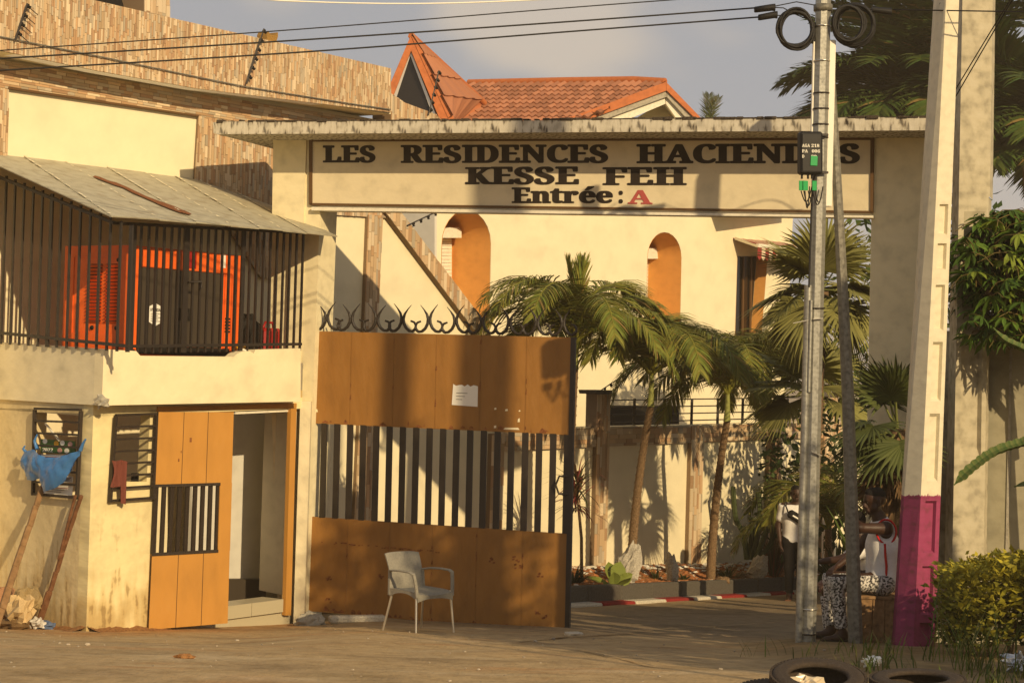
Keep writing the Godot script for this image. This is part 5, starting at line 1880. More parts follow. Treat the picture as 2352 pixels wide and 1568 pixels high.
func frond(length: float, a0: float, curl: float, n: int, ll: float, lw: float, sd: int, col: Color, hang := 0.5, spread := 1.0) -> ArrayMesh:
	# a feather leaf that leaves the crown along +x
	var r := RandomNumberGenerator.new()
	r.seed = sd
	var st := S()
	var pts := [Vector3.ZERO]
	var m := 14
	var sway := r.randf_range(-0.15, 0.15)
	for i in m:
		var t := (i + 0.5) / m
		var a := a0 - curl * pow(t, 1.15)
		pts.append(pts[-1] + Vector3(cos(a), sin(a), sway * t) * length / m)
	st.set_color(Color(col.r * 1.5, col.g * 1.25, col.b))
	tube(st, pts, 0.018 * length / 1.6, 0.004, 5)
	for i in n:
		var t := 0.10 + 0.90 * pow(float(i) / (n - 1), 0.9)
		var f := t * m
		var k := mini(int(f), m - 1)
		var p: Vector3 = pts[k].lerp(pts[k + 1], f - k)
		var tg: Vector3 = (pts[k + 1] - pts[k]).normalized()
		var upv := Vector3(-tg.y, tg.x, 0)
		for sg in [-1.0, 1.0]:
			var l := ll * (0.35 + 0.65 * sin(PI * clampf(0.12 + t * 0.86, 0, 1))) * r.randf_range(0.85, 1.12)
			var d: Vector3 = (Vector3(0, 0, sg) * spread + tg * (0.45 + 0.75 * t) + upv * r.randf_range(-0.05, 0.55)).normalized()
			var q := [p]
			var w := []
			var ws := [0.55, 1.0, 0.8, 0.0]
			for j in 3:
				var g: float = hang * (j + 0.4) * 0.42
				q.append(q[-1] + (d + Vector3.DOWN * g).normalized() * l / 3.0)
			for j in 4: w.append(ws[j] * lw)
			var c := col * r.randf_range(0.7, 1.35)
			c = Color(c.r * r.randf_range(0.9, 1.35), c.g, c.b)
			if r.randf() < 0.03: c = Color(0.22, 0.15, 0.05)
			ribbon(st, q, w, tg.cross(d).cross(d) if false else tg, c)
	st.generate_normals()
	return st.commit()
func fan(radius: float, n: int, pet: float, a0: float, sd: int, col: Color, droop := 0.35) -> ArrayMesh:
	# a fan leaf on its stalk
	var r := RandomNumberGenerator.new()
	r.seed = sd
	var st := S()
	var e := Vector3(cos(a0), sin(a0), 0)
	st.set_color(Color(0.16, 0.17, 0.05))
	tube(st, [Vector3.ZERO, e * pet * 0.5 + Vector3.DOWN * 0.01, e * pet], 0.016, 0.009, 5)
	var o := e * pet
	var ax := (e + Vector3.DOWN * droop).normalized()
	var nr := Vector3(-ax.y, ax.x, 0)
	var sd2 := Vector3(0, 0, 1)
	for i in n:
		var ang := lerpf(-2.0, 2.0, (i + 0.5) / n) + r.randf_range(-0.02, 0.02)
		var d := ax * cos(ang) + sd2 * sin(ang)
		var l := radius * (0.82 + 0.18 * cos(ang * 0.8)) * r.randf_range(0.9, 1.06)
		var h := 2.0 * l * 0.5 / n * 2.1
		var w := [0.012, h * 0.55, h * 0.62, h * 0.34, 0.0]
		var q := [o]
		for j in 4:
			var g: float = 0.10 * j * j * (0.6 + 0.6 * r.randf())
			q.append(q[-1] + (d + Vector3.DOWN * g * 0.55 + nr * 0.10).normalized() * l / 4.0)
		var c := col * r.randf_range(0.75, 1.25)
		ribbon(st, q, w, nr.cross(d), c, 0.35)
	st.generate_normals()
	return st.commit()
func palm(nm: String, label: String, group: String, base: Vector3, crown: Vector3, kinds: Array, plan: Array, tr: float, sd: int, shaft := 0.0, cat := "palm tree") -> Node3D:
	# plan: [mesh number, yaw, extra pitch]
	var r := RandomNumberGenerator.new()
	r.seed = sd
	var p := thing(nm, label, cat, base, group)
	var st := S()
	var pts := []
	var lean := Vector3(crown.x - base.x, 0, crown.z - base.z)
	var top := crown - Vector3.UP * shaft
	for i in 25:
		var t := i / 24.0
		pts.append(base + Vector3(lean.x * t * t, (top.y - base.y) * t - 0.1 * (1 - t), lean.z * t * t))
	tube(st, pts, tr * 1.25, tr * 0.85, 12)
	for i in 24:
		tube(st, [pts[i].lerp(pts[i + 1], 0.0), pts[i].lerp(pts[i + 1], 0.18)], lerpf(tr * 1.25, tr * 0.85, i / 24.0) + 0.006, -1, 12)
	obj("trunk", st, M.bark, p)
	if shaft > 0.0:
		st = S()
		tube(st, [top, top.lerp(crown, 0.35), crown], tr * 0.95, tr * 0.55, 10)
		obj("crownshaft", st, M.shaft, p)
	for q in plan:
		var o := inst("frond", kinds[q[0]], M.leaf, p)
		o.transform = Transform3D(Basis.from_euler(Vector3(0, q[1], q[2])), crown - base + Vector3.UP * r.randf_range(-0.03, 0.03))
	return p
func clump(nm: String, label: String, cat: String, p: Vector3, n: int, l: float, w: float, spread: float, cols: Array, sd: int, droop := 0.4, group := "") -> Node3D:
	var r := RandomNumberGenerator.new()
	r.seed = sd
	var st := S()
	for i in n:
		var yaw := r.randf() * TAU
		var tilt := spread * sqrt(r.randf())
		var d := Vector3(cos(yaw) * sin(tilt), cos(tilt), sin(yaw) * sin(tilt))
		var ln := l * r.randf_range(0.6, 1.1)
		var q := [p + Vector3(cos(yaw), 0, sin(yaw)) * r.randf() * l * 0.08]
		for j in 4:
			q.append(q[-1] + (d + (Vector3.DOWN * droop + Vector3(d.x, 0, d.z) * 0.3) * j * j * 0.12).normalized() * ln / 4.0)
		var c: Color = cols[r.randi() % cols.size()] * r.randf_range(0.75, 1.25)
		ribbon(st, q, [w * 0.6, w, w * 0.9, w * 0.6, 0.0], Vector3(-sin(yaw), 0, cos(yaw)), c, 0.4)
	return solo(nm, st, M.leaf, label, cat, group)
func leaf_at(st: SurfaceTool, p: Vector3, d: Vector3, nr: Vector3, l: float, w: float, c: Color) -> void:
	var s := d.cross(nr).normalized()
	var m := p + d * l * 0.5 - nr * 0.1 * l
	st.set_color(c)
	tri(st, p, m + s * w, m); tri(st, p, m, m - s * w)
	tri(st, m, m + s * w, p + d * l - nr * 0.05 * l); tri(st, m, p + d * l - nr * 0.05 * l, m - s * w)

func build_plants() -> void:
	var gcol := Color(0.132, 0.152, 0.028)
	var kinds := []
	for v in [[1.15, 1.5, 0.25, 0.42, 0.1], [2.1, 1.42, 2.6, 0.56, 0.75], [2.3, 1.1, 2.4, 0.58, 0.8], [1.9, 0.8, 2.1, 0.54, 0.85], [2.05, 1.28, 2.8, 0.56, 0.8]]:
		kinds.append(frond(v[0], v[1], v[2], 68, v[3], 0.0115, kinds.size() + 1, gcol, v[4], 0.3 if kinds.is_empty() else 1.0))
	var plan := func(sd: int, n: int, spear: bool) -> Array:
		var r := RandomNumberGenerator.new()
		r.seed = sd
		var o := []
		for i in n:
			o.append([1 + (i * 7 + sd) % 4, i * 2.39996 + r.randf() * 0.4 + sd, r.randf_range(-0.12, 0.2)])
		if spear:
			for i in 3: o.append([0, sd + i * 2.1, 0.05])
		return o
	var gp := "small feather palms in the garden bed"
	var b := func(px: float, py: float, d: float) -> Vector3:
		var q := at(px, py, d)
		return Vector3(q.x, gy(q.x, q.z) + 0.2, q.z)
	palm("feather_palm", "feather palm with an upright new leaf, its trunk behind the free end of the gate", gp, b.call(1300, 1300, 27.6), at(1322, 790, 27.4), kinds, plan.call(1, 20, true), 0.060, 1, 0.35)
	palm("feather_palm", "middle feather palm with a leaning trunk and yellow green crownshaft rising behind the white rock", gp, b.call(1450, 1290, 28.8), at(1497, 862, 28.2), kinds, plan.call(4, 18, false), 0.058, 2, 0.45)
	palm("feather_palm", "feather palm with a bare ringed trunk standing next to the column cactus", gp, b.call(1633, 1312, 30.7), at(1672, 905, 30.1), kinds, plan.call(9, 19, false), 0.060, 3, 0.42)
	palm("feather_palm", "feather palm behind the slim young tree, its fronds meeting the fan palm", gp, b.call(1782, 1270, 34.0), at(1768, 872, 33.6), kinds, plan.call(6, 17, false), 0.06, 4, 0.4)
	palm("feather_palm", "low feathery palm in shade half hidden by the two poles", "", b.call(1905, 1290, 31.5), at(1903, 1215, 31.5), kinds, plan.call(5, 10, false), 0.06, 5)
	# fan palms
	var fk := []
	for v in [[0.80, 0.34, 0.7, 0.2], [0.84, 0.40, 0.2, 0.45], [0.80, 0.45, -0.25, 0.6], [0.80, 0.34, 1.1, 0.15]]:
		fk.append(fan(v[0], 34, v[1], v[2], fk.size() + 20, Color(0.19, 0.18, 0.055), v[3]))
	palm("fan_palm", "large fan palm with broad pleated leaves behind the steel pole", "fan palms by the gateway", b.call(1856, 1260, 26.5), at(1888, 668, 26.0), fk,
		[[0, 2.6, 0.1], [0, 3.5, -0.1], [1, 2.9, -0.25], [2, 3.3, -0.1], [2, 2.7, -0.35], [1, 0.3, 0], [1, -0.5, -0.2], [0, 0.6, 0.2], [2, 5.4, -0.2], [3, 4.6, 0.1], [2, 4.2, -0.3], [2, 0.2, -0.5], [1, 1.5, 0], [3, 1.2, 0.2], [2, 3.9, -0.6], [2, 5.9, -0.7], [0, 4.4, 0.2]], 0.11, 6)
	palm("fan_palm", "lower fan palm with lit yellowish leaves below the large one, behind the steel pole", "fan palms by the gateway", b.call(1858, 1290, 27.5), at(1872, 905, 27.2), fk,
		[[0, 2.8, 0.0], [1, 3.3, 0.1], [2, 2.9, 0.1], [2, 3.6, -0.1], [1, 2.3, 0.2], [1, 0.4, 0], [2, 5.6, 0], [1, 4.7, 0.1], [0, 1.3, 0.3], [0, 4.0, 0.4]], 0.09, 16)
	var fs := []
	for v in [[0.5, 0.3, 0.7, 0.2], [0.52, 0.32, 0.15, 0.5], [0.5, 0.34, -0.35, 0.7]]:
		fs.append(fan(v[0], 26, v[1], v[2], fs.size() + 40, Color(0.075, 0.09, 0.028), v[3]))
	var f2 := palm("fan_palm", "shaggy fan palm with a skirt of dead leaves, between pillar and concrete pole", "fan palms by the gateway", b.call(2052, 1400, 18.75), at(2062, 985, 18.8), fs,
		[[0, 2.4, 0.3], [1, 3.0, -0.1], [1, 3.7, -0.15], [2, 3.3, 0.0], [0, 3.6, 0.5], [0, 1.7, 0.5], [2, 2.6, 0.1], [2, 4.1, -0.1], [0, 4.3, 0.5], [2, 4.7, 0]], 0.09, 7)
	var dead := []
	for k in 2: dead.append(fan(0.5, 18, 0.28, -1.2, 60 + k, Color(0.12, 0.07, 0.03), 1.2))
	for i in 11:
		var o := inst("dead_frond", dead[i % 2], M.leaf_dry, f2)
		o.transform = Transform3D(Basis.from_euler(Vector3(0, i * 2.4, -0.05 * (i % 4))), at(2062, 985, 18.8) - f2.position - Vector3.UP * (0.04 + 0.03 * i))
	# big palms behind the portal
	var bk := []
	for v in [[4.0, 1.35, 1.2], [3.8, 1.0, 1.5], [3.5, 0.65, 1.5], [3.2, 0.3, 1.2]]:
		bk.append(frond(v[0], v[1], v[2], 72, 1.35, 0.046, bk.size() + 70, Color(0.055, 0.092, 0.020), 0.4))
	var pb := []
	for i in 64: pb.append([i % 4, i * 2.39996 + 0.3, 0.0])
	palm("coconut_palm", "tall dark palm crowding the sky between the steel pole and the concrete pole", "tall palms beyond the gateway", b.call(2105, 1200, 48.5), at(2112, 285, 48.0), bk, pb, 0.26, 8)
	var pc := []
	for i in 50: pc.append([(i + 1) % 4, i * 2.39996 + 1.0, 0.0])
	palm("coconut_palm", "tall dark palm behind the weathered concrete column, its lower fronds hanging over the boundary wall", "tall palms beyond the gateway", b.call(2390, 1200, 46.0), at(2370, 330, 45.5), bk, pc, 0.26, 9)
	palm("coconut_palm", "distant palm whose tip alone shows above the portal slab beside the white gable", "tall palms beyond the gateway", b.call(1628, 900, 60), at(1627, 300, 58.0), [frond(1.05, 1.5, 0.4, 26, 0.42, 0.012, 90, Color(0.07, 0.09, 0.03), 0.1)], [[0, 0.4, 0], [0, 2.5, 0.15], [0, 4.3, 0.1], [0, 5.4, -0.1]], 0.14, 10)
	# dense shrubs that close the view between the villa and the far pillar
	for q in [[1960, 1120, 33.0, 1.5, "dark leafy shrub beyond the garden wall between the leaning strut and the far pillar"], [2125, 700, 30.0, 1.7, "dark broad shrub behind the far pillar and the concrete pole"]]:
		var c := at(q[0], q[1], q[2])
		var t := thing("background_shrub", q[4], "shrub", seat(c))
		var st := S()
		st.set_color(Color(0.09, 0.065, 0.04))
		tube(st, [seat(c), c], 0.06, 0.03, 6)
		obj("stem", st, M.bark, t)
		st = S()
		for i in 1500:
			var dv := Vector3(rng.randfn(), rng.randfn(), rng.randfn()).normalized()
			var p: Vector3 = c + dv * q[3] * pow(rng.randf(), 0.4) * Vector3(1, 1.25, 1)
			leaf_at(st, p, (dv + Vector3(rng.randfn(), rng.randfn() - 0.4, rng.randfn()) * 0.6).normalized(), Vector3(rng.randfn(), 1, rng.randfn()).normalized(), rng.randf_range(0.14, 0.26), 0.05, Color(0.05, 0.08, 0.022) * rng.randf_range(0.6, 1.4))
		obj("foliage", st, M.leaf, t)
	# red leaved cordyline by the end of the gate
	var cp: Vector3 = b.call(1338, 1290, 27.0)
	var ct := thing("cordyline", "red and dark green cordyline with arching strap leaves beside the free end of the gate", "shrub", cp)
	var st2 := S()
	var cc := at(1325, 1120, 27.0)
	tube(st2, [cp, (cp + cc) / 2 + Vector3(0.03, 0, 0), cc], 0.025, 0.018, 6)
	obj("stem", st2, M.bark, ct)
	st2 = S()
	for i in 130:
		var yaw := rng.randf() * TAU
		var tilt := rng.randf_range(0.2, 2.0)
		var d := Vector3(cos(yaw) * sin(tilt), cos(tilt), sin(yaw) * sin(tilt))
		var o: Vector3 = cc + Vector3.UP * rng.randf_range(-0.35, 0.1)
		var q := [o]
		var ln := rng.randf_range(0.3, 0.62)
		for j in 4: q.append(q[-1] + (d + Vector3.DOWN * 0.16 * j * j * 0.5).normalized() * ln / 4)
		ribbon(st2, q, [0.006, 0.012, 0.012, 0.008, 0.0], Vector3(-sin(yaw), 0, cos(yaw)), [Color(0.16, 0.035, 0.03), Color(0.09, 0.05, 0.025), Color(0.055, 0.06, 0.025), Color(0.22, 0.05, 0.04)][i % 4] * rng.randf_range(0.7, 1.3))
	obj("foliage", st2, M.leaf, ct)
	# cacti
	var ca := thing("column_cactus", "clump of tall dark column cacti against the garden wall beside the ringed palm trunk", "cactus", b.call(1722, 1285, 32.4))
	for a in [[[1716, 1285], [1708, 1225], [1690, 1190], [1684, 1118]], [[1728, 1285], [1738, 1230], [1746, 1180], [1742, 1132]], [[1722, 1280], [1728, 1215], [1724, 1188]], [[1736, 1285], [1760, 1220], [1776, 1160], [1786, 1120]], [[1730, 1280], [1744, 1220], [1764, 1190]], [[1738, 1285], [1770, 1250], [1778, 1210]]]:
		var st := S()
		var pts := []
		for q in a: pts.append(at(q[0], q[1], 32.4 + rng.randf_range(-0.2, 0.2)))
		var cv := Curve3D.new()
		for i in pts.size():
			var tg: Vector3 = (pts[mini(i + 1, pts.size() - 1)] - pts[maxi(i - 1, 0)]) / 6.0
			cv.add_point(pts[i], -tg, tg)
		cv.bake_interval = 0.1
		st.set_color(Color(0.06, 0.075, 0.03))
		var bp := Array(cv.get_baked_points())
		for k in 5:
			var an := TAU * k / 5.0
			var o := Vector3(cos(an), 0, sin(an)) * 0.022
			var pq := []
			for v in bp: pq.append(v + o)
			tube(st, pq, 0.028, 0.022, 6)
		obj("arm", st, M.stone, ca)
	clump("column_cactus", "small dark paddle cactus standing behind the bars of the gate", "cactus", b.call(1040, 1270, 26.2), 9, 0.5, 0.05, 0.7, [Color(0.035, 0.055, 0.02)], 3, 0.1)
	clump("garden_plant", "small upright dark plant behind the gate bars beside the paddle cactus", "garden plant", b.call(992, 1275, 25.8), 14, 0.42, 0.022, 0.6, [Color(0.04, 0.05, 0.02)], 4, 0.2)
	# slim young tree by the steel pole
	var yt := thing("young_tree", "slim young tree with small round leaves between the cacti and the steel pole", "tree", b.call(1790, 1260, 33.6))
	var st3 := S()
	var y0: Vector3 = b.call(1790, 1260, 33.6)
	var y1 := at(1789, 985, 33.6)
	tube(st3, [y0, (y0 + y1) / 2 + Vector3(-0.03, 0, 0), y1], 0.022, 0.01, 6)
	for i in 12:
		var p := y0.lerp(y1, 0.25 + 0.06 * i)
		var yaw := i * 2.4
		tube(st3, [p, p + Vector3(cos(yaw) * 0.25, 0.06, sin(yaw) * 0.2), p + Vector3(cos(yaw) * 0.42, 0.0, sin(yaw) * 0.3)], 0.007, 0.004, 4)
	obj("stem", st3, M.bark, yt)
	for v in 150:
		var t := rng.randf()
		var p := y0.lerp(y1, 0.1 + 0.92 * t) + Vector3(rng.randf_range(-0.45, 0.45), rng.randf_range(-0.1, 0.1), rng.randf_range(-0.3, 0.3)) * (1.05 - 0.45 * t)
		var st := S()
		leaf_at(st, Vector3.ZERO, Vector3(rng.randfn(), -0.8, rng.randfn()).normalized(), Vector3(rng.randfn() * 0.5, 0.6, 1).normalized(), rng.randf_range(0.08, 0.13), rng.randf_range(0.028, 0.04), Color(0.05, 0.065, 0.02) * rng.randf_range(0.6, 1.4))
		var o := loc("leaf", st, M.leaf, yt)
		o.position = p - y0
	# low planting
	clump("spiky_plant", "green strap leaved plant between the ringed palm trunk and the cactus", "garden plant", b.call(1672, 1295, 31.5), 46, 0.42, 0.013, 1.15, [Color(0.06, 0.075, 0.025), Color(0.09, 0.09, 0.03)], 11, 0.5)
	clump("spiky_plant", "tall brownish red grass clump between the slanting rock and the standing man", "garden plant", b.call(1778, 1300, 33.0), 90, 0.95, 0.012, 0.5, [Color(0.10, 0.06, 0.03), Color(0.16, 0.05, 0.03), Color(0.06, 0.06, 0.025)], 12, 0.3)
	clump("spiky_plant", "small grassy plant between the two white standing rocks", "garden plant", b.call(1508, 1300, 29.5), 22, 0.32, 0.010, 0.8, [Color(0.08, 0.10, 0.03)], 13, 0.3)
	clump("spiky_plant", "low green plant at the foot of the slender white rock", "garden plant", b.call(1570, 1300, 29.9), 30, 0.22, 0.02, 1.2, [Color(0.05, 0.07, 0.02)], 14, 0.5)
	clump("spiky_plant", "dark dense shrublet behind the free end post of the gate", "garden plant", b.call(1318, 1290, 26.8), 40, 0.35, 0.02, 0.9, [Color(0.035, 0.045, 0.02)], 15, 0.4)
	clump("spiky_plant", "dark green leafy plant in shade between the two grey poles", "garden plant", b.call(1925, 1290, 30.0), 60, 0.75, 0.03, 0.9, [Color(0.045, 0.06, 0.02)], 16, 0.5)
	clump("croton", "yellow green upright leaves glowing behind the strut beside the far pillar", "shrub", seat(at(1982, 1250, 24.0)) + Vector3.UP * 0.5, 40, 0.95, 0.035, 0.38, [Color(0.13, 0.15, 0.02), Color(0.07, 0.10, 0.02)], 17, 0.2)
	# pale young plant with broad leaves
	var bp2 := thing("broad_leaf_plant", "pale green young plant with broad upright leaves before the tall white rock", "garden plant", b.call(1411, 1335, 27.3))
	for q in [[1.9, 0.5, 0.42, 0.10], [1.0, 0.35, 0.40, 0.12], [2.9, 1.1, 0.44, 0.07], [0.3, 0.8, 0.34, 0.09], [4.6, 0.5, 0.3, 0.09], [5.5, 0.9, 0.36, 0.07]]:
		var st := S()
		var d := Vector3(cos(q[0]) * sin(q[1]), cos(q[1]), -sin(q[0]) * sin(q[1]))
		var pts := [Vector3.ZERO]
		for j in 5: pts.append(pts[-1] + (d + Vector3.DOWN * 0.08 * j).normalized() * q[2] / 5)
		ribbon(st, pts, [0.008, 0.02, q[3] * 0.8, q[3], q[3] * 0.75, 0.0], Vector3(0.9, 0, -0.3), Color(0.17, 0.20, 0.04), 0.25)
		loc("leaf", st, M.leaf, bp2)
	# rocks
	for q in [[1442, 1338, 28.0, 0.16, 0.34, 0.13, 0.25, "tall white rock standing in the bed behind the pale broad leaved plant"], [1544, 1322, 29.3, 0.10, 0.26, 0.09, -0.1, "slender white rock standing between the two palm trunks"], [1740, 1322, 32.1, 0.15, 0.26, 0.12, -0.5, "slanting pale rock leaning beside the cacti"], [1706, 1318, 31.7, 0.12, 0.09, 0.1, 0.0, "low brown stone at the foot of the slanting rock"], [1658, 1322, 30.6, 0.13, 0.06, 0.1, 0.0, "flat dark stone lying by the base of the ringed palm trunk"]]:
		var c: Vector3 = b.call(q[0], q[1], q[2])
		var st := S()
		lump(st, Transform3D(Basis.from_euler(Vector3(0.1, q[0], q[6])) * Basis.from_scale(Vector3(q[3], q[4], q[5])), c + Vector3.UP * q[4] * 0.75), int(q[0]), 0.3, 12)
		solo("rock", st, M.rock if q[4] > 0.2 else M.bark, q[7], "rock")
	# tree with hand shaped leaves over the boundary wall
	var hand := []
	for v in 4:
		var st := S()
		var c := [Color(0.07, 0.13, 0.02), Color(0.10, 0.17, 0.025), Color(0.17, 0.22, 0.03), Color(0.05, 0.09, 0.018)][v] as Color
		for i in 7:
			var ang := lerpf(-2.1, 2.1, i / 6.0)
			var d := Vector3(cos(ang), -0.28 - 0.1 * absf(ang), sin(ang)).normalized()
			var l: float = [0.10, 0.15, 0.185, 0.2, 0.185, 0.15, 0.10][i]
			var q := [Vector3.ZERO, d * l * 0.35, d * l * 0.7 + Vector3.DOWN * 0.012, d * l + Vector3.DOWN * 0.04]
			ribbon(st, q, [0.004, 0.020, 0.022, 0.0], Vector3(-sin(ang), 0, cos(ang)), c * rng.randf_range(0.9, 1.1), 0.3)
		st.set_color(Color(0.16, 0.12, 0.04))
		tube(st, [Vector3.ZERO, Vector3(-0.12, -0.03, 0), Vector3(-0.2, -0.12, 0)], 0.005, 0.004, 4)
		st.generate_normals()
		hand.append(st.commit())
	var tc := at(2300, 660, 18.4)
	var ht := thing("hand_leaf_tree", "leafy tree with bright hand shaped leaves spilling over the boundary wall", "tree", seat(at(2330, 1300, 18.6)))
	var st4 := S()
	for q in [[[2440, 1250], [2430, 900], [2340, 700], [2290, 560]], [[2440, 1000], [2430, 800], [2390, 600], [2360, 500]], [[2430, 900], [2340, 740], [2260, 660], [2215, 600]]]:
		var pts := []
		for e in q: pts.append(at(e[0], e[1], 18.5))
		tube(st4, pts, 0.035, 0.014, 6)
	obj("branch", st4, M.bark, ht)
	var st6 := SurfaceTool.new()
	st6.begin(Mesh.PRIMITIVE_TRIANGLES)
	for i in 900:
		var px := 2200.0 + 330.0 * rng.randf()
		var py := 480.0 + 290.0 * rng.randf()
		if px < 2240 and (py < 540 or py > 700): continue
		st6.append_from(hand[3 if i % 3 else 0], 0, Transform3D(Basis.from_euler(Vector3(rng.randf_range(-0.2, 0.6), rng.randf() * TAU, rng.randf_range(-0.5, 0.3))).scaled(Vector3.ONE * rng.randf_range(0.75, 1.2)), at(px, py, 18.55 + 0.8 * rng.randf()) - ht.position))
	inst("inner_foliage", st6.commit(), M.leaf, ht).set_meta("kind", "stuff")
	for i in 300:
		var px := 2188.0 + 330.0 * sqrt(rng.randf())
		var py := 490.0 + 300.0 * rng.randf()
		if py < 640 - (px - 2185) * 1.4 and px < 2260 and py < 535: continue
		if px < 2215 and py > 740: continue
		var o := inst("leaf", hand[rng.randi() % 4], M.leaf, ht)
		var k := rng.randf()
		o.transform = Transform3D(Basis.from_euler(Vector3(rng.randf_range(-0.2, 0.7), rng.randf() * TAU, rng.randf_range(-0.5, 0.3))).scaled(Vector3.ONE * rng.randf_range(0.75, 1.2)), at(px, py, 17.9 + 0.6 * k) - ht.position)
	# clipped hedge
	var h0 := at(2172, 1520, 15.7)
	var hg := thing("hedge", "clipped yellow green hedge of small leaves in front of the boundary wall", "hedge", seat(h0 + Vector3(0.8, 0, 0)))
	var st5 := S()
	for i in 22:
		var p := seat(h0 + Vector3(0.15 + rng.randf() * 1.9, 0, rng.randf_range(-0.35, 0.3)))
		tube(st5, [p, p + Vector3(rng.randf_range(-0.1, 0.1), 0.4, 0.03), p + Vector3(rng.randf_range(-0.2, 0.2), 0.8, 0.05)], 0.010, 0.005, 5)
	obj("twig", st5, M.bark, hg).set_meta("kind", "stuff")
	st5 = S()
	var hn := noise(77, 1.6, 3)
	for i in 21000:
		var x := rng.randf() * 2.6
		var y := pow(rng.randf(), 0.85)
		var z := rng.randf_range(-0.55, 0.5)
		var top := 0.80 + 0.10 * hn.get_noise_2d(x * 2, z * 2)
		if x < 0.35: top -= (0.35 - x) * 0.35
		var low := 0.08 + 0.12 * hn.get_noise_2d(x * 3 + 9, 4)
		var dist := minf(minf((1 - y) * 0.8, 0.5 - z), x)
		if dist > 0.22 and rng.randf() < 0.45: continue
		var p := seat(h0 + Vector3(x, 0, z)) + Vector3.UP * (low + (top - low) * y)
		p += Vector3(hn.get_noise_2d(y * 5, z * 5), 0, hn.get_noise_2d(x * 4, y * 5)) * 0.09
		var d := Vector3(rng.randfn() * 0.8 - (0.6 if x < 0.2 else 0.0), rng.randf_range(-0.2, 1.0), rng.randfn() * 0.7 + 0.4).normalized()
		var nr := Vector3(rng.randfn() * 0.5, 1.0, 0.7 + rng.randfn() * 0.5).normalized()
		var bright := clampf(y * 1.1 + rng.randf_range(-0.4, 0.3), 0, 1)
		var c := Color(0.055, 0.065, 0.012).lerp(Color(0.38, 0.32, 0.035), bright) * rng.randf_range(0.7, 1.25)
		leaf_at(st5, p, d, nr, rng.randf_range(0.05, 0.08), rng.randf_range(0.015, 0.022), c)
	obj("foliage", st5, M.leaf, hg).set_meta("kind", "stuff")
	var lv := []
	for v in 4:
		var s1 := S()
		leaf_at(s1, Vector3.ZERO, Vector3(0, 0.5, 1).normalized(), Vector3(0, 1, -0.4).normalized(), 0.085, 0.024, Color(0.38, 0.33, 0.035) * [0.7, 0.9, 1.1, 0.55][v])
		s1.generate_normals()
		lv.append(s1.commit())
	for i in 300:
		var x := rng.randf() * 1.3
		var y := pow(rng.randf(), 0.7)
		var top := 0.80 + 0.10 * hn.get_noise_2d(x * 2, 0.8)
		if x < 0.35: top -= (0.35 - x) * 0.35
		var o := inst("leaf", lv[rng.randi() % 4], M.leaf, hg)
		o.transform = Transform3D(Basis.from_euler(Vector3(rng.randf_range(-0.7, 0.5), rng.randf_range(-1.6, 1.6), rng.randf_range(-0.8, 0.8))), seat(h0 + Vector3(x, 0, 0.48)) + Vector3(0, 0.1 + (top - 0.1) * y, rng.randf_range(-0.05, 0.07)) - hg.position)
	# fleshy three edged stems hanging in from the side
	for q in [[[2420, 1000], [2300, 1032], [2240, 1070], [2192, 1114], 0.055, "long fleshy green stem with notched edges reaching in just above the hedge"], [[2440, 850], [2352, 800], [2310, 780], [2282, 752], 0.04, "curved pale green fleshy stem with notched edges under the hand leaved tree"], [[2440, 1100], [2380, 1108], [2352, 1112], [2330, 1118], 0.04, "short tip of a fleshy green stem at the frame edge above the hedge"]]:
		var st := S()
		var pts := []
		for k in 4: pts.append(at(q[k][0], q[k][1], 17.2))
		var cv := Curve3D.new()
		for i in 4:
			var tg: Vector3 = (pts[mini(i + 1, 3)] - pts[maxi(i - 1, 0)]) / 6.0
			cv.add_point(pts[i], -tg, tg)
		cv.bake_interval = 0.03
		var bp := cv.get_baked_points()
		var nb := bp.size()
		for wing in 3:
			var an := TAU * wing / 3.0 + 0.3
			for i in nb - 1:
				var tg := (bp[i + 1] - bp[i]).normalized()
				var s := tg.cross(Vector3(0, sin(an), cos(an))).normalized()
				var e := func(k: int) -> float: return q[4] * (0.75 + 0.25 * absf(sin(k * 0.8))) * (1.0 if k < nb - 6 else (nb - 1 - k) / 6.0)
				st.set_color(Color(0.07, 0.11, 0.03).lerp(Color(0.14, 0.16, 0.05), 0.4 * (i % 3)))
				quad(st, bp[i], bp[i + 1], bp[i + 1] + s * e.call(i + 1), bp[i] + s * e.call(i))
				quad(st, bp[i] + tg.cross(s) * 0.008, bp[i + 1] + tg.cross(s) * 0.008, bp[i + 1] + s * e.call(i + 1), bp[i] + s * e.call(i))
		solo("fleshy_stem", st, M.leaf, q[5], "cactus stem")
	# grass on the verge
	var st := S()
	for q in [[2018, 1500, 44, 0.24, "tuft of grass between the large tyre and the magenta pole foot"], [2000, 1530, 60, 0.16, "short grass patch just beside the large tyre"], [2250, 1530, 60, 0.5, "tall thin grass in front of the hedge near the smaller tyre"], [2190, 1510, 14, 0.75, "few long grass blades beside the magenta pole foot and the hedge"], [2320, 1545, 60, 0.2, "short grass patch under the hedge"], [2130, 1505, 16, 0.3, "sparse dry grass at the foot of the magenta pole"], [1760, 1500, 10, 0.28, "few dry grass blades beside the large tyre on the road side"], [1910, 1490, 16, 0.16, "small grass tuft behind the large tyre at the foot of the poles"], [2285, 1565, 60, 0.14, "low grass along the frame edge beside the smaller tyre"]]:
		var p := ground(q[0], q[1] + 10.0)
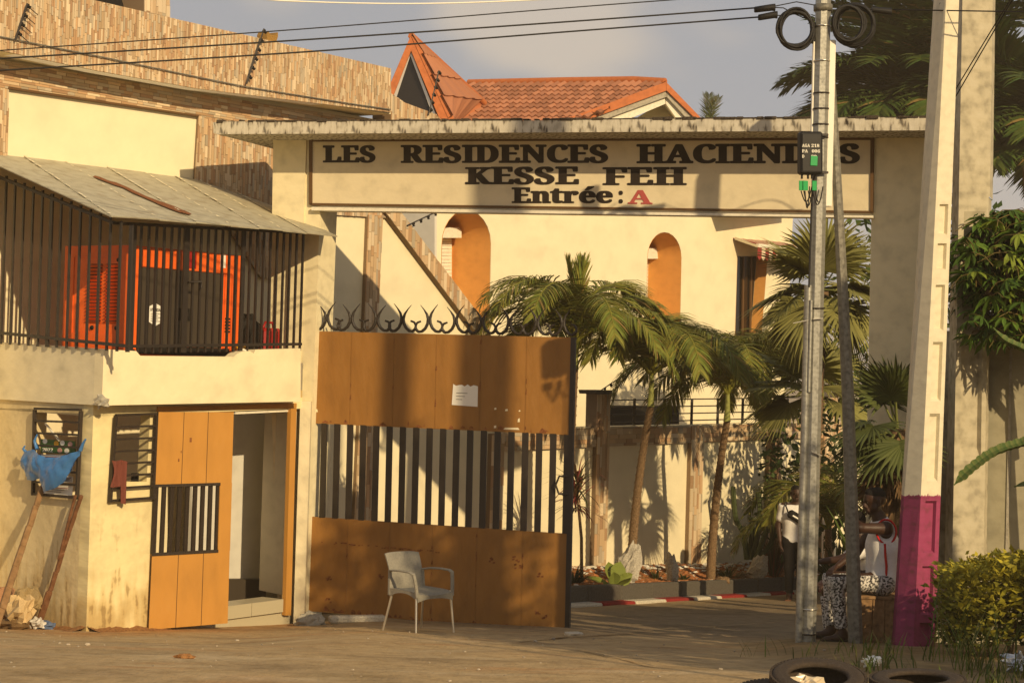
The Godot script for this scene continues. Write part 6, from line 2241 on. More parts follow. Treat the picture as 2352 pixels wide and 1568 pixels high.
		for i in q[2]:
			var yaw := rng.randf() * TAU
			var o := seat(p + Vector3(rng.randfn() * 0.12, 0, rng.randfn() * 0.12))
			var l: float = q[3] * rng.randf_range(0.45, 1.1)
			var d := Vector3(cos(yaw) * 0.35, 1, sin(yaw) * 0.35)
			var qq := [o]
			for j in 3: qq.append(qq[-1] + (d + Vector3(d.x, -0.35, d.z) * j * 0.55).normalized() * l / 3)
			ribbon(st, qq, [0.004, 0.005, 0.0035, 0.0], Vector3(-sin(yaw), 0, cos(yaw)), [Color(0.09, 0.12, 0.02), Color(0.16, 0.15, 0.04), Color(0.06, 0.09, 0.02)][i % 3])
	struct("grass", st, M.leaf, "stuff")

# ---------------------------------------------------------------- people
func blob(st: SurfaceTool, bones: Array, k: float, cell: float, clips := []) -> void:
	# one skin over tapered capsules, meshed as surface nets
	var lo := Vector3(1e9, 1e9, 1e9)
	var hi := -lo
	for b in bones:
		var r := maxf(b[2], b[3]) + k * 0.5 + 2 * cell
		lo = lo.min((b[0] as Vector3).min(b[1]) - Vector3.ONE * r)
		hi = hi.max((b[0] as Vector3).max(b[1]) + Vector3.ONE * r)
	var nx := int((hi.x - lo.x) / cell) + 2
	var ny := int((hi.y - lo.y) / cell) + 2
	var nz := int((hi.z - lo.z) / cell) + 2
	var f := PackedFloat32Array()
	f.resize(nx * ny * nz)
	f.fill(10.0)
	for b in bones:
		var a: Vector3 = b[0]
		var ba: Vector3 = b[1] - a
		var bb := maxf(ba.length_squared(), 1e-9)
		var rm := maxf(b[2], b[3]) + k + 2 * cell
		var l := ((a.min(b[1]) - Vector3.ONE * rm - lo) / cell).floor().max(Vector3.ZERO)
		var h := ((a.max(b[1]) + Vector3.ONE * rm - lo) / cell).ceil().min(Vector3(nx - 1, ny - 1, nz - 1))
		for z in range(int(l.z), int(h.z) + 1):
			for y in range(int(l.y), int(h.y) + 1):
				var i := (z * ny + y) * nx + int(l.x)
				var p := lo + Vector3(int(l.x), y, z) * cell - a
				for x in range(int(l.x), int(h.x) + 1):
					var t := clampf(p.dot(ba) / bb, 0.0, 1.0)
					var d = (p - ba * t).length() - (b[2] + (b[3] - b[2]) * t)
					var o := f[i]
					var e := maxf(k - absf(o - d), 0.0) / k
					f[i] = minf(o, d) - e * e * k * 0.25
					i += 1
					p.x += cell
	for c in clips:
		var ball: bool = typeof(c[1]) == TYPE_FLOAT
		var i := 0
		for z in nz:
			for y in ny:
				for x in nx:
					if f[i] < cell * 3:
						if ball: f[i] = maxf(f[i], c[1] - (lo + Vector3(x, y, z) * cell).distance_to(c[0]))
						else: f[i] = maxf(f[i], (lo + Vector3(x, y, z) * cell - c[0]).dot(c[1]))
					i += 1
	var vid := {}
	var sy := nx
	var sz := nx * ny
	var co := [0, 1, sy, sy + 1, sz, sz + 1, sz + sy, sz + sy + 1]
	var edges := [[0, 1], [2, 3], [4, 5], [6, 7], [0, 2], [1, 3], [4, 6], [5, 7], [0, 4], [1, 5], [2, 6], [3, 7]]
	for z in nz - 1:
		for y in ny - 1:
			var i := (z * ny + y) * nx
			for x in nx - 1:
				var c0 := f[i]
				if absf(c0) < cell * 2.5:
					var m := 0
					for q in 8:
						if f[i + co[q]] < 0: m |= 1 << q
					if m != 0 and m != 255:
						var s := Vector3.ZERO
						var n := 0
						for e in edges:
							var fa := f[i + co[e[0]]]
							var fb := f[i + co[e[1]]]
							if (fa < 0) != (fb < 0):
								var t := fa / (fa - fb)
								var pa := Vector3(e[0] & 1, (e[0] >> 1) & 1, e[0] >> 2)
								var pb := Vector3(e[1] & 1, (e[1] >> 1) & 1, e[1] >> 2)
								s += pa.lerp(pb, t)
								n += 1
						vid[i] = lo + (Vector3(x, y, z) + s / n) * cell
				i += 1
	st.set_smooth_group(0)
	for i in vid:
		for ax in 3:
			var st_: int = [1, sy, sz][ax]
			var u: int = [sy, sz, 1][ax]
			var v: int = [sz, 1, sy][ax]
			var fa := f[i]
			var fb := f[i + st_]
			if (fa < 0) == (fb < 0): continue
			if not (vid.has(i - u) and vid.has(i - v) and vid.has(i - u - v)): continue
			if fa < 0: quad(st, vid[i - u - v], vid[i - v], vid[i], vid[i - u])
			else: quad(st, vid[i - u - v], vid[i - u], vid[i], vid[i - v])
	st.set_smooth_group(-1)

func hand_bones(w: Vector3, d: Vector3, pn: Vector3, thumb: float, curl: float) -> Array:
	# w wrist, d towards the knuckles, pn out of the palm
	d = d.normalized()
	pn = (pn - d * pn.dot(d)).normalized()
	var s := d.cross(pn) * thumb
	var b := []
	for i in 4: b.append([w, w + d * 0.085 + s * (0.027 - 0.018 * i), 0.017, 0.0125])
	var lens := [0.072, 0.080, 0.074, 0.058]
	for i in 4:
		var p: Vector3 = w + d * 0.088 + s * (0.029 - 0.0195 * i)
		var dd := (d + s * (0.08 - 0.05 * i)).normalized()
		for j in 3:
			var c := curl * (j + 0.6)
			var e := (dd * cos(c) + pn * sin(c)).normalized()
			var q = p + e * lens[i] * [0.46, 0.31, 0.25][j]
			b.append([p, q, 0.0098 - 0.0008 * j, 0.0092 - 0.0008 * j])
			p = q
	var t0 := w + d * 0.025 + s * 0.02
	var t1 := t0 + (d * 0.7 + s * 0.9 + pn * 0.3).normalized() * 0.045
	var t2 := t1 + (d + s * 0.35 + pn * 0.5).normalized() * 0.034
	var t3 := t2 + (d + pn * 0.7).normalized() * 0.026
	b.append([t0, t1, 0.017, 0.012]); b.append([t1, t2, 0.0115, 0.0105]); b.append([t2, t3, 0.0105, 0.009])
	return b

func person(label: String, at_: Vector3, j: Dictionary, o: Dictionary) -> Node3D:
	var g := thing("person", label, "person", at_)
	var up: Vector3 = (j.neck - j.pel).normalized()
	var sd: Vector3 = (j.sl - j.sr).normalized()
	var fw: Vector3 = j.fw
	var torso := []
	for s in [-1.0, 1.0]:
		torso.append([j.pel + sd * 0.055 * s, j.chest + sd * 0.07 * s, 0.112, 0.118])
		torso.append([j.chest + sd * 0.07 * s, j.chest + sd * 0.09 * s + up * 0.12, 0.115, 0.085])
	torso.append([j.hl, j.hr, 0.105, 0.105])
	torso.append([j.sl, j.sr, 0.058, 0.058])
	torso.append([j.chest + up * 0.1, j.neck, 0.09, 0.058])
	var arms := [[j.sl, j.el, 0.056, 0.043], [j.sr, j.er, 0.056, 0.043], [j.el, j.wl, 0.044, 0.028], [j.er, j.wr, 0.044, 0.028]]
	var legs := [[j.hl, j.kl, 0.092, 0.060], [j.hr, j.kr, 0.092, 0.060], [j.kl, j.al, 0.060, 0.038], [j.kr, j.ar, 0.060, 0.038]]
	var feet := []
	for a in [[j.al, j.tl], [j.ar, j.tr]]:
		feet.append([a[0], a[0] + (a[1] - a[0]) * 0.15 + Vector3.DOWN * 0.03, 0.040, 0.040])
		feet.append([a[0] + Vector3.DOWN * 0.035 - (a[1] - a[0]).normalized() * 0.03, a[1], 0.036, 0.026])
	var body := torso + arms + legs + feet
	body.append([j.neck - up * 0.02, j.head - up * 0.06, 0.056, 0.052])
	var st := S()
	blob(st, body, 0.035, o.cell)
	# head on a finer grid
	var h: Vector3 = j.head
	var hu: Vector3 = j.hu
	var hf: Vector3 = j.hf
	hf = (hf - hu * hf.dot(hu)).normalized()
	var hs := hu.cross(hf)
	var H := func(x: float, y: float, z: float) -> Vector3: return h + hs * x + hu * y + hf * z
	var hb := [[H.call(0, 0.035, -0.03), H.call(0, 0.035, 0.02), 0.078, 0.074], [H.call(0, -0.03, 0.02), H.call(0, -0.075, 0.045), 0.062, 0.040], [H.call(-0.03, -0.05, 0.02), H.call(0.03, -0.05, 0.02), 0.045, 0.045],
		[H.call(-0.032, 0.022, 0.078), H.call(0.032, 0.022, 0.078), 0.012, 0.012], [H.call(0, 0.01, 0.088), H.call(0, -0.028, 0.106), 0.009, 0.015], [H.call(-0.013, -0.033, 0.094), H.call(0.013, -0.033, 0.094), 0.010, 0.010],
		[H.call(-0.022, -0.060, 0.082), H.call(0.022, -0.060, 0.082), 0.009, 0.009], [H.call(-0.018, -0.071, 0.081), H.call(0.018, -0.071, 0.081), 0.009, 0.009],
		[H.call(0.078, 0.015, -0.01), H.call(0.082, -0.03, -0.005), 0.014, 0.010], [H.call(-0.078, 0.015, -0.01), H.call(-0.082, -0.03, -0.005), 0.014, 0.010], [H.call(0, -0.08, -0.01), j.neck, 0.05, 0.055]]
	blob(st, hb, 0.018, 0.006)
	for a in [[j.wl, j.el, j.pl, 1.0], [j.wr, j.er, j.pr, -1.0]]:
		blob(st, hand_bones(a[0], a[0] - a[1], a[2], a[3], o.get("curl", 0.35)), 0.008, 0.0045)
	loc("body", st, M.skin, g)
	st = S()
	blob(st, [[H.call(0, 0.052, -0.035), H.call(0, 0.06, 0.012), 0.077, 0.072]], 0.02, 0.007, [[H.call(0, 0.03, 0.03), (-hu + hf * 0.9).normalized()]])
	loc("hair", st, M.hair, g)
	for s in [-1.0, 1.0]:
		st = S()
		lump(st, Transform3D(Basis.from_scale(Vector3.ONE * 0.0088), H.call(0.03 * s, 0.008, 0.0775)), 1, 0.0, 6)
		loc("eye", st, M.white_eye, g)
		st = S()
		lump(st, Transform3D(Basis.from_scale(Vector3.ONE * 0.0058), H.call(0.03 * s, 0.008, 0.0835)), 1, 0.0, 5)
		loc("pupil", st, M.dark, g)
	# clothes
	var grow := func(bs: Array, k: float) -> Array:
		var r := []
		for b in bs: r.append([b[0], b[1], b[2] + k, b[3] + k])
		return r
	st = S()
	var sh: Array = grow.call(torso, 0.016)
	if o.sleeves:
		sh.append([j.sl, (j.sl as Vector3).lerp(j.el, 0.62), 0.074, 0.068])
		sh.append([j.sr, (j.sr as Vector3).lerp(j.er, 0.62), 0.074, 0.068])
	var clips := [[j.neck - up * 0.012 + fw * 0.0, (up + fw * 0.35).normalized()], [j.pel - up * 0.12, -up]]
	if o.sleeves:
		for a in [[j.sl, j.el], [j.sr, j.er]]: clips.append([(a[0] as Vector3).lerp(a[1], 0.6), (a[1] - a[0]).normalized()])
		clips = clips.slice(0, 2)
	else:
		clips.append([j.sl + sd * 0.055 + up * 0.0, 0.108])
		clips.append([j.sr - sd * 0.055, 0.108])
	blob(st, sh, 0.04, o.cell, clips)
	loc("shirt", st, o.shirt, g)
	st = S()
	var tr: Array = grow.call(legs, 0.017)
	tr.append([j.hl, j.hr, 0.128, 0.128])
	tr.append([j.pel, j.pel + up * 0.06, 0.125, 0.125])
	blob(st, tr, 0.03, o.cell, [[j.pel + up * 0.06, up], [(j.al as Vector3).lerp(j.kl, 0.1), (j.al - j.kl).normalized()]])
	loc("trousers", st, o.trousers, g)
	st = S()
	for a in [[j.al, j.tl], [j.ar, j.tr]]:
		var d: Vector3 = (a[1] - a[0])
		d.y = 0
		bar(st, a[0] - d.normalized() * 0.07 + Vector3.DOWN * 0.065, a[1] + d.normalized() * 0.03 + Vector3.DOWN * (a[1].y - a[0].y + 0.065), 0.09, 0.022, Vector3.UP.cross(d), 0.008)
	loc("sandal", st, o.shoes, g)
	return g

func build_people() -> void:
	# standing man half behind the steel pole
	var b := ground(1818, 1380)
	var fwd := Vector3(-0.18, 0, 0.98)
	var j := {"fw": fwd, "pel": Vector3(0, 0.95, 0), "chest": Vector3(0.0, 1.24, 0.01), "neck": Vector3(0, 1.49, 0.0), "head": Vector3(-0.005, 1.62, 0.03), "hu": Vector3(0, 1, 0.03).normalized(), "hf": Vector3(0.1, -0.08, 1),
		"sl": Vector3(0.185, 1.42, 0), "sr": Vector3(-0.185, 1.42, 0), "el": Vector3(0.27, 1.14, 0.0), "er": Vector3(-0.255, 1.14, -0.03), "wl": Vector3(0.25, 0.93, 0.13), "wr": Vector3(-0.235, 0.90, 0.06),
		"hl": Vector3(0.09, 0.92, 0), "hr": Vector3(-0.09, 0.92, 0), "kl": Vector3(0.10, 0.50, 0.05), "kr": Vector3(-0.075, 0.50, 0.0), "al": Vector3(0.10, 0.085, -0.04), "ar": Vector3(-0.06, 0.085, -0.02), "tl": Vector3(0.13, 0.03, 0.12), "tr": Vector3(-0.10, 0.03, 0.13),
		"pl": Vector3(-1, 0, 0), "pr": Vector3(1, 0, 0)}
	var p := person("standing man in white T shirt and dark trousers, half behind the steel pole", b, j, {"cell": 0.019, "sleeves": true, "shirt": M.shirt, "trousers": M.trousers, "shoes": M.wood_dark})
	p.position = b + Vector3(0.03, 0, 0)
	var bag := thing("sling_bag", "black sling bag with a pale stripe worn across the chest of the standing man", "bag", p.position + Vector3(-0.02, 1.28, 0.15))
	var st := S()
	bx(st, Transform3D(Basis(Vector3.FORWARD, 0.5), Vector3.ZERO + Vector3(0, 0, 0.03)), Vector3(0.27, 0.13, 0.07), 0.03)
	loc("pouch", st, M.dark, bag)
	st = S()
	bx(st, Transform3D(Basis(Vector3.FORWARD, 0.5), Vector3(0.01, -0.01, 0.068)), Vector3(0.15, 0.022, 0.006), 0.002)
	loc("stripe", st, M.paper, bag)
	st = S()
	tube(st, [Vector3(-0.12, 0.07, 0.03), Vector3(-0.15, 0.16, -0.02), Vector3(-0.13, 0.21, -0.12), Vector3(-0.02, 0.1, -0.29), Vector3(0.12, -0.02, -0.29), Vector3(0.19, -0.1, -0.12), Vector3(0.13, -0.07, 0.02)], 0.012, 0.012, 6)
	loc("strap", st, M.dark, bag)
	# man seated on a wooden box beside the magenta pole
	var s := seat(at(2022, 1490, 17.6))
	j = {"fw": Vector3(-1, 0, 0.1), "pel": Vector3(0.0, 0.56, 0), "chest": Vector3(0.0, 0.86, 0), "neck": Vector3(-0.035, 1.115, 0), "head": Vector3(-0.085, 1.255, 0.0), "hu": Vector3(-0.12, 1, 0).normalized(), "hf": Vector3(-1, -0.12, 0.25),
		"sl": Vector3(-0.01, 1.03, 0.185), "sr": Vector3(-0.03, 1.03, -0.185), "el": Vector3(-0.27, 1.035, 0.24), "er": Vector3(-0.2, 0.78, -0.24), "wl": Vector3(-0.32, 1.19, 0.06), "wr": Vector3(-0.38, 0.66, -0.12),
		"hl": Vector3(-0.02, 0.55, 0.095), "hr": Vector3(-0.02, 0.55, -0.095), "kl": Vector3(-0.44, 0.545, 0.14), "kr": Vector3(-0.43, 0.545, -0.14), "al": Vector3(-0.37, 0.085, 0.14), "ar": Vector3(-0.42, 0.085, -0.13), "tl": Vector3(-0.53, 0.03, 0.17), "tr": Vector3(-0.58, 0.03, -0.13),
		"pl": Vector3(0.6, 0.2, -0.5), "pr": Vector3(0, -1, 0)}
	p = person("man in white sleeveless top with red edging, seated on a box, hand at his face", s, j, {"cell": 0.016, "sleeves": false, "shirt": M.shirt, "trousers": M.patterned, "shoes": M.dark, "curl": 0.6})
	st = S()
	var ring := []
	for i in 19:
		var a := TAU * i / 18.0
		ring.append(Vector3(-0.005 + 0.088 * cos(a), 1.005 + 0.105 * sin(a), 0.172 - 0.02 * sin(a)))
	tube(st, ring, 0.010, 0.010, 6)
	loc("armhole_trim", st, M.red_trim, p)
	st = S()
	tube(st, [Vector3(-0.02, 0.90, 0.204), Vector3(-0.015, 0.8, 0.208), Vector3(0.0, 0.7, 0.199), Vector3(0.0, 0.6, 0.192), Vector3(0.01, 0.47, 0.178)], 0.011, 0.011, 6)
	loc("side_stripe", st, M.red_trim, p)
	# second seated man behind the strut, arm stretched out
	var s2 := seat(at(2006, 1470, 18.7))
	j = {"fw": Vector3(-1, 0, 0.0), "pel": Vector3(0.0, 0.50, 0), "chest": Vector3(-0.05, 0.78, 0), "neck": Vector3(-0.13, 1.01, 0), "head": Vector3(-0.20, 1.14, 0.0), "hu": Vector3(-0.2, 1, 0).normalized(), "hf": Vector3(-1, -0.1, 0.05),
		"sl": Vector3(-0.11, 0.94, 0.18), "sr": Vector3(-0.12, 0.94, -0.18), "el": Vector3(-0.33, 0.84, 0.24), "er": Vector3(-0.3, 0.7, -0.22), "wl": Vector3(-0.56, 0.80, 0.2), "wr": Vector3(-0.46, 0.6, -0.05),
		"hl": Vector3(-0.02, 0.48, 0.095), "hr": Vector3(-0.02, 0.48, -0.095), "kl": Vector3(-0.42, 0.50, 0.15), "kr": Vector3(-0.42, 0.50, -0.14), "al": Vector3(-0.35, 0.085, 0.15), "ar": Vector3(-0.4, 0.085, -0.13), "tl": Vector3(-0.52, 0.03, 0.18), "tr": Vector3(-0.56, 0.03, -0.13),
		"pl": Vector3(0, -1, 0), "pr": Vector3(0, -1, 0)}
	person("second seated man, mostly hidden by the leaning strut, one arm stretched out", s2, j, {"cell": 0.02, "sleeves": true, "shirt": M.shirt, "trousers": M.patterned, "shoes": M.dark})
	# what they sit on
	var box := thing("wooden_box", "upright brown wooden box under the man in the sleeveless top", "wooden box", s)
	st = S()
	for k in 4:
		var x := -0.165 + 0.11 * k
		st = S()
		bx(st, Transform3D(Basis(), Vector3(x, 0.2, 0.17)), Vector3(0.105, 0.40, 0.022), 0.004)
		loc("plank", st, M.wood, box)
	st = S()
	bx(st, Transform3D(Basis(), Vector3(0, 0.415, 0)), Vector3(0.48, 0.03, 0.38), 0.006)
	loc("lid", st, M.wood, box)
	st = S()
	bx(st, Transform3D(Basis(), Vector3(0, 0.2, -0.02)), Vector3(0.43, 0.4, 0.34))
	loc("carcass", st, M.wood_dark, box)
	var stool := thing("stool", "low dark stool under the second seated man behind the strut", "stool", s2)
	st = S()
	bx(st, Transform3D(Basis(), Vector3(0, 0.36, 0)), Vector3(0.36, 0.04, 0.34), 0.01)
	loc("seat", st, M.wood_dark, stool)
	for q in [[-1, -1], [1, -1], [-1, 1], [1, 1]]:
		st = S()
		bx(st, Transform3D(Basis(), Vector3(q[0] * 0.15, 0.17, q[1] * 0.14)), Vector3(0.04, 0.34, 0.04))
		loc("leg", st, M.wood_dark, stool)

# ---------------------------------------------------------------- small things
func build_small_things() -> void:
	# chair
	var cb := seat((ground(887, 1449) + ground(1038, 1452)) / 2)
	var ch := thing("armchair", "grey plastic armchair with thin metal legs standing in front of the ochre gate", "chair", cb)
	ch.rotation.y = deg_to_rad(43)
	ch.scale = Vector3.ONE * 0.95
	var legs := [[-0.20, -0.19, -0.255, -0.27], [0.20, -0.19, 0.255, -0.27], [-0.225, 0.20, -0.25, 0.245], [0.225, 0.20, 0.25, 0.245]]
	var st: SurfaceTool
	for l in legs:
		st = S()
		tube(st, [Vector3(l[0], 0.43, l[1]), Vector3(l[2], 0.0, l[3])], 0.0125, 0.0115, 10)
		loc("leg", st, M.alu, ch)
	# seat: a dished shell with skirts
	st = S()
	st.set_smooth_group(0)
	var sv := func(u: float, v: float) -> Vector3:
		var x := lerpf(-0.235, 0.235, u)
		var z := lerpf(-0.21, 0.235, v)
		return Vector3(x, 0.435 - 0.022 * sin(PI * u) * (0.4 + 0.6 * v) - 0.02 * pow(v, 6), z)
	for a in 10:
		for b in 10:
			quad(st, sv.call(a / 10.0, (b + 1) / 10.0), sv.call((a + 1) / 10.0, (b + 1) / 10.0), sv.call((a + 1) / 10.0, b / 10.0), sv.call(a / 10.0, b / 10.0))
	st.set_smooth_group(-1)
	for e in 4:
		for a in 12:
			var q := []
			for t in [a / 12.0, (a + 1) / 12.0]:
				var p: Vector3 = [sv.call(t, 1.0), sv.call(1.0, 1.0 - t), sv.call(1.0 - t, 0.0), sv.call(0.0, t)][e]
				var dp: float = 0.03 + 0.055 * pow(absf(2 * t - 1), 2.2)
				q.append([p, p + Vector3.DOWN * dp])
			quad(st, q[0][1], q[1][1], q[1][0], q[0][0])
	loc("seat", st, M.chair, ch)
	# backrest: curved panel
	st = S()
	st.set_smooth_group(0)
	var bv := func(u: float, v: float, o: float) -> Vector3:
		var w := lerpf(0.205, 0.225, v)
		var x := lerpf(-w, w, u)
		return Vector3(x, 0.42 + 0.365 * v - 0.012 * pow(absf(2 * u - 1), 4) * v, -0.205 - 0.02 * v - 0.085 * v * v - 0.03 * sin(PI * u) + o)
	for a in 10:
		for b in 10:
			for o in [0.0, -0.016]:
				var q := [bv.call(a / 10.0, b / 10.0, o), bv.call((a + 1) / 10.0, b / 10.0, o), bv.call((a + 1) / 10.0, (b + 1) / 10.0, o), bv.call(a / 10.0, (b + 1) / 10.0, o)]
				if o == 0.0: quad(st, q[0], q[1], q[2], q[3])
				else: quad(st, q[3], q[2], q[1], q[0])
	st.set_smooth_group(-1)
	for a in 10:
		for e in 3:
			var q := []
			for t in [a / 10.0, (a + 1) / 10.0]:
				var uv: Vector2 = [Vector2(t, 1), Vector2(0, t), Vector2(1, t)][e]
				q.append([bv.call(uv.x, uv.y, 0.0), bv.call(uv.x, uv.y, -0.016)])
			quad(st, q[0][0], q[1][0], q[1][1], q[0][1])
	loc("backrest", st, M.chair, ch)
	for s in [-1.0, 1.0]:
		st = S()
		var pts := [Vector3(0.215 * s, 0.605, -0.235), Vector3(0.255 * s, 0.622, -0.15), Vector3(0.265 * s, 0.630, 0.0), Vector3(0.262 * s, 0.627, 0.14), Vector3(0.257 * s, 0.61, 0.185), Vector3(0.250 * s, 0.55, 0.20), Vector3(0.240 * s, 0.47, 0.215), Vector3(0.235 * s, 0.38, 0.222)]
		for k in pts.size() - 1:
			bar(st, pts[k], pts[k + 1] + (pts[k + 1] - pts[k]).normalized() * 0.006, 0.048 if k < 4 else 0.034, 0.018 if k < 4 else 0.03, Vector3.RIGHT, 0.006)
		loc("arm", st, M.chair, ch)
		st = S()
		bar(st, Vector3(0.225 * s, 0.36, -0.215), Vector3(0.215 * s, 0.605, -0.235), 0.03, 0.04, Vector3.RIGHT, 0.006)
		loc("back_post", st, M.chair, ch)
	# tyres
	var tyre := func(label: String, c: Vector3, r: float, w: float, rot: Vector3) -> void:
		var t := thing("tyre", label, "tyre", c, "old tyres on the verge")
		var prof := []
		for q in [[0.60, 0.36], [0.62, 0.45], [0.68, 0.485], [0.72, 0.47], [0.80, 0.5], [0.89, 0.485], [0.945, 0.43], [0.975, 0.34], [0.992, 0.2], [0.996, 0.0], [0.992, -0.2], [0.975, -0.34], [0.945, -0.43], [0.89, -0.485], [0.80, -0.5], [0.68, -0.485], [0.60, -0.36], [0.66, -0.3], [0.90, -0.25], [0.955, 0.0], [0.90, 0.25], [0.66, 0.3], [0.60, 0.36]]:
			prof.append(Vector2(q[0] * r, q[1] * w))
		prof.reverse()
		var s3 := S()
		lathe(s3, Transform3D(Basis.from_euler(rot), Vector3.UP * w * 0.5), prof, 48)
		loc("carcass", s3, M.rubber, t)
		var tread := S()
		for i in 60:
			var a := TAU * i / 60.0
			for row in [-0.32, 0.0, 0.32]:
				var bt := Basis.from_euler(rot) * Basis(Vector3.UP, -a + (0.03 if row == 0.0 else 0.0))
				bx(tread, Transform3D(bt, Vector3.UP * w * 0.5 + bt * Vector3(r * (0.996 if row == 0.0 else 0.982), row * w, 0)), Vector3(0.014, w * 0.24, r * 0.075))
		var tb := loc("tread", tread, M.rubber, t)
		tb.set_meta("kind", "stuff")
	var p1 := at(1880, 1543, 11.2)
	tyre.call("large old tyre with a rusty inside lying at the foot of the steel pole", Vector3(p1.x, p1.y - 0.19, p1.z), 0.275, 0.19, Vector3(0.22, 0, 0.02))
	var p2 := at(2110, 1552, 11.1)
	tyre.call("smaller old tyre lying flat in front of the magenta pole foot", Vector3(p2.x, p2.y - 0.16, p2.z), 0.27, 0.16, Vector3(0.05, 0, 0.04))
	var p3 := at(1742, 1582, 11.4)
	tyre.call("dark muddy tyre partly buried beside the large tyre on the road side", Vector3(p3.x, p3.y - 0.18, p3.z), 0.22, 0.16, Vector3(0.25, 0, 0.25))
	# crumpled clear bag in the big tyre
	st = S()
	lump(st, Transform3D(Basis.from_scale(Vector3(0.10, 0.05, 0.07)), at(1850, 1575, 11.2)), 44, 0.7, 12)
	solo("plastic_bag", st, plain(rgb(196, 180, 150), 0.25), "crumpled pale plastic bag lying inside the large tyre", "plastic bag")
	st = S()
	lump(st, Transform3D(Basis.from_scale(Vector3(0.10, 0.07, 0.07)), ground(2350, 1545) + Vector3.UP * 0.05), 45, 0.9, 12)
	solo("foil_wrapper", st, plain(rgb(190, 190, 190), 0.2, 0.7), "crumpled silvery wrapper in the grass under the hedge", "wrapper")
	st = S()
	lump(st, Transform3D(Basis.from_scale(Vector3(0.06, 0.03, 0.04)), ground(2002, 1529) + Vector3.UP * 0.03), 46, 0.9, 10)
	solo("paper_scrap", st, M.paper, "crumpled white scrap in the grass between the two tyres", "litter")
	st = S()
	lump(st, Transform3D(Basis.from_scale(Vector3(0.07, 0.02, 0.04)), ground(423, 1512) + Vector3.UP * 0.012), 47, 0.4, 7)
	solo("soil_clod", st, M.soil, "flat tan clod lying in the middle of the dusty forecourt", "clod")
	# leaning timber posts
	for q in [[-14, 1448, 96, 1118, 0.06, 0.04, "pale wooden pole leaning on the wall, its top hidden by the blue bag", M.wood], [84, 1443, 186, 1138, 0.042, 0.032, "reddish brown forked wooden stick leaning under the papered window", M.wood_dark]]:
		var top := on(off(GL, 0.06), q[2], q[3])
		var foot := ground(q[0], q[1])
		st = S()
		var m := 7
		for i in m:
			var a := foot.lerp(top, float(i) / m) + Vector3(rng.randf_range(-0.008, 0.008), 0, rng.randf_range(-0.008, 0.008)) * (1 if i else 0)
			var b := foot.lerp(top, float(i + 1) / m)
			bar(st, a, b + (b - a).normalized() * 0.004, lerpf(q[4] * 1.15, q[4] * 0.85, float(i) / m), q[5], GL.normal, 0.006)
		if q[0] > 0:
			bar(st, foot.lerp(top, 0.52) + Vector3(-0.01, 0, 0.01), top + Vector3(-0.055, 0.005, 0.01), 0.028, 0.024, GL.normal, 0.005)
			bar(st, foot, foot.lerp(top, 0.28), 0.07, 0.03, GL.normal, 0.006)
		solo("wooden_post", st, q[7], q[6], "wooden post")
	# blue plastic bag tied to the bars
	st = S()
	st.set_smooth_group(0)
	var edge_t := [[46, 1062], [62, 1038], [84, 1031], [100, 1040], [120, 1050], [140, 1050], [160, 1044], [184, 1034]]
	var edge_b := [[50, 1078], [62, 1100], [80, 1104], [94, 1098], [104, 1130], [128, 1122], [150, 1104], [172, 1062]]
	var bn := noise(90, 0.06, 4)
	var sheet := func(u: float, v: float) -> Vector3:
		var f := u * 7.0
		var i := mini(int(f), 6)
		var t := f - i
		var x := lerpf(lerpf(edge_t[i][0], edge_t[i + 1][0], t), lerpf(edge_b[i][0], edge_b[i + 1][0], t), v)
		var y := lerpf(lerpf(edge_t[i][1], edge_t[i + 1][1], t), lerpf(edge_b[i][1], edge_b[i + 1][1], t), v)
		var p := on(off(GL, 0.10), x, y)
		return p + GL.normal * (0.10 * sin(PI * u) * sin(PI * (0.25 + 0.65 * v)) + 0.022 * bn.get_noise_2d(x * 1.1, y * 0.6) + 0.012 * sin(u * 16 + v * 4))
	for a in 44:
		for b in 18:
			st.set_color(Color(0.06, 0.20, 0.48))
			quad(st, sheet.call(a / 44.0, (b + 1) / 18.0), sheet.call((a + 1) / 44.0, (b + 1) / 18.0), sheet.call((a + 1) / 44.0, b / 18.0), sheet.call(a / 44.0, b / 18.0))
	st.set_smooth_group(-1)
	for k in [[[84, 1031], [78, 1012], [84, 998]], [[184, 1034], [190, 1018], [196, 1008]], [[60, 1040], [52, 1030], [56, 1024]]]:
		var pp := []
		for e in k: pp.append(on(off(GL, 0.09), e[0], e[1]))
		tube(st, pp, 0.02, 0.008, 6)
	solo("blue_bag", st, M.blue_bag, "crumpled blue plastic bag tied by its corners across the window grille", "plastic bag")
	# calendar and papers behind the bars
	var cal := thing("wall_calendar", "green 2022 calendar with round emblems wedged behind the window bars above the blue bag", "calendar", on(off(GL, -0.01), 135, 1032))
	st = S()
	prism(st, ons(off(GL, 0.0), [[92, 1008], [170, 1013], [172, 1042], [92, 1040]]), -GL.normal * 0.01)
	obj("sheet", st, plain(rgb(48, 92, 40), 0.6), cal)
	letters(cal, "2022", ons(off(GL, 0.003), [[96, 1037], [120, 1038], [96, 1028]]), M.paper, "Droid Sans", 700)
	for q in [[128, 1018, 0], [142, 1017, 1], [160, 1020, 2], [136, 1034, 2], [152, 1035, 1], [102, 1013, 1]]:
		st = S()
		var pts := []
		for i in 10:
			var a := TAU * i / 10.0
			pts.append([q[0] + 5.5 * cos(a), q[1] + 6.0 * sin(a)])
		prism(st, ons(off(GL, 0.002), pts), -GL.normal * 0.002)
		obj("emblem", st, [M.yellow, M.paper, plain(rgb(200, 150, 140), 0.7)][q[2]], cal)
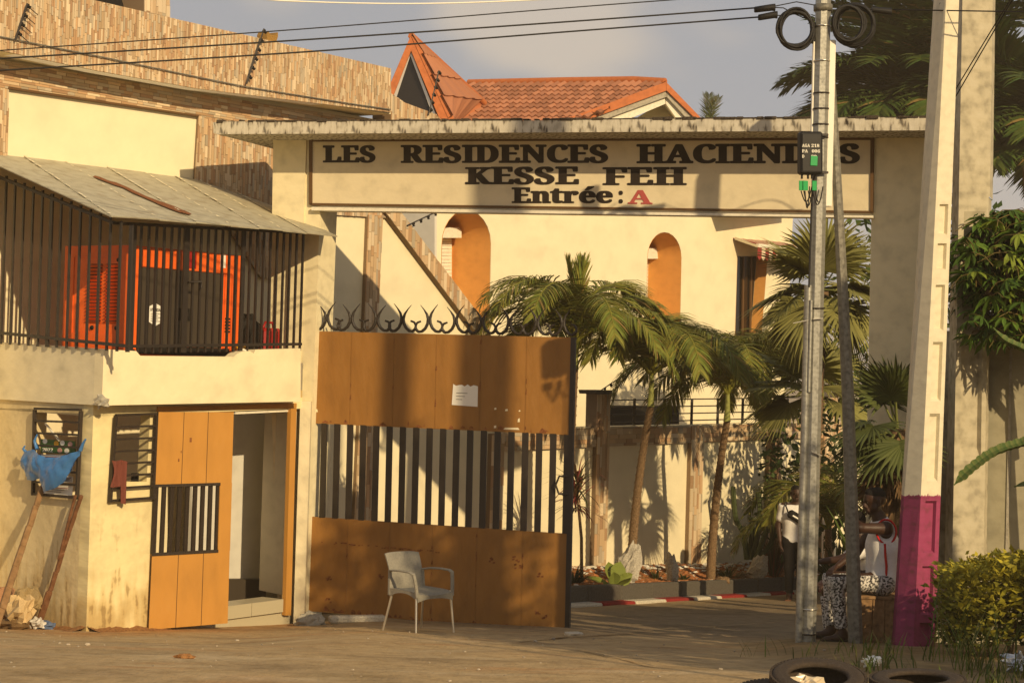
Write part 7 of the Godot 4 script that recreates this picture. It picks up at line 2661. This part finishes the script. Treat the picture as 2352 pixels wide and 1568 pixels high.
	for q in [[[92, 1043], [172, 1046], [170, 1066], [92, 1060], "white sheet of paper behind the bars just under the green calendar"], [[140, 1072], [166, 1074], [165, 1084], [140, 1084], "small pale leaflet behind the bars beside the blue bag"], [[140, 1092], [166, 1094], [165, 1108], [140, 1108], "printed leaflet behind the bars in the middle of the window"], [[92, 1112], [166, 1116], [164, 1138], [92, 1132], "wide white printed paper at the bottom of the window behind the bars"]]:
		st = S()
		prism(st, ons(off(GL, 0.0), [q[0], q[1], q[2], q[3]]), -GL.normal * 0.006)
		var o := solo("paper_sheet", st, M.paper, q[4], "paper")
		for k in 3:
			st = S()
			var f := func(u: float, v: float) -> Array: return [lerpf(lerpf(q[0][0], q[1][0], u), lerpf(q[3][0], q[2][0], u), v), lerpf(lerpf(q[0][1], q[1][1], u), lerpf(q[3][1], q[2][1], u), v)]
			prism(st, ons(off(GL, 0.003), [f.call(0.08, 0.25 + k * 0.22), f.call(0.85 - 0.1 * k, 0.25 + k * 0.22), f.call(0.85 - 0.1 * k, 0.31 + k * 0.22), f.call(0.08, 0.31 + k * 0.22)]), -GL.normal * 0.002)
			obj("print", st, M.kerb_red if k == 0 else M.galv_dull, o)
	# stick wedged across the window
	st = S()
	bar(st, on(off(GL, 0.02), 103, 972), on(off(GL, 0.02), 136, 1012), 0.02, 0.012, GL.normal)
	solo("wedged_slat", st, M.white, "pale slat wedged aslant in the window above the green calendar", "slat")
	# brown cloth over the bars of the other window
	st = S()
	st.set_smooth_group(0)
	var cloth := func(u: float, v: float) -> Vector3:
		var hang: float = 1.0 if u > 0.5 else 0.62
		var x := lerpf(256, 293, u) + 3.0 * sin(v * 4 + u * 3)
		var y := lerpf(1057, 1156, v * hang) + 2.0 * sin(u * 9)
		if u > 0.5: x = lerpf(x, 272 + (u - 0.5) * 36, v * 0.6)
		return on(off(GF, 0.09), x, y) + GF.normal * (0.018 * sin(u * 17.0) + 0.012 * sin(u * 7 + v * 4))
	for a in 24:
		for b in 14:
			quad(st, cloth.call(a / 24.0, (b + 1) / 14.0), cloth.call((a + 1) / 24.0, (b + 1) / 14.0), cloth.call((a + 1) / 24.0, b / 14.0), cloth.call(a / 24.0, b / 14.0))
	var cm: StandardMaterial3D = M.cloth
	cm.cull_mode = BaseMaterial3D.CULL_DISABLED
	solo("hanging_cloth", st, cm, "brown cloth hung over the lower bars of the window beside the ochre door", "cloth")
	st = S()
	bx(st, Transform3D(Basis(Vector3.UP.cross(GF.normal), Vector3.UP, GF.normal), on(off(GF, -0.03), 309, 1103)), Vector3(0.09, 0.15, 0.03), 0.006)
	solo("handset", st, M.dark, "black handset standing on the window sill behind the bars next to the brown cloth", "handset")
	# heap of discarded things by the wall
	var hb := func(px: float, py: float) -> Vector3: return ground(px, py + 26)
	st = S()
	lathe(st, Transform3D(Basis.from_euler(Vector3(0.35, 0, 0.25)), hb.call(8, 1412)), [Vector2(0.0, 0.02), Vector2(0.15, 0.0), Vector2(0.2, 0.3), Vector2(0.215, 0.33), Vector2(0.2, 0.33), Vector2(0.14, 0.04), Vector2(0, 0.05)], 18)
	solo("basket", st, pm(rgb(176, 128, 88), 0.2, 0.15, 0.8, 0.6, 0.03, 97), "tan basket tipped over in the heap of rubbish by the guard house wall", "basket")
	st = S()
	var rr := []
	for i in 17:
		var a := TAU * i / 16.0
		rr.append((hb.call(70, 1408) as Vector3) + Vector3(0.10 * cos(a), 0.22 + 0.2 * sin(a), 0.06 * sin(a) - 0.1 * cos(a)))
	tube(st, rr, 0.018, 0.018, 7)
	solo("rubber_loop", st, pm(rgb(104, 92, 60), 0.2, 0.2, 0.7, 0.3, 0.03, 98), "loop of old hose standing in the heap against the wall", "hose")
	for q in [[40, 1400, 0.14, 0.12, 0.10, rgb(196, 168, 120), "crumpled beige sack on the heap behind the pale wooden pole"], [60, 1372, 0.10, 0.09, 0.08, rgb(150, 128, 86), "small brown bundle at the top of the heap against the wall"], [100, 1420, 0.09, 0.035, 0.06, rgb(88, 104, 134), "grey blue rag at the foot of the reddish stick"], [28, 1420, 0.13, 0.05, 0.09, rgb(110, 84, 50), "flattened brown carton at the bottom of the heap"], [84, 1415, 0.08, 0.04, 0.06, rgb(206, 200, 190), "white crumpled plastic in the heap"], [44, 1378, 0.09, 0.05, 0.08, rgb(94, 100, 54), "olive crumpled wrapper in the middle of the heap"]]:
		st = S()
		lump(st, Transform3D(Basis(Vector3.UP, q[0]) * Basis.from_scale(Vector3(q[2], q[3], q[4]) * 1.3), (hb.call(q[0], 1418) as Vector3) + Vector3.UP * (q[3] * 0.8 + maxf(0.0, (1420.0 - q[1]) / 225.0))), int(q[0]), 0.45, 10)
		solo("rubbish", st, pm(q[5], 0.2, 0.15, 0.7, 0.5, 0.03, 100 + int(q[0])), q[6], "rubbish")

# ---------------------------------------------------------------- what stands beside the photographer and throws its shade into view
func build_out_of_frame() -> void:
	var w := func(a: float, s: float) -> Vector3:
		# a across the light, s back towards the sun
		var o := Vector3(a * 0.8746, 0, -a * 0.4848)
		o += Vector3(0.4848, 0, 0.8746) * s
		return seat(o)
	var post := func(a: float, s: float, r: float, h: float, label: String) -> void:
		var p: Vector3 = w.call(a, s)
		var st := S()
		tube(st, [p - Vector3.UP * 0.2, p + Vector3.UP * h], r, r * 0.85, 10)
		solo("street_pole", st, M.concrete_grey, label, "utility pole")
	post.call(9.34, -4.6, 0.15, 8.7, "slimmer concrete street pole beside the photographer, out of the picture")
	post.call(10.03, -4.9, 0.24, 10.3, "thick concrete street pole beside the photographer, out of the picture")
	post.call(11.0, -3.6, 0.15, 6.8, "short grey street pole beside the photographer, out of the picture")
	post.call(7.93, -1.0, 0.035, 6.6, "thin metal post beside the photographer, out of the picture")
	for q in [[9.5, -4.0, 7.5, 1.25, 3], [12.35, -5.5, 4.4, 0.62, 4]]:
		var p: Vector3 = w.call(q[0], q[1])
		var t := thing("street_tree", "bushy street tree standing beside the photographer, out of the picture" if q[4] == 3 else "small round street tree nearer the boundary wall, out of the picture", "tree", p)
		var st := S()
		tube(st, [p - Vector3.UP * 0.2, p + Vector3.UP * q[2] * 0.6], 0.1, 0.06, 8)
		obj("trunk", st, M.bark, t)
		st = S()
		var c = p + Vector3.UP * q[2] * 0.55
		for i in 6500:
			var d := Vector3(rng.randfn(), rng.randfn(), rng.randfn()).normalized() * pow(rng.randf(), 0.35)
			var pos = c + Vector3(d.x * q[3], d.y * q[2] * 0.45, d.z * q[3])
			leaf_at(st, pos, Vector3(rng.randfn(), rng.randfn() - 0.4, rng.randfn()).normalized(), Vector3(rng.randfn(), 1, rng.randfn()).normalized(), rng.randf_range(0.12, 0.2), 0.045, Color(0.05, 0.085, 0.02) * rng.randf_range(0.6, 1.4))
		var fo := obj("foliage", st, M.leaf, t)
		fo.set_meta("kind", "stuff")
	# the neighbour's gabled house on the other side of the road
	var g0 := Vector3(10.75, 0, -18.5) + Vector3(0.875, 0, 0.485 * -1) * 3.6
	var p := seat(g0)
	var h := thing("neighbour_house", "cream gabled house on the next plot, out of the picture", "house", p)
	var ax := Vector3(0.8746, 0, -0.4848)
	var bk := Vector3(0.4848, 0, 0.8746)
	var st := S()
	prism(st, PackedVector3Array([g0 - ax * 3.6 + Vector3.UP * -1, g0 + ax * 3.6 + Vector3.UP * -1, g0 + ax * 3.6 + Vector3.UP * 6.0, g0 + Vector3.UP * 8.1, g0 - ax * 3.6 + Vector3.UP * 6.0]), bk * 6.0)
	obj("wall", st, M.cream_far, h)
	for s in [-1.0, 1.0]:
		st = S()
		st.set_color(Color(0.45, 0.16, 0.07))
		var e = g0 + ax * 3.9 * s + Vector3.UP * 5.85 - bk * 0.3
		var r := g0 + Vector3.UP * 8.16 - bk * 0.3
		prism(st, PackedVector3Array([e, e + bk * 6.6, r + bk * 6.6, r]), Vector3.DOWN * 0.08)
		obj("roof", st, M.roof, h)
